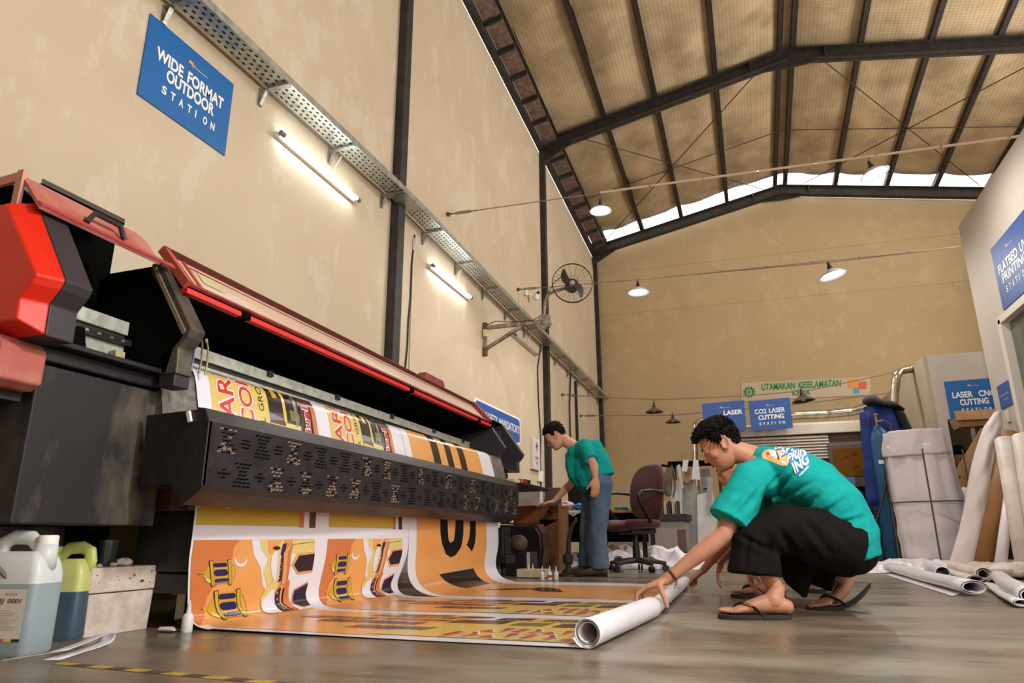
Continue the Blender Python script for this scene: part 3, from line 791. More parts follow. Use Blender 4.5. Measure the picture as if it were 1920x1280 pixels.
# inner plate of the near hood
def frame_plate(y0, y1, name, matl, wid=0.05):
    b = pm()
    P = hood(0.0, -2.95, 0.99); Q = hood(wid, -2.9, 0.99)
    n = len(P)
    for k in range(n - 1):
        if k in (4,): continue
        a, c, d, e = P[k], P[k + 1], Q[k + 1], Q[k]
        b.rings([[Vector((p[0], y, p[1])) for p in (a, c, d, e)] for y in (y0, y1)])
    return part(b, name, matl)
b = pm(); b.prism(hood(0.012, -2.58), 'y', 2.05, 2.11); part(b, 'divider_web', VOID)  # black colour carries the shade on the divider's bay side
H0, H1 = hood(0.0), hood(0.035)
b = pm(); b.rings([[Vector((x, y, z)) for x, z in (H0[0], H0[1], H0[2], H0[3], H0[4], (H1[4][0] - 0.03, H0[4][1]), H1[3], H1[2], H1[1], (H1[0][0] - 0.02, H1[0][1] - 0.01), (H0[0][0] - 0.05, H0[0][1]))] for y in (2.045, 2.125)])
o = part(b, 'hood_divider', M('scuffed_divider', (60, 54, 47), 0.5, c2=(92, 84, 70), scale=7), bevel=0.006)
b = pm(); b.box(-2.64, -2.62, 1.60, 2.10, 1.0, 1.70); part(b, 'bay_back', VOID)
b = pm(); b.prism([(-2.288, 1.452), (-2.085, 1.15), (-2.10, 1.14), (-2.30, 1.44)], 'y', 2.038, 2.048); part(b, 'divider_trim', M('tan_edge', (140, 122, 98), 0.6))
b = pm(); b.box(-2.20, -2.12, 2.05, 2.13, 0.93, 1.07); part(b, 'divider_foot', CHAR, bevel=0.005)
# rails
for z0, z1, x, m_ in ((1.165, 1.222, -2.40, RAIL), (1.140, 1.165, -2.415, DARK), (1.118, 1.140, -2.40, RAIL), (1.065, 1.118, -2.43, DARK)):
    b = pm(); b.box(x - 0.06, x, 1.62, 5.78, z0, z1); part(b, 'carriage_rail', m_, bevel=0.003)
b = pm(); b.box(-2.42, -2.385, 1.62, 2.03, 1.055, 1.11); part(b, 'carriage_rail', RAIL, bevel=0.003)
b = pm(); b.box(-2.40, -2.36, 1.62, 2.04, 1.11, 1.135)
b.mat(1)
for k in range(7): b.box(-2.36, -2.357, 1.66 + 0.055 * k, 1.675 + 0.055 * k, 1.118, 1.128)
part(b, 'linear_guide', [M('oily_rail', (60, 54, 48), 0.35, 0.5), GALV])
b = pm(); b.obox((-2.36, 1.98, 1.045), (0, 1, 0), (0, 0, 1), (1, 0, 0), 0.022, 0.03, 0.02); part(b, 'bracket_plate', M('dirty_cream', (188, 168, 132), 0.6), bevel=0.003)
b = pm(); b.prism([(1.66, 1.03), (1.80, 1.03), (1.78, 1.11), (1.70, 1.10)], 'x', -2.36, -2.30); part(b, 'belt_block', VOID, bevel=0.004)
b = pm(); b.box(-2.36, -2.32, 2.14, 5.72, 1.070, 1.098)
b.mat(1)
y = 2.2
while y < 4.4: b.box(-2.32, -2.318, y, y + 0.012, 1.078, 1.09); y += 0.075
part(b, 'media_clamp', [M('blue_grey_clamp', (92, 98, 102), 0.45, 0.3), VOID])
b = pm()
for y in (2.95, 3.6, 4.3, 5.0, 5.6): b.box(-2.40, -2.385, y - 0.02, y + 0.02, 1.195, 1.225)
part(b, 'rail_clips', DARK)
# print carriage parked by the near divider, with ink hoses
b = pm(); b.obox((-2.33, 2.235, 1.13), (1, 0, 0), (0, 1, 0), (0, 0, 1), 0.06, 0.055, 0.06); carr = part(b, 'print_carriage', M('amber_soiled', (104, 78, 58), 0.6, c2=(60, 46, 38), scale=18), bevel=0.008)
b = pm(); b.prism([(-2.36, 1.19), (-2.28, 1.19), (-2.24, 1.235), (-2.34, 1.275)], 'y', 2.20, 2.245); part(b, 'carriage_guard', M('tan_guard', (156, 128, 104), 0.5))
for k, (dy, cl, h) in enumerate(((0.0, (90, 84, 120), 0.13), (0.05, (60, 66, 130), 0.17), (0.095, (122, 96, 80), 0.18), (0.13, (150, 140, 70), 0.17))):
    b = pm(); b.tube([(-2.20, 2.16 + dy, 1.035), (-2.20, 2.165 + dy, 1.09), (-2.22, 2.18 + dy, 1.03 + h * 0.8), (-2.25, 2.20 + dy, 1.03 + h)], 0.0045, 6)
    hs = part(b, 'ink_hose', M('hose_%d' % k, cl, 0.4), smooth=True)
    if k: b = pm(); b.tube([(-2.25, 2.20 + dy, 1.03 + h), (-2.262, 2.207 + dy, 1.045 + h)], 0.007, 6); part(b, 'hose_tip', M('tip_%d' % k, ((70, 180, 210), (120, 100, 84), (190, 178, 110))[k - 1], 0.4))
# platen under the printed sheet
def xoff(y): return 0.045 * (y - 2.3)
PROF = [(-2.40, 1.085), (-2.33, 1.085), (-2.285, 1.075), (-2.26, 1.055), (-2.243, 1.025), (-2.23, 0.985), (-2.215, 0.93), (-2.20, 0.87), (-2.19, 0.80), (-2.18, 0.72)]
b = pm()
b.rings([[Vector((x + xoff(y) - 0.006, y, z - 0.002)) for x, z in PROF] + [Vector((-2.40, y, 0.72))] for y in (2.10, 2.8, 3.6, 4.4, 5.2, 5.78)])
part(b, 'platen', PLATEN, smooth=True)
# perforated front dryer bar
BARP = [(-1.965, 0.832), (-1.925, 0.826), (-1.90, 0.775), (-1.90, 0.535), (-1.915, 0.515), (-1.985, 0.470), (-2.0, 0.478), (-1.93, 0.53), (-1.92, 0.77), (-1.965, 0.82)]
b = pm(); b.rings([[Vector((x, y, z)) for x, z in BARP] for y in (2.03, 5.66)])
o = part(b, 'dryer_cover', M('dryer_black', (40, 35, 38), 0.38, 0.15, c2=(52, 46, 48), scale=10))
for y0, y1 in ((2.025, 2.045), (5.655, 5.675)):
    b = pm(); b.prism([(-2.21, 0.815), (-1.925, 0.824), (-1.90, 0.775), (-1.90, 0.535), (-1.985, 0.472), (-2.05, 0.545), (-2.19, 0.545)], 'y', y0, y1); part(b, 'dryer_end_plate', BLACK, bevel=0.004)
b = pm(); b.obox((-1.99, 2.018, 0.795), (1, 0, 0.35), (0, 1, 0), (-0.35, 0, 1), 0.008, 0.006, 0.022); part(b, 'white_clip', SWHITE, bevel=0.002)
b = pm(); rnd = random.Random(3)
def slot(y, z, dust):
    b.mat(1 if dust else 0)
    b.obox((-1.8992, y, z), (0, 1, 0.15), (0, -0.15, 1), (1, 0, 0), 0.0095, 0.0030, 0.0012)
k = 0; y = 2.13
while y < 5.6:
    for row, z0 in ((0, 0.715), (1, 0.592)):
        big = (k + row) % 2 == 0
        dusty = big and rnd.random() < 0.42
        if big:
            for r in range(7):
                nn = (4, 3, 2, 2, 3, 4, 4)[r]
                for q in range(nn):
                    slot(y + (q - (nn - 1) / 2) * 0.025 + rnd.uniform(-.002, .002), z0 + 0.042 - r * 0.0145, dusty and rnd.random() < 0.6)
        else:
            for r in range(3):
                nn = (1, 3, 1)[r] if row else (2, 3, 2)[r]
                for q in range(nn): slot(y + (q - (nn - 1) / 2) * 0.022, z0 + 0.012 - r * 0.0145, False)
        if dusty:
            b.mat(2)
            for q in range(7):
                yy, zz, rr = y + rnd.uniform(-.03, .03), z0 - 0.03 + rnd.uniform(-.02, .02), rnd.uniform(.003, .009)
                b.poly([(-1.8985, yy + rr * math.cos(t) * rnd.uniform(.5, 1.2), zz + rr * 1.2 * math.sin(t) * rnd.uniform(.5, 1.2)) for t in (2 * PI * j / 7 for j in range(7))])
    k += 1; y += 0.104
part(b, 'perforations', [VOID, M('lint_tan', (134, 112, 92), 0.9), M('lint_pale', (120, 100, 84), 0.95)])
# purple grey take-up box behind the near leg
b = pm(); b.box(-2.46, -2.20, 2.19, 2.28, 0.46, 0.545); part(b, 'tension_box', M('plum_metal', (84, 52, 56), 0.5))
# legs
b = pm(); b.prism([(-2.48, 0.46), (-2.21, 0.46), (-2.185, 0.44), (-2.18, 0.22), (-2.48, 0.22)], 'y', 2.31, 2.40); part(b, 'leg', M('leg_black', (40, 36, 34), 0.55, c2=(62, 55, 48), scale=14), bevel=0.006)
b = pm(); b.box(-2.62, -2.178, 2.315, 2.42, 0.135, 0.215); part(b, 'foot_bar', BLACK, bevel=0.008)
def caster(x, y, nm='caster'):
    b = MB(); b.T = lambda p: Vector((p.x + 2.35, p.y - 3.9, p.z))
    b.lathe([(0.012, -0.025), (0.055, -0.022), (0.062, 0.0), (0.055, 0.022), (0.012, 0.025)], (x, y, 0.062), 20, (0.25, 1, 0))
    w_ = part(b, nm, M('caster_rubber', (38, 34, 32), 0.6), smooth=True)
    b = MB(); b.T = lambda p: Vector((p.x + 2.35, p.y - 3.9, p.z))
    b.obox((x, y - 0.034, 0.085), (1, 0, 0.2), (0, 1, 0), (0, 0, 1), 0.022, 0.003, 0.05); b.obox((x, y + 0.034, 0.085), (1, 0, 0.2), (0, 1, 0), (0, 0, 1), 0.022, 0.003, 0.05); b.obox((x - 0.01, y, 0.132), (1, 0, 0), (0, 1, 0), (0, 0, 1), 0.035, 0.04, 0.004)
    part(b, 'caster_fork', M('fork_zinc', (150, 138, 118), 0.45, 0.4), parent=w_)
caster(-2.255, 2.40); caster(-2.75, 2.30)
b = pm(); b.box(-2.25, -2.00, 5.56, 5.74, 0.14, 0.43); b.box(-2.0, -1.99, 5.60, 5.72, 0.2, 0.42); part(b, 'leg', BLACK, bevel=0.01)
b = pm(); b.box(-2.27, -1.96, 5.54, 5.76, 0.13, 0.20); part(b, 'foot_bar', BLACK, bevel=0.008)
caster(-2.07, 5.66); caster(-2.5, 5.9)
# far end pod
b = pm(); b.prism(hood(0.0, -2.62), 'y', 5.77, 5.83); part(b, 'hood_divider', CHAR, bevel=0.006)
for zz, x1 in ((1.02, -2.13), (0.99, -2.10)):
    b = pm(); b.box(-2.9, x1, 5.83, 6.28, zz - 0.012, zz); part(b, 'pod_shelf', BLACK)
b = pm(); b.box(-2.4, -2.2, 6.02, 6.04, 1.0, 1.36); part(b, 'pod_partition', CHAR)
b = pm(); b.box(-2.92, -2.88, 5.83, 6.3, 0.99, 1.47); b.box(-2.9, -2.27, 5.83, 6.3, 1.462, 1.475); part(b, 'pod_back', VOID)
b = pm(); b.rings([outline(6.27, 0.0), outline(6.33, 0.0)]); part(b, 'cap_band', CHAR, bevel=0.006)
b = pm(); b.rings([outline(6.33, -0.004), outline(6.40, 0.02)]); part(b, 'end_cap', REDDARK, bevel=0.006)
b = pm(); b.box(-2.92, -2.25, 5.85, 6.40, 0.62, 0.98); part(b, 'side_cabinet', BLACK, bevel=0.006)
b = pm(); b.box(-2.30, -2.16, 5.62, 5.76, 1.0, 1.06); part(b, 'parking_block', M('dirty_cream', (188, 168, 132)), bevel=0.004)
b = pm(); b.box(-2.23, -2.20, 5.80, 5.82, 1.02, 1.11); part(b, 'white_lever', SWHITE, bevel=0.004)
b = pm(); b.tube([(-2.36, 6.1, 1.47), (-2.36, 6.1, 1.50)], 0.012, 8); b.lathe([(0.03, 1.50), (0.03, 1.525), (0.01, 1.53)], (-2.36, 6.1, 0), 12); part(b, 'stop_button', M('button_red', (170, 24, 34), 0.4))
# flat shelf at the far end
b = pm(); b.box(-2.35, -1.86, 5.72, 6.55, 0.80, 0.825); part(b, 'end_shelf', BLACK, bevel=0.004)

# main lid, hinged open along the red edge
def lidpt(t, y, n=0.0):
    """t 0 at the hinge edge, 1 at the top edge; n along the outward normal"""
    a = Vector((-2.165, y, 1.375)); c = Vector((-2.325, y, 1.555)); d = c - a
    nn = Vector((d.z, 0, -d.x)).normalized()
    return a + d * t + nn * n
LY0, LY1 = 2.085, 5.66
def lbar(t0, t1, n0, n1, y0, y1, matl, name, parent):
    b = pm(); b.rings([[lidpt(t0, y, n0), lidpt(t1, y, n0), lidpt(t1, y, n1), lidpt(t0, y, n1)] for y in (y0, y1)]); return part(b, name, matl, parent)
lid = lbar(0.05, 0.96, -0.006, -0.002, LY0 + 0.02, LY1 - 0.02, M('dusty_window', (214, 186, 160), 0.35, c2=(208, 178, 154), scale=3), 'lid', pr)
lid['label'] = 'long dusty clear window lid in a red frame'
lbar(0.0, 0.085, -0.012, 0.012, LY0, LY1, REDDARK, 'lid_frame', lid)
lbar(0.955, 1.0, -0.012, 0.026, LY0, LY1, M('maroon_edge', (96, 40, 34), 0.6), 'lid_frame', lid)
lbar(-0.01, 1.01, -0.014, 0.024, LY0 - 0.004, LY0 + 0.025, M('lid_side_red', (178, 78, 64), 0.6), 'lid_frame', lid)
lbar(-0.01, 1.01, -0.014, 0.033, LY1 - 0.05, LY1 + 0.004, REDDARK, 'lid_frame', lid)
lbar(0.10, 0.92, 0.0, 0.006, LY0 + 0.105, LY0 + 0.12, M('lid_side_red', (178, 78, 64)), 'lid_frame', lid)
lbar(0.80, 0.815, -0.001, 0.002, LY0 + 0.13, LY1 - 0.06, REDDARK, 'lid_seam', lid)
b = pm(); b.rings([[lidpt(t, y, 0.001) for t in (0.42, 0.74)] + [lidpt(t, y, 0.0015) for t in (0.74, 0.42)] for y in (LY0 + 0.17, LY0 + 0.30)]); part(b, 'sticker', M('faded_sticker', (196, 190, 140), 0.6), lid)
segs = [(2.085, 2.42), (2.47, 4.10), (4.15, 5.35), (5.40, 5.66)]
for a, c in segs:
    b = pm(); b.box(-2.185, -2.150, a, c, 1.338, 1.360); part(b, 'hinge_edge', REDHOT)
for yy in (2.445, 4.125, 5.375):
    b = pm(); b.box(-2.185, -2.145, yy - 0.03, yy + 0.03, 1.336, 1.372); part(b, 'hinge', VOID, bevel=0.003)
b = pm(); b.box(-2.29, -2.16, 2.10, 5.78, 1.360, 1.372); part(b, 'hood_top_edge', VOID)
b = pm(); b.rings([[Vector((-2.17, y, 1.345)), Vector((-2.22, y, 1.345)), Vector((-2.90, y, 1.20)), Vector((-2.90, y, 1.47)), Vector((-2.29, y, 1.47))] for y in (2.12, 5.77)]); part(b, 'hood_interior', VOID)
b = pm(); b.prism([(4.70, 1.64), (5.02, 1.64), (5.06, 1.60), (5.02, 1.575), (4.68, 1.575)], 'x', -2.40, -2.33); part(b, 'lid_grip', REDDARK, lid, bevel=0.006)
# small near lid, thrown open above the bay
def hpt(t, y, n=0.0):
    a = Vector((-2.21, y, 1.435)); c = Vector((-2.335, y, 1.575)); d = c - a; nn = Vector((d.z, 0, -d.x)).normalized()
    return a + d * t + nn * n
b = pm()
P = [(0, 1.47), (0, 1.985), (0.72, 1.985), (0.90, 1.975), (1.0, 1.95), (1.0, 1.47)]
b.rings([[hpt(t, y, n) for t, y in P] for n in (-0.006, 0.006)])
hl = part(b, 'bay_lid', REDDUST); hl['label'] = 'dusty red lid thrown open over the carriage bay'
b = pm(); b.rings([[hpt(0.0, y, 0.006), hpt(0.14, y, 0.006), hpt(0.14, y, 0.012), hpt(0.0, y, 0.012)] for y in (1.47, 2.06)]); part(b, 'lid_rim', M('rim_red', (172, 66, 62), 0.6), hl)
b = pm(); b.rings([[Vector((x, 1.462, z)), Vector((x, 1.474, z)), Vector((x, 1.474, z + 0.035)), Vector((x, 1.462, z + 0.035))] for x, z in ((-2.325, 1.555), (-2.9, 1.535))]); b.box(-2.345, -2.315, 1.4605, 1.4755, 1.45, 1.595); part(b, 'lid_side', M('lid_side_dusty', (198, 140, 122), 0.6), hl)
b = pm(); q = [hpt(0.18, 1.655, 0.012), hpt(0.36, 1.68, 0.045), hpt(0.36, 1.79, 0.045), hpt(0.18, 1.82, 0.012)]
b.tube(q, 0.011, 8); part(b, 'handle', M('handle_black', (48, 40, 40), 0.4), hl, smooth=True)
# cables behind the near end
b = pm(); b.tube([(-2.42, 1.50, 0.80), (-2.46, 1.44, 0.70), (-2.52, 1.40, 0.60), (-2.60, 1.36, 0.55)], 0.007, 6); part(b, 'power_cord', M('cable_black', (40, 36, 36)))
b = pm(); b.tube([(-2.40, 1.58, 0.62), (-2.38, 1.54, 0.45), (-2.34, 1.58, 0.33), (-2.28, 1.66, 0.22)], 0.007, 6); part(b, 'power_cord', M('cord_grey', (112, 96, 88), 0.6))

# things lying on the printer
o = thing('document_tray', 'thin dark tray lying on top of the printer by the red end', 'tray', (-2.6, 1.85, 1.53))
b = MB(); b.box(-0.20, 0.14, -0.20, 0.17, 0.0, 0.012); b.box(0.135, 0.14, -0.2, 0.17, 0.0, 0.03); b.build('tray_plate', M('tray_brown_black', (56, 46, 42), 0.5), o, bevel=0.003)
o.location = (-2.56, 1.80, 1.632); o.rotation_euler = (0, 0.0, 0)
b = MB(); b.tube([(-0.15, 0.1, -0.1), (-0.15, 0.1, 0.0)], 0.015, 8); b.tube([(-0.15, -0.12, -0.1), (-0.15, -0.12, 0.0)], 0.015, 8); b.build('tray_leg', BLACK, o)
b = MB()
def bagf(u, v):
    x = -2.42 - 0.16 * v - 0.05 * u; y = 1.47 + 0.46 * u; e = math.sin(PI * u) ** 0.3 * math.sin(PI * v) ** 0.4
    return Vector((x, y, 1.585 + 0.016 * u + 0.05 * e * (1 - 0.75 * u) + 0.008 * noise.noise(Vector((u * 7, v * 5, 1)))))
b.sheet(bagf, 24, 10); b.sheet(lambda u, v: bagf(u, v) - Vector((0, 0, 0.006 + 0.02 * math.sin(PI * u) ** .5 * math.sin(PI * v) ** .5)), 24, 10)
o = b.build('plastic_packet', M('teal_plastic', (12, 62, 84), 0.18, c2=(120, 140, 150), scale=5, lo=0.58, hi=0.70), smooth='all')
re_origin(o, (-2.48, 1.7, 1.58)); tag(o, 'dark teal plastic packet lying on top of the printer behind the red lid', 'packet')
b = MB(); b.sheet(lambda u, v: Vector((-2.52 - 0.22 * v, 1.40 + 0.10 * u, 1.60 + 0.09 * math.sin(PI * 0.5 * u) * (1 - 0.3 * v))), 8, 6)
o = b.build('paper_sheet', M('cream_sheet', (206, 188, 168), 0.5), smooth='all', solid=0.002); re_origin(o, (-2.6, 1.45, 1.6)); tag(o, 'curled pale sheet under the teal packet at the picture\'s left edge', 'sheet')
o = thing('syringe', 'white plastic syringe lying on the near printer leg', 'syringe', (-2.3, 2.34, 0.4585))
c0, c1 = Vector((-2.40, 2.33, 0.4695)), Vector((-2.24, 2.345, 0.4695)); T = Matrix.Translation(-o.location)
b = MB(); b.T = T; b.tube([c0, c1], 0.011, 10); b.build('barrel', M('syringe_clear', (206, 204, 200), 0.25), o, smooth=True)
b = MB(); b.T = T; b.tube([c1, c1 + Vector((0.006, 0, 0))], 0.018, 10); b.tube([c1, c1 + Vector((0.03, 0, 0))], 0.006, 8); b.tube([c1 + Vector((0.028, 0, 0)), c1 + Vector((0.033, 0, 0))], 0.014, 10); b.build('plunger', SWHITE, o)
b = MB(); b.T = T; b.tube([c0, c0 - Vector((0.03, 0, 0))], [0.008, 0.003], 8); b.build('nozzle', BLACK, o)
zs = 0.825 * (1 - 0.0115 * 4.0)
o = tag(re_origin(MB().box(-2.20, -2.00, 5.86, 6.02, zs, zs + 0.05).build('small_box', M('cream_box', (214, 200, 180), 0.6), bevel=0.004), (-2.1, 5.94, zs)), 'small cream box on the shelf at the far end of the printer', 'box')
for k, (yy, cl, nm) in enumerate(((6.10, (176, 30, 34), 'red'), (6.22, (40, 38, 40), 'black'))):
    b = MB(); b.lathe([(0.035, 0), (0.055, 0), (0.055, 0.06), (0.035, 0.06)], (-2.02, yy, zs), 20)
    o = b.build('tape_roll', M('tape_' + nm, cl, 0.35), smooth=True); re_origin(o, (-2.02, yy, zs)); tag(o, nm + ' tape roll on the shelf at the far end of the printer', 'tape roll')
# ================================================================ the printed sheet: over the platen, down behind the bar and out across the floor
VINYL = M('gloss_white_vinyl', (228, 223, 230), 0.22)
def ink(name, c, **k): return M('ink_' + name, c, 0.22, **k)
INK = dict(white=VINYL, yellow=ink('yellow', (218, 188, 100)), gold=ink('gold', (204, 168, 64)), orange=ink('orange', (230, 164, 98), c2=(226, 156, 86), scale=2.0), deep=ink('deep_orange', (206, 120, 70)),
           red=ink('red', (212, 52, 34)), black=ink('black', (26, 22, 20)), navy=ink('navy', (44, 38, 92)), plum=ink('plum', (48, 34, 46)), cream=ink('cream', (222, 200, 128)), brass=ink('brass', (204, 160, 52)),
           outline=ink('brown_line', (96, 62, 30)), green=ink('olive', (120, 116, 46)), brown=ink('food_brown', (92, 60, 42)), pink=ink('pink', (222, 150, 140)), grey=ink('cool_grey', (120, 130, 140)), blue=ink('blue', (64, 84, 168)))
KEYS = list(INK.keys()); IDX = {k: i for i, k in enumerate(KEYS)}
YL0, YL1, YMID = 2.28, 5.50, 4.02
def floory(u): return 2.325 + (u - YL0) * 0.905
TOP = [(-2.335, 1.089)] + [(x, z + 0.003) for x, z in PROF[1:]]
AB = [(-2.168, 0.60), (-2.163, 0.50), (-2.160, 0.36), (-2.163, 0.22), (-2.170, 0.13), (-2.172, 0.08), (-2.160, 0.045), (-2.130, 0.020), (-2.085, 0.009), (-2.02, 0.005), (-1.8, 0.0045), (-1.4, 0.0045), (-1.0, 0.0045), (-0.545, 0.004)]
CC = [(-2.168, 0.60), (-2.163, 0.50), (-2.160, 0.36), (-2.157, 0.26), (-2.140, 0.18), (-2.105, 0.11), (-2.05, 0.055), (-1.98, 0.022), (-1.90, 0.008), (-1.80, 0.0045), (-1.6, 0.0045), (-1.3, 0.0045), (-1.0, 0.0045), (-0.56, 0.004)]
class Path:
    def __init__(s, pts):
        s.p = pts; s.l = [0.0]
        for a, b in zip(pts[:-1], pts[1:]): s.l.append(s.l[-1] + math.hypot(b[0] - a[0], b[1] - a[1]))
    def pos(s, t):
        t = max(0.0, min(s.l[-1], t))
        for k in range(len(s.l) - 1):
            if t <= s.l[k + 1] + 1e-9:
                f = (t - s.l[k]) / max(1e-9, s.l[k + 1] - s.l[k]); P = s.p
                # catmull-rom for a smooth sheet
                p1, p2 = P[k], P[k + 1]; p0 = P[k - 1] if k else p1; p3 = P[k + 2] if k + 2 < len(P) else p2
                d = s.l[k + 1] - s.l[k]
                m1 = [(p2[i] - p0[i]) / max(1e-9, (s.l[k + 1] - (s.l[k - 1] if k else s.l[k]))) * d for i in (0, 1)]
                m2 = [(p3[i] - p1[i]) / max(1e-9, ((s.l[k + 2] if k + 2 < len(P) else s.l[k + 1]) - s.l[k])) * d for i in (0, 1)]
                h = (2 * f**3 - 3 * f**2 + 1, f**3 - 2 * f**2 + f, -2 * f**3 + 3 * f**2, f**3 - f**2)
                return tuple(h[0] * p1[i] + h[1] * m1[i] + h[2] * p2[i] + h[3] * m2[i] for i in (0, 1))
        return s.p[-1]
    def atz(s, z):
        """distance along the path where it comes down to height z"""
        for k in range(len(s.p) - 1):
            if s.p[k][1] >= z >= s.p[k + 1][1]: return s.l[k] + (s.p[k][1] - z) / max(1e-9, s.p[k][1] - s.p[k + 1][1]) * (s.l[k + 1] - s.l[k])
        return s.l[-1]
    def atx(s, x):
        """distance along the path where its floor run reaches x"""
        for k in range(len(s.p) - 2, 0, -1):
            if s.p[k][0] <= x <= s.p[k + 1][0]: return s.l[k] + (x - s.p[k][0]) / (s.p[k + 1][0] - s.p[k][0]) * (s.l[k + 1] - s.l[k])
        return s.l[-1]
PAB, PCC = Path(TOP + AB), Path(TOP + CC)
def sheetpt(path, u, s, lift=0.0):
    def raw(s_):
        x, z = path.pos(s_)
        t = max(0.0, min(1.0, (0.30 - z) / 0.28)); t = t * t * (3 - 2 * t)
        if s_ < path.l[10]: t = 0.0
        y = u * (1 - t) + floory(u) * t
        xo = xoff(u) * (1 - t) + t * (0.045 * (u - 2.3)) * max(0.0, (-0.56 - x) / 1.6)
        zz = z * (1 - 0.0115 * (y - 2.0)) if z > 0.3 else z
        # small waves in the loose sheet
        if 0.006 < z < 0.7: xo += 0.006 * math.sin(u * 5.2 + z * 4) * min(1, z * 6) * (1 if z < 0.5 else 0.3)
        if z < 0.006: zz += 0.0025 * (1 + math.sin(u * 9 + x * 3)) * (1 if u - YL0 < 0.08 or YL1 - u < 0.08 else 0.25)
        return Vector((x + xo, y, zz))
    p = raw(s)
    if lift:
        a = raw(s + 0.004) - raw(s - 0.004); b = raw_u(path, u, s)
        n = b.cross(a)
        if n.length > 1e-9:
            n.normalize()
            if n.x + n.z < 0: n = -n
            p = p + n * lift
    return p
def raw_u(path, u, s): return sheetpt(path, u + 0.01, s) - sheetpt(path, u - 0.01, s)

bn = thing('printed_banner', 'orange, yellow and white printed vinyl sheet hanging from the printer and spread on the floor', 'banner', (-1.6, 3.7, 0))
TB = Matrix.Translation(-bn.location)
def grid(path, u0, u1, name):
    b = MB(); b.T = TB
    ns = 150; nu = max(6, int((u1 - u0) / 0.06))
    L = path.l[-1]
    b.sheet(lambda a, c: sheetpt(path, u0 + (u1 - u0) * a, L * c), nu, ns)
    return b
def art(b, key, pts, path, conv, layer=1, sub=0.05):
    b.mat(IDX[key])
    put_poly(b, [conv(*p) for p in pts], lambda u, s: sheetpt(path, u, s, 0.0011 * layer), sub)
b1 = grid(PAB, YL0, YMID, 'a'); b2 = grid(PCC, YMID + 0.004, YL1, 'c')

# --- part passing over the platen
def pz(u, z): return (u, PAB.atz(z))
def block(b, key, u0, u1, z0, z1, layer=1, path=PAB):
    s0, s1 = (path.atz(z0), path.atz(z1))
    art(b, key, [(u0, s0), (u1, s0), (u1, s1), (u0, s1)], path, lambda u, s: (u, s), layer)
sT, sB = 0.0, PAB.atz(0.74)
def ptext(b, key, body, u0, u1, s0, s1, layer, bold):
    """lettering turned so that it reads upward, tops toward the near end"""
    vs, fs, _ = text2d(body, bold)
    b.mat(IDX[key])
    put_flat(b, [(u1 - v[1] * (u1 - u0), s1 - v[0] * (s1 - s0)) for v in vs], fs, lambda u, s: sheetpt(PAB, u, s, 0.0011 * layer), 0.03)
rnd = random.Random(11)
for u0, u1, us in ((2.36, 2.73, 3.10), (3.22, 3.53, 3.88)):
    k = (u1 - u0) / 0.37
    art(b1, 'yellow', [(u0, 0.01), (u1, 0.01), (u1, sB), (u0, sB)], PAB, lambda u, s: (u, s))
    for body, a, c, bold, s0 in (('ARI', 0.035, 0.145, 0.05, 0.045), ('COI', 0.165, 0.265, 0.05, 0.065)):
        ptext(b1, 'white', body, u0 + a * k, u0 + c * k, s0, s0 + 0.24, 2, 0.05); ptext(b1, 'red', body, u0 + (a + .008) * k, u0 + (c - .008) * k, s0 + .004, s0 + 0.236, 3, 0.012)
    ptext(b1, 'black', 'AL GROS', u0 + 0.30 * k, u0 + 0.335 * k, 0.04, 0.31, 2, 0.0)
    art(b1, 'brown', [(u1, 0.01), (us, 0.01), (us, sB), (u1, sB)], PAB, lambda u, s: (u, s))
    w = us - u1
    for (a, c, d, e, key, ly) in ((0.0, 0.30, 0.02, 0.20, 'black', 2), (0.10, 0.20, 0.05, 0.12, 'brass', 3), (0.28, 0.34, 0.02, 0.24, 'yellow', 3), (0.36, 0.5, 0.03, 0.22, 'black', 2), (0.52, 0.58, 0.04, 0.25, 'grey', 3), (0.0, 0.3, 0.20, 0.24, 'grey', 2),
                              (0.62, 0.66, 0.06, 0.22, 'black', 3), (0.42, 0.62, 0.16, 0.22, 'green', 3), (0.30, 0.62, 0.235, 0.32, 'cream', 3), (0.0, 0.32, 0.25, 0.285, 'yellow', 4), (0.0, 0.14, 0.285, 0.36, 'pink', 3), (0.14, 0.2, 0.29, 0.36, 'red', 4), (0.56, 0.66, 0.27, 0.36, 'navy', 4), (0.9, 1.0, 0.10, 0.36, 'deep', 3), (0.86, 0.9, 0.2, 0.36, 'black', 3)):
        q = [(u1 + w * a, d + rnd.uniform(0, .012)), (u1 + w * c, d + rnd.uniform(0, .02)), (u1 + w * c, e - rnd.uniform(0, .012)), (u1 + w * a, e)]
        art(b1, key, q, PAB, lambda u, s: (u, s), ly)
    ptext(b1, 'white', 'Tiual', u1 + w * 0.68, u1 + w * 0.84, 0.12, 0.34, 5, 0.06); ptext(b1, 'red', 'Tiual', u1 + w * 0.69, u1 + w * 0.83, 0.123, 0.337, 6, 0.012)
art(b2, 'orange', [(4.11, 0.01), (5.26, 0.01), (5.26, sB), (4.11, sB)], PCC, lambda u, s: (u, s))
for a, c in ((4.42, 4.53), (4.64, 4.74), (4.86, 4.97)): art(b2, 'black', [(a - 0.05, 0.01), (c - 0.05, 0.01), (c - 0.01, 0.12), (c, sB), (a, sB), (a - 0.01, 0.12)], PCC, lambda u, s: (u, s), 2)

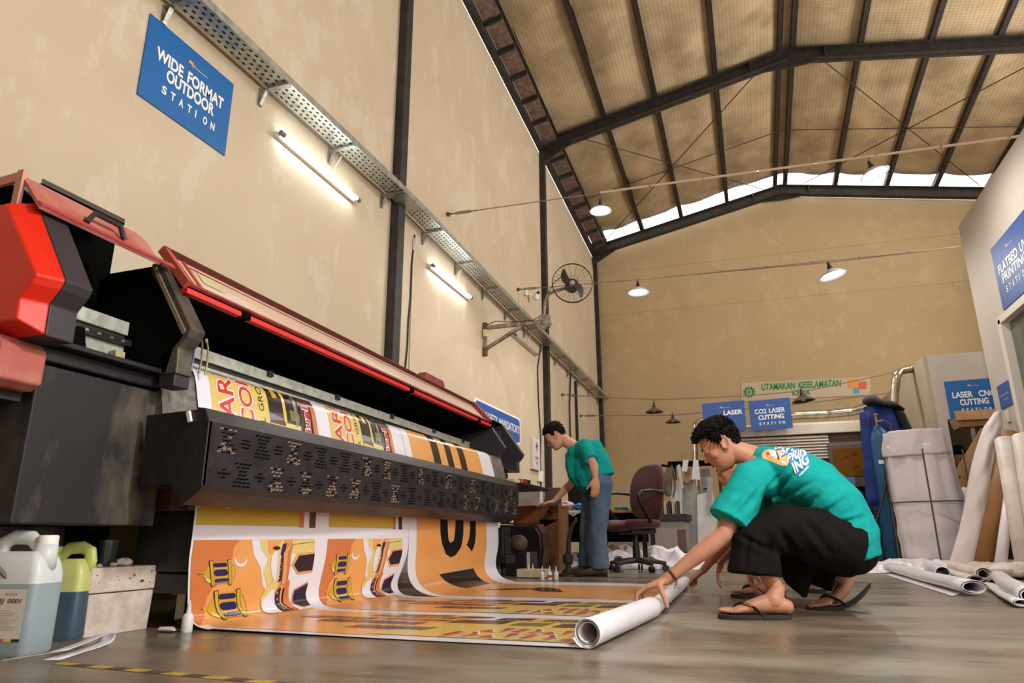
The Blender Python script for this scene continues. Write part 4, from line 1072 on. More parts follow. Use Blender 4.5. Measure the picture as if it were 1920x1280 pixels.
# --- part hanging below the bar and the curl onto the floor
def panel(u0, u1, us0, us1):
    """gold strip under the bar, then the festive picture, p across 0..1 and q down in picture pixels"""
    block(b1, 'gold', u0, us0, 0.60, 0.405); block(b1, 'deep', us0, us0 + (us1 - us0) * 0.3, 0.60, 0.40); block(b1, 'brown', us0 + (us1 - us0) * 0.62, us1, 0.60, 0.40)
    sA = PAB.atz(0.345); sF = PAB.atz(0.02)
    sk = (sF - sA) / 520.0
    def c(x, y):
        p = (x - 150 + 90 * max(0, (y - 295)) / 535.0) / 870.0
        return (u0 + (us1 - u0) * p, sA + (y - 295) * sk)
    def A(key, pts, layer): art(b1, key, [c(*q) for q in pts], PAB, lambda u, s: (u, s), layer, 0.02)
    lo = 830
    A('orange', [(150, 295), (1020, 295), (930, lo), (60, lo)], 1)
    A('deep', [(150, 295), (435, 295), (385, 345), (372, 420), (300, 470), (290, 560), (235, 590), (195, 640), (150, 760), (70, 830), (66, 800)], 2)
    A('white', ell(425, 430, 42, 42), 3); A('orange', ell(428, 412, 36, 40), 4)
    for cx, cy, h in ((275, 500, 1.0), (300, 712, 1.32)):
        def e(x, y): return (cx + x * h, cy + y * h)
        A('outline', [e(-118, -2), e(-60, 0), e(-60, 5), e(-118, 4)], 3)
        A('brass', [e(*q) for q in ell(-100, 2, 10, 12)], 3)
        A('outline', [e(*q) for q in ell(70, 0, 38, 62)], 3); A('orange', [e(*q) for q in ell(72, 0, 32, 55)], 4)
        A('brass', [e(-92, 0), e(-60, -40), e(-30, -58), e(-30, 62), e(-66, 58), e(-92, 20)], 4)
        A('cream', [e(-84, 20), e(-50, 40), e(-36, 62), e(-60, 58), e(-82, 40)], 5)
        A('brass', [e(-50, -66), e(90, -66), e(90, 66), e(-50, 66)], 5)
        for x in (-48, 62): A('outline', [e(x - 2, -78), e(x + 20, -82), e(x + 12, 82), e(x - 6, 78)], 6); A('gold', [e(x + 1, -74), e(x + 16, -78), e(x + 9, 78), e(x - 3, 74)], 7)
        for y, hh in ((-48, 13), (0, 20), (48, 12)): A('navy', [e(*q) for q in rrect(-30, 56, y - hh, y + hh, hh * 0.9)], 6)
        A('blue', [e(-26, 50), e(50, 50), e(46, 58), e(-22, 58)], 7)
    A('white', [(512, 297), (640, 297), (640, 420), (604, 480), (640, 560), (600, 640), (575, 600), (560, 480), (520, 400)], 2)
    A('cream', [(570, 297), (760, 297), (720, 400), (680, 560), (610, 620), (580, 520), (620, 430), (575, 360)], 3)
    A('orange', [(625, 300), (740, 300), (660, 400), (630, 405)], 4); A('outline', ell(690, 357, 30, 16), 5); A('plum', ell(695, 357, 22, 11), 6)
    A('cream', [(590, 640), (665, 575), (700, 600), (660, 700), (560, 790), (535, 785), (560, 690)], 4)
    A('white', [(535, 790), (560, 715), (640, 640), (672, 640), (640, 740), (655, 830), (590, 830), (548, 820)], 5)
    A('white', ell(682, 485, 46, 105), 5); A('cream', [(700, 385), (726, 420), (700, 580), (676, 590)], 6)
    A('navy', [(742, 330), (775, 320), (728, 470), (718, 585), (692, 590), (712, 440)], 6)
    A('orange', [(800, 318), (826, 335), (795, 395), (770, 600), (722, 612), (742, 395)], 7); A('deep', [(826, 335), (795, 395), (770, 600), (752, 604), (775, 395), (812, 325)], 8)
    A('deep', [(712, 618), (795, 590), (775, 720), (800, 830), (712, 830), (690, 740)], 6); A('orange', [(712, 618), (735, 612), (712, 740), (735, 830), (700, 830), (676, 745)], 7)
    A('navy', [(690, 640), (718, 630), (694, 745), (722, 830), (672, 830), (656, 740)], 8)
    for k in range(4): A('deep', ell(682 + (2, -2, -2, 8)[k], 665 + 45 * k, 8, 11, 10), 9)
    A('black', [(735, 640), (748, 636), (722, 740), (752, 830), (735, 830), (708, 740)], 8)
    A('cream', [(826, 300), (1020, 297), (1014, 395), (808, 408)], 3); A('outline', [(808, 332), (1018, 315), (1018, 318), (808, 336)], 4)
    A('white', [(808, 408), (1014, 380), (985, 560), (780, 582)], 3); A('white', [(790, 582), (985, 560), (940, 830), (790, 830)], 3)
    A('orange', [(805, 482), (855, 402), (1012, 393), (992, 548), (860, 554)], 5); A('plum', [(825, 484), (872, 418), (1008, 410), (988, 530), (862, 534)], 6)
    A('orange', [(790, 755), (832, 652), (965, 606), (943, 690), (938, 800), (860, 812)], 5); A('navy', [(800, 755), (840, 662), (960, 620), (938, 700), (932, 795), (862, 802)], 6); A('plum', [(822, 755), (852, 680), (955, 640), (934, 710), (928, 785), (864, 792)], 7)
panel(2.29, 3.08, 2.95, 3.08)
panel(3.19, 3.935, 3.82, 3.935)
# --- floor run of the two festive strips
def fl(x, u): return (u, PAB.atx(x))
def F(b, path, key, pts, layer, sub=0.08): art(b, key, [(u, path.atx(x)) for x, u in pts], path, lambda u, s: (u, s), layer, sub)
for u0, u1 in ((2.345, 3.075), (3.20, 3.93)):
    d = u1 - u0
    F(b1, PAB, 'orange', [(-2.15, u0), (-1.9, u0), (-1.9, u1), (-2.15, u1)], 1, 0.03); F(b1, PAB, 'orange', [(-1.9, u0), (-1.35, u0), (-1.20, u1), (-1.9, u1)], 1)
    F(b1, PAB, 'yellow', [(-1.42, u0 + .05 * d), (-0.56, u0), (-0.56, u1), (-1.0, u1), (-1.24, u0 + .62 * d), (-1.34, u0 + .35 * d)], 2)
    rr = random.Random(5)
    for row, xa, xb, hgt, key in ((0.24, -1.60, -1.27, 0.13, 'navy'), (0.46, -1.84, -1.36, 0.12, 'navy'), (0.62, -2.00, -1.66, 0.09, 'navy'), (0.66, -1.60, -1.30, 0.07, 'plum'), (0.80, -1.70, -1.32, 0.06, 'plum')):
        x = xa
        while x < xb:
            wd = rr.uniform(0.012, 0.03)
            F(b1, PAB, key, [(x, u0 + d * row), (x + wd, u0 + d * row), (x + wd + 0.03, u0 + d * (row + hgt)), (x + 0.03, u0 + d * (row + hgt))], 3, 0.2); x += wd + rr.uniform(0.006, 0.014)
    for xa, xb, ua, ub, key in ((-1.26, -1.02, 0.60, 0.80, 'brown'), (-0.98, -0.84, 0.58, 0.76, 'green'), (-0.80, -0.62, 0.57, 0.78, 'brown'), (-1.1, -0.95, 0.82, 0.95, 'plum'), (-1.30, -1.15, 0.88, 0.97, 'navy'), (-1.6, -1.35, 0.9, 0.97, 'navy'), (-0.9, -0.62, 0.83, 0.95, 'brown'), (-0.76, -0.66, 0.62, 0.72, 'plum'), (-1.2, -1.08, 0.63, 0.7, 'black')):
        F(b1, PAB, key, [(xa, u0 + d * ua), (xb, u0 + d * (ua + 0.02)), (xb + 0.02, u0 + d * ub), (xa + 0.02, u0 + d * (ub - 0.03))], 3, 0.2)
    for k in range(14):
        x = -1.05 + k * 0.035; F(b1, PAB, 'pink', [(x, u0 + d * .80), (x + .02, u0 + d * .80), (x + .026, u0 + d * .845), (x + .006, u0 + d * .845)], 4, 0.2)
    # big red capitals with white rims, two rows
    for row, xa, xb in ((0.07, -1.12, -0.60), (0.27, -1.02, -0.60)):
        n = 7; w_ = (xb - xa) / n
        for k in range(n):
            x = xa + k * w_; a, c = u0 + d * row, u0 + d * (row + 0.16)
            shape = [[(x, a), (x + .025, a), (x + .05, c), (x + .025, c)], [(x + .01, c), (x + .05, c), (x + .02, a)], [(x, a), (x + .055, a), (x + .03, (a + c) / 2)], [(x + .005, a), (x + .02, a), (x + .05, (a + c) / 2), (x + .03, c), (x + .012, c), (x + .03, (a + c) / 2)]][(k * 3 + int(row * 10)) % 4]
            cx = sum(q[0] for q in shape) / len(shape); cy = sum(q[1] for q in shape) / len(shape)
            F(b1, PAB, 'white', [(cx + (q[0] - cx) * 1.35, cy + (q[1] - cy) * 1.3) for q in shape], 4, 0.2)
            F(b1, PAB, 'red', shape, 5, 0.2)
# --- the orange strip with black numerals
block(b2, 'orange', 4.13, 5.25, 0.60, 0.25, 1, PCC)
s0, s1 = PCC.atz(0.25), PCC.l[-1]
sm_ = PCC.atx(-1.75)
art(b2, 'orange', [(4.13, s0), (5.25, s0), (5.25, sm_), (4.13, sm_)], PCC, lambda u, s: (u, s), 1, 0.03)
art(b2, 'orange', [(4.13, sm_), (5.25, sm_), (5.25, s1), (4.13, s1)], PCC, lambda u, s: (u, s), 1, 0.08)
def N(pts, layer=2): art(b2, 'black', [(u, PCC.atz(z)) for u, z in pts], PCC, lambda u, s: (u, s), layer, 0.02)
N([(4.44, 0.52), (4.55, 0.52), (4.56, 0.40), (4.575, 0.33), (4.61, 0.31), (4.655, 0.33), (4.67, 0.40), (4.68, 0.52), (4.81, 0.52), (4.80, 0.36), (4.77, 0.27), (4.70, 0.215), (4.63, 0.205), (4.55, 0.23), (4.49, 0.29), (4.455, 0.38)])
N([(4.91, 0.52), (5.03, 0.52), (5.03, 0.38), (5.00, 0.29), (4.965, 0.235), (4.86, 0.285), (4.90, 0.34), (4.925, 0.42)])
N([(4.46, 0.105), (5.03, 0.12), (5.06, 0.06), (5.07, 0.018), (4.60, 0.016), (4.52, 0.05)])
F(b2, PCC, 'black', [(-1.68, 4.72), (-1.50, 4.84), (-1.50, 4.86), (-1.66, 4.78), (-1.86, 4.68)], 2, 0.1); F(b2, PCC, 'black', [(-1.50, 4.72), (-1.50, 4.97), (-1.34, 4.85), (-1.22, 4.56), (-1.38, 4.58)], 2, 0.1); F(b2, PCC, 'black', [(-1.80, 4.62), (-1.50, 4.75), (-1.50, 4.78), (-1.82, 4.68)], 3, 0.1)
o = b1.build('festive_print', list(INK.values()), bn, smooth='all', recalc=False); o['label'] = 'two orange and yellow festive prints with lanterns'
o = b2.build('orange_print', list(INK.values()), bn, smooth='all', recalc=False); o['label'] = 'orange print with big black characters'

# ---------------- the roll of vinyl being rolled up on the floor
rl = thing('vinyl_roll', 'long white vinyl roll on the floor gripped by the crouching man in front', 'roll', (-0.53, 3.7, 0))
def vroll(y0, y1, x0, x1, r, ri, name, turns=3.2):
    b = MB(); b.T = Matrix.Translation(-rl.location)
    n = int(turns * 28); rows = []
    L = 26
    for j in range(L + 1):
        t = j / L; y = y0 + (y1 - y0) * t
        prof = []
        for k in range(n + 1):
            a = -PI / 2 + 2 * PI * turns * k / n
            rr = ri + (r - ri) * k / n
            sq = 1.0 - 0.06 * t * math.sin(a) * (1 if math.sin(a) > 0 else 0)
            prof.append(Vector((x0 + (x1 - x0) * t - rr * math.cos(a), y + 0.012 * math.sin(k * 0.05) * (1 - t), r + 0.0015 + rr * math.sin(a) * sq)))
        rows.append(prof)
    b.rings(rows, cap=False, closed=False)
    return b.build(name, PAPER, rl, smooth='all', solid=0.002)
vroll(2.34, 3.235, -0.552, -0.468, 0.047, 0.029, 'rolled_sheet')
vroll(3.22, 5.10, -0.468, -0.500, 0.037, 0.020, 'rolled_sheet')
b = MB(); b.T = Matrix.Translation(-rl.location)
b.sheet(lambda u, v: Vector((-0.56 + 0.05 * u, 2.36 + 1.0 * v, 0.005 + 0.05 * u * u)), 6, 10)

# ---------------- things on the floor at the left foreground
def jug(name, label, loc, rz, wx, dy, h, body, liquid, level, cap_c):
    t = thing(name, label, 'jug', loc, None, rz)
    def sec(s, z, rx=1.0): return [Vector((p[0], p[1], z)) for p in rrect(-wx * s * rx, wx * s * rx, -dy * s, dy * s, min(wx, dy) * s * 0.45, 5)]
    b = MB()
    hs = 0.70
    pr_ = [(0.93, 0.0), (1.0, 0.012), (1.0, h * 0.45), (1.0, h * 0.66), (0.97, h * hs), (0.88, h * 0.78), (0.70, h * 0.86)]
    b.rings([sec(s, z) for s, z in pr_], cap=True)
    # handle arch: slab with a hole, along the width, and the neck at the other end
    zt = h * 0.97
    def slab(pts, yw): b.rings([[Vector((x, y, z)) for x, z in pts] for y in (-yw, yw)])
    sg = 1 if cap_c else -1
    b.tube([(-sg * wx * 0.74, 0, h * 0.72), (-sg * wx * 0.86, 0, h * 0.84), (-sg * wx * 0.78, 0, h * 0.94), (-sg * wx * 0.45, 0, h * 0.985), (sg * wx * 0.1, 0, h * 0.975), (sg * wx * 0.40, 0, h * 0.90), (sg * wx * 0.50, 0, h * 0.78)], [dy * 0.30] * 7, 14, flat=(1.25, 0.9))
    b.tube([(sg * wx * 0.62, 0, h * 0.70), (sg * wx * 0.66, 0, h * 0.93)], [dy * 0.62, dy * 0.5], 14)
    bo = b.build('body', body, t, smooth='all')
    b = MB(); b.rings([sec(s * 1.004, z) for s, z in [(0.935, -0.0) , (1.0, 0.012), (1.0, level * 0.6), (1.0, level)]], cap=True)
    b.v = [v + Vector((0, 0, 0.0005)) for v in b.v]
    b.build('liquid', liquid, t, smooth=True)
    b = MB(); b.lathe([(0.020, h * 0.90), (0.030, h * 0.91), (0.031, h * 0.985), (0.027, h * 1.0)], (wx * 0.66, 0, 0) if cap_c else (-wx * 0.66, 0, 0), 18)
    b.build('cap', SWHITE if cap_c else body, t, smooth=True)
    return t, bo
HDPE = M('cloudy_plastic', (214, 216, 216), 0.35)
HDPEY = M('yellowed_plastic', (206, 206, 130), 0.35, c2=(196, 200, 110), scale=8)
GREYL = M('grey_blue_liquid', (150, 164, 170), 0.3)
BLUEL = M('slate_blue_liquid', (64, 84, 102), 0.3, c2=(78, 96, 110), scale=6)
p = at(26, 1234, 'z', 0.0)
j1, _ = jug('plastic_jug', 'cloudy white jug with a paper label at the left foreground', (p.x - 0.10, p.y + 0.055, 0), 0.2, 0.108, 0.064, 0.365, HDPE, GREYL, 0.215, True)
b = MB(); fn = plane_fn((-0.025, -0.0655, 0.045), (0.112, 0, 0), (0, 0, 0.155), (0, -1, 0), 0.0)
b.mat(0); put_poly(b, [(0, 0), (1, 0), (1, 1), (0, 1)], fn)
b.mat(1); put_text(b, 'RJ 0001', lambda u, v: fn(u, v) + Vector((0, -.0006, 0)), 0.12, 0.86, 0.70, 0.82, 0.02, 0.2)
for k, cc in enumerate((2, 3, 4, 5)): b.mat(cc); put_poly(b, [(k / 4, 0.0), ((k + 1) / 4, 0.0), ((k + 1) / 4, 0.055), (k / 4, 0.055)], lambda u, v: fn(u, v) + Vector((0, -.0006, 0)))
b.mat(6)
for k in range(9):
    y = 0.58 - 0.045 * k; put_poly(b, [(0.08, y), (0.55 + 0.35 * ((k * 37) % 10) / 10, y), (0.55 + 0.35 * ((k * 37) % 10) / 10, y + 0.014), (0.08, y + 0.014)], lambda u, v: fn(u, v) + Vector((0, -.0006, 0)))
for k, cc in enumerate((3, 7, 7, 2)): b.mat(cc); put_poly(b, ell(0.36 + 0.1 * k, 0.90, 0.035, 0.022, 10), lambda u, v: fn(u, v) + Vector((0, -.0006, 0)))
b.build('paper_label', [M('label_paper', (216, 206, 196), 0.6), M('label_print', (60, 56, 58), 0.6), M('label_cyan', (80, 150, 196), 0.5), M('label_red', (206, 92, 92), 0.5), M('label_yellow', (216, 196, 90), 0.5), M('label_black', (50, 44, 44), 0.5), M('label_grey', (176, 168, 162), 0.6), M('label_green', (120, 160, 110), 0.6)], j1, recalc=False)
p = at(122, 1210, 'z', 0.0)
jug('plastic_jug', 'yellowed jug half full of dark blue liquid beside the white foam box', (p.x - 0.18, p.y + 0.115, 0), 0.33, 0.09, 0.062, 0.325, HDPEY, BLUEL, 0.165, False)
# foam box
FOAM = M('grubby_foam', (222, 206, 194), 0.8, c2=(200, 180, 164), scale=14, bump=0.25, bscale=140)
pa, pb_ = at(155, 1197, 'z', 0), at(280, 1178, 'z', 0)
dd = (pb_ - pa).normalized(); nn_ = Vector((-dd.y, dd.x, 0))
fb = thing('foam_box', 'white foam box with a scuffed lid and colour stains beside the yellow jug', 'box', (pa + pb_) / 2 + nn_ * 0.10, None, math.atan2(dd.y, dd.x))
W2 = (pb_ - pa).length / 2
b = MB(); b.rings([[Vector((x, y, z)) for x, y in rrect(-W2 * s, W2 * s, -0.10 * s, 0.10 * s, 0.008, 2)] for s, z in ((0.96, 0), (1.0, 0.15))]); b.build('box_body', FOAM, fb, bevel=0.003)
b = MB(); b.rings([[Vector((x, y, z)) for x, y in rrect(-W2 * 1.03, W2 * 1.03, -0.104, 0.104, 0.01, 2)] for z in (0.154, 0.245)]); b.build('lid', FOAM, fb, bevel=0.004)
b = MB(); rr = random.Random(9)
fn = plane_fn((-W2, -0.1047, 0.155), (2 * W2, 0, 0), (0, 0, 0.09), (0, -1, 0), 0.0)
for key, cx, cy, r in ((0, 0.62, 0.62, .05), (1, 0.56, 0.5, .035), (2, 0.76, 0.35, .06), (3, 0.70, 0.40, .03), (0, 0.90, 0.75, .035), (4, 0.89, 0.28, .035), (5, 0.36, 0.6, .02), (5, 0.40, 0.45, .018), (5, 0.10, 0.4, .02), (5, 0.06, 0.7, .02)):
    b.mat(key); put_poly(b, [(cx + r * 0.6 * math.cos(t) * rr.uniform(.5, 1.2), cy + 1.6 * r * math.sin(t) * rr.uniform(.5, 1.2)) for t in (2 * PI * j / 9 for j in range(9))], fn)
b.build('paint_stains', [M('stain_red', (186, 40, 48)), M('stain_green', (90, 130, 84)), M('stain_blue', (36, 60, 140)), M('stain_yellow', (216, 186, 60)), M('stain_orange', (206, 110, 60)), M('stain_black', (50, 44, 44))], fb, recalc=False)
# crumpled coloured wrappers and a glass on the box
MW = Matrix.Translation(fb.location) @ Matrix.Rotation(math.atan2(dd.y, dd.x), 4, 'Z')
def onbox(x, y, z=0.246): return MW @ Vector((x, y, z))
q = onbox(0.035, 0.06)
b = MB(); b.lathe([(0.030, 0.0), (0.032, 0.005), (0.037, 0.10), (0.035, 0.10), (0.030, 0.008), (0.0, 0.008)], q, 22)
o = b.build('drinking_glass', M('dirty_glass', (200, 206, 196), 0.08, trans=0.92, ior=1.3), smooth=True); re_origin(o, q); tag(o, 'clear drinking glass standing on the foam box', 'glass')
for (x, y, c, nm, s) in ((0.03, -0.045, (216, 204, 190), 'crumpled white wrapper on the right half of the foam box lid', 0.034), (0.058, -0.02, (196, 176, 60), 'crumpled yellow wrapper on the foam box lid', 0.026), (0.085, 0.0, (150, 50, 84), 'crumpled magenta wrapper at the right edge of the foam box lid', 0.026), (-0.02, -0.05, (210, 196, 186), 'small white lump in the middle of the foam box lid', 0.016), (-0.09, -0.06, (204, 190, 178), 'small pale scrap at the left end of the foam box lid', 0.014)):
    b = MB(); b.ball((0, 0, 0), s, s * 0.8, s * 0.5, 8)
    q = onbox(x, y, 0.246 + s * 0.42)
    b.v = [q + v * (1 + 0.35 * noise.noise(v * 60 + Vector((x * 90, y * 50, 0)))) for v in b.v]
    o = b.build('wrapper', M('wrapper_' + nm[:12], c, 0.4)); re_origin(o, q - Vector((0, 0, s * 0.42))); tag(o, nm, 'wrapper')
# folded white paper offcut
p0 = at(112, 1238, 'z', 0); p1 = at(226, 1205, 'z', 0); d_ = (p1 - p0); L_ = d_.length; d_.normalize(); sd_ = Vector((-d_.y, d_.x, 0))
prof = [(0.0, 0.002), (0.35, 0.003), (0.7, 0.003), (0.90, 0.006), (0.975, 0.014), (1.0, 0.024), (0.985, 0.034), (0.92, 0.040), (0.75, 0.038), (0.5, 0.031), (0.25, 0.026), (0.08, 0.024)]
b = MB(); b.rings([[p0 + d_ * (L_ * t * (1 - 0.1 * abs(v - 0.5))) + sd_ * (0.055 * v + 0.012 * t) + Vector((0, 0, z * (1 - 0.25 * v))) for t, z in prof] for v in (0, 0.25, 0.5, 0.75, 1.0)], cap=False, closed=False)
o = b.build('paper_offcut', PAPER, smooth='all', solid=0.0012); re_origin(o, p0); tag(o, 'folded white paper offcut on the floor before the jugs', 'paper')
b = MB(); q0 = at(0, 1240, 'z', 0); q1 = at(115, 1222, 'z', 0)
b.sheet(lambda u, v: q0 + (q1 - q0) * u + Vector((0.0, 0.05, 0)) * v + Vector((0, 0, 0.002 + 0.004 * noise.noise(Vector((u * 6, v * 4, 2))) ** 2)), 14, 5)
o = b.build('paper_offcut', PAPERD, smooth='all', solid=0.001); re_origin(o, q0); tag(o, 'flat soiled paper strip under the front edge of the white jug', 'paper')
# yellow and dark hazard tape on the floor
b = MB(); t0, t1 = at(105, 1243, 'z', 0), at(640, 1292, 'z', 0); d_ = t1 - t0; nrm = Vector((-d_.y, d_.x, 0)).normalized() * 0.017
n = 14
for k in range(n):
    a, c = t0 + d_ * k / n, t0 + d_ * (k + 1) / n; sk = d_.normalized() * 0.012
    b.mat(k % 2)
    i = [b.addv(v) for v in (a - nrm, c - nrm, c + nrm + sk, a + nrm + sk)] if True else 0
    b.face(i)
b.v = [v + Vector((0, 0, 0.0012)) for v in b.v]
o = b.build('floor_tape', [M('tape_yellow', (206, 170, 50), 0.5, c2=(160, 138, 80), scale=30), M('tape_dark_worn', (84, 72, 60), 0.6)]); o['kind'] = 'thing'; re_origin(o, t0); tag(o, 'worn yellow and dark hazard tape stuck on the floor at the bottom left', 'tape')
# glue bottles
def glue(p, label, s=1.0, red=False, lying=False):
    t = thing('glue_bottle', label, 'bottle', p, 'small white glue bottles')
    b = MB(); b.lathe([(0.019, 0), (0.021, 0.004), (0.021, 0.055), (0.016, 0.066), (0.009, 0.07)], (0, 0, 0), 16); b.build('body', M('bottle_white', (226, 224, 220), 0.35), t, smooth=True)
    b = MB(); b.lathe([(0.010, 0.068), (0.009, 0.082), (0.003, 0.115), (0.002, 0.118)], (0, 0, 0), 12); b.build('nozzle', M('nozzle_white', (214, 214, 212), 0.35), t, smooth=True)
    if red:
        b = MB(); b.rings([[Vector((0.0214 * math.cos(a), 0.0214 * math.sin(a), z)) for a in [PI * (1.15 + 0.9 * k / 8) for k in range(9)]] for z in (0.022, 0.042)], closed=False); b.build('red_label', M('bottle_red', (196, 60, 60), 0.5), t)
    t.scale = (s, s, s)
    return t
q = at(362, 1176, 'z', 0); q = Vector((-2.13, 2.28, 0)); glue((q.x, q.y, 0), 'white pointed glue bottle on the floor at the near corner of the banner', 1.0)
b = MB(); b.tube([(q.x - 0.10, q.y - 0.03, 0.012), (q.x - 0.05, q.y - 0.025, 0.012), (q.x - 0.03, q.y - 0.03, 0.010)], [0.010, 0.012, 0.004], 8, flat=(1.4, 0.8)); o = b.build('glue_tube', M('tube_white', (216, 208, 202), 0.4), smooth=True); re_origin(o, (q.x - 0.07, q.y - 0.03, 0)); tag(o, 'white squeezed tube lying on the floor left of the near glue bottle', 'tube')
# ================================================================ people
SKIN = M('skin_tan', (190, 134, 106), 0.55, c2=(178, 120, 94), scale=9)
SKIN2 = M('skin_light', (206, 156, 126), 0.55, c2=(196, 142, 112), scale=9)
SKIN3 = M('skin_brown', (176, 116, 88), 0.55, c2=(164, 104, 78), scale=9)
HAIR = M('black_hair', (13, 11, 10), 0.75, c2=(24, 20, 18), scale=40, bump=0.3, bscale=160, spec=0.15)
def cloth(name, c, c2, sc=7.0, b=0.5, bs=5.0, st=(1, 1, 1)):
    return M(name, c, 0.9, c2=c2, scale=sc, bump=b, bscale=bs, stretch=st, spec=0.15)
TEAL = cloth('teal_cotton', (24, 156, 150), (20, 146, 142), 6, 0.32, 9, (1.0, 1.0, 2.2))
DENIM = M('blue_denim', (66, 88, 112), 0.9, c2=(108, 128, 148), scale=3.2, lo=0.40, hi=0.72, bump=0.45, bscale=16, stretch=(1, 1, 0.6))
BLACKCL = cloth('black_twill', (20, 17, 16), (25, 21, 20), 8, 0.55, 9)
RUBBER = M('dark_brown_rubber', (46, 36, 32), 0.6)
LIP = M('lip', (164, 98, 82), 0.5)
EYEW = M('eye_white', (206, 196, 186), 0.3); EYEB = M('eye_dark', (26, 18, 16), 0.2); BROW = M('eyebrow', (36, 26, 22), 0.8)

def fuse(mb, name, mats, parent, voxel=0.006, smooth=4, fac=0.5, wrinkle=0.0, wscale=0.08, creases=None):
    o = mb.build(name + '_raw', mats, None)
    r = o.modifiers.new('r', 'REMESH'); r.mode = 'VOXEL'; r.voxel_size = voxel; r.use_smooth_shade = True
    s = o.modifiers.new('s', 'SMOOTH'); s.factor = fac; s.iterations = smooth
    dg = bpy.context.evaluated_depsgraph_get()
    me = bpy.data.meshes.new_from_object(o.evaluated_get(dg))
    old = o.data
    bpy.data.objects.remove(o); bpy.data.meshes.remove(old)
    if wrinkle:
        for v in me.vertices:
            q = v.co / wscale
            v.co += v.normal * wrinkle * (noise.noise(q) + 0.5 * noise.noise(q * 2.1 + Vector((7, 3, 1))))
        me.update()
    if creases:
        for a, c, w_, dep in creases:
            ab = c - a; L2 = ab.x * ab.x + ab.z * ab.z
            for v in me.vertices:
                p = v.co
                if p.y > a.y + 0.16: continue
                t = ((p.x - a.x) * ab.x + (p.z - a.z) * ab.z) / L2
                if t < -0.1 or t > 1.1: continue
                dx, dz = p.x - a.x - ab.x * t, p.z - a.z - ab.z * t
                d = math.copysign(math.hypot(dx, dz), dx * ab.z - dz * ab.x) / w_
                if abs(d) > 3: continue
                k = math.sin(PI * max(0, min(1, (t + 0.1) / 1.2)))
                v.co += v.normal * dep * k * (-math.exp(-d * d * 1.6) + 0.8 * math.exp(-(d - 1.25) ** 2 * 1.6) + 0.4 * math.exp(-(d + 1.3) ** 2 * 1.6))
        me.update()
    me.name = name
    for p in me.polygons: p.use_smooth = True
    me.materials.clear()
    for mm in (mats if isinstance(mats, (list, tuple)) else [mats]): me.materials.append(mm)
    o = bpy.data.objects.new(name, me); col.objects.link(o)
    if parent is not None: o.parent = parent
    return o

def head_frame(c, f, lft):
    """4x4 from head coordinates (forward, left, up) to world; c the head's middle between the ears"""
    f = Vector(f).normalized(); l = Vector(lft); l = (l - f * l.dot(f)).normalized(); u = f.cross(l)
    m = Matrix((f, l, u)).transposed().to_4x4(); m.translation = Vector(c)
    return m
HEADR = [(0.121, 0.015, -0.050, 0.028), (0.112, 0.048, -0.074, 0.052), (0.092, 0.074, -0.091, 0.067), (0.065, 0.087, -0.099, 0.0755), (0.040, 0.0935, -0.101, 0.0775), (0.024, 0.0945, -0.099, 0.0765), (0.010, 0.0875, -0.096, 0.0745), (-0.008, 0.087, -0.090, 0.072),
         (-0.028, 0.087, -0.080, 0.0685), (-0.046, 0.0875, -0.066, 0.0645), (-0.062, 0.087, -0.052, 0.060), (-0.078, 0.083, -0.038, 0.053), (-0.092, 0.081, -0.022, 0.044), (-0.104, 0.076, -0.004, 0.032), (-0.111, 0.066, 0.012, 0.017)]
def head(mb, m):
    mb0 = mb.T; mb.T = m
    R = []
    for u, a, b, w_ in HEADR:
        c = (a + b) / 2; h = (a - b) / 2; row = []
        for k in range(28):
            t = 2 * PI * k / 28; ct, st = math.cos(t), math.sin(t)
            e = 0.86 if ct > 0 else 0.95
            row.append((c + h * math.copysign(abs(ct) ** e, ct), w_ * math.copysign(abs(st) ** 0.9, st), u))
        R.append(row)
    mb.rings(R[::-1])
    # nose
    mb.rings([[(f + 0.0, -w_, u), (f + d * 0.75, -w_ * 0.55, u), (f + d, 0, u), (f + d * 0.75, w_ * 0.55, u), (f, w_, u), (f - 0.012, w_ * 0.8, u), (f - 0.012, -w_ * 0.8, u)] for f, d, w_, u in ((0.084, 0.007, 0.010, 0.022), (0.083, 0.013, 0.012, 0.004), (0.083, 0.023, 0.015, -0.012), (0.083, 0.033, 0.019, -0.024), (0.083, 0.031, 0.0195, -0.031), (0.082, 0.016, 0.015, -0.037))])
    mb.ball((0.109, 0, -0.026), 0.0095, 0.010, 0.009, 8)
    for s in (-1, 1):
        mb.ball((0.092, s * 0.013, -0.030), 0.010, 0.0075, 0.0075, 8)
        mb.ball((0.052, s * 0.046, -0.018), 0.030, 0.021, 0.024, 8)            # cheek bone
        mb.ball((0.077, s * 0.032, 0.010), 0.014, 0.016, 0.011, 8)             # lids
        mb.ball((0.082, s * 0.030, 0.027), 0.012, 0.022, 0.007, 8)             # brow ridge
        # ear
        ring = [(-0.012 + 0.020 * math.cos(t) - 0.006 * math.sin(t), s * (0.079 + 0.006 * math.cos(t + 2.2)), 0.0 + 0.031 * math.sin(t)) for t in (2 * PI * k / 14 for k in range(14))]
        mb.tube(ring + [ring[0], ring[1]], 0.0052, 7, cap=False)
        mb.ball((-0.011, s * 0.0745, -0.002), 0.016, 0.005, 0.025, 7); mb.ball((-0.003, s * 0.080, -0.026), 0.009, 0.006, 0.009, 7); mb.ball((0.004, s * 0.077, -0.004), 0.006, 0.005, 0.009, 6)
    mb.ball((0.087, 0, -0.0515), 0.010, 0.022, 0.0065, 8); mb.ball((0.084, 0, -0.063), 0.010, 0.019, 0.007, 8)
    mb.ball((0.074, 0, -0.095), 0.014, 0.020, 0.014, 8)
    mb.T = mb0
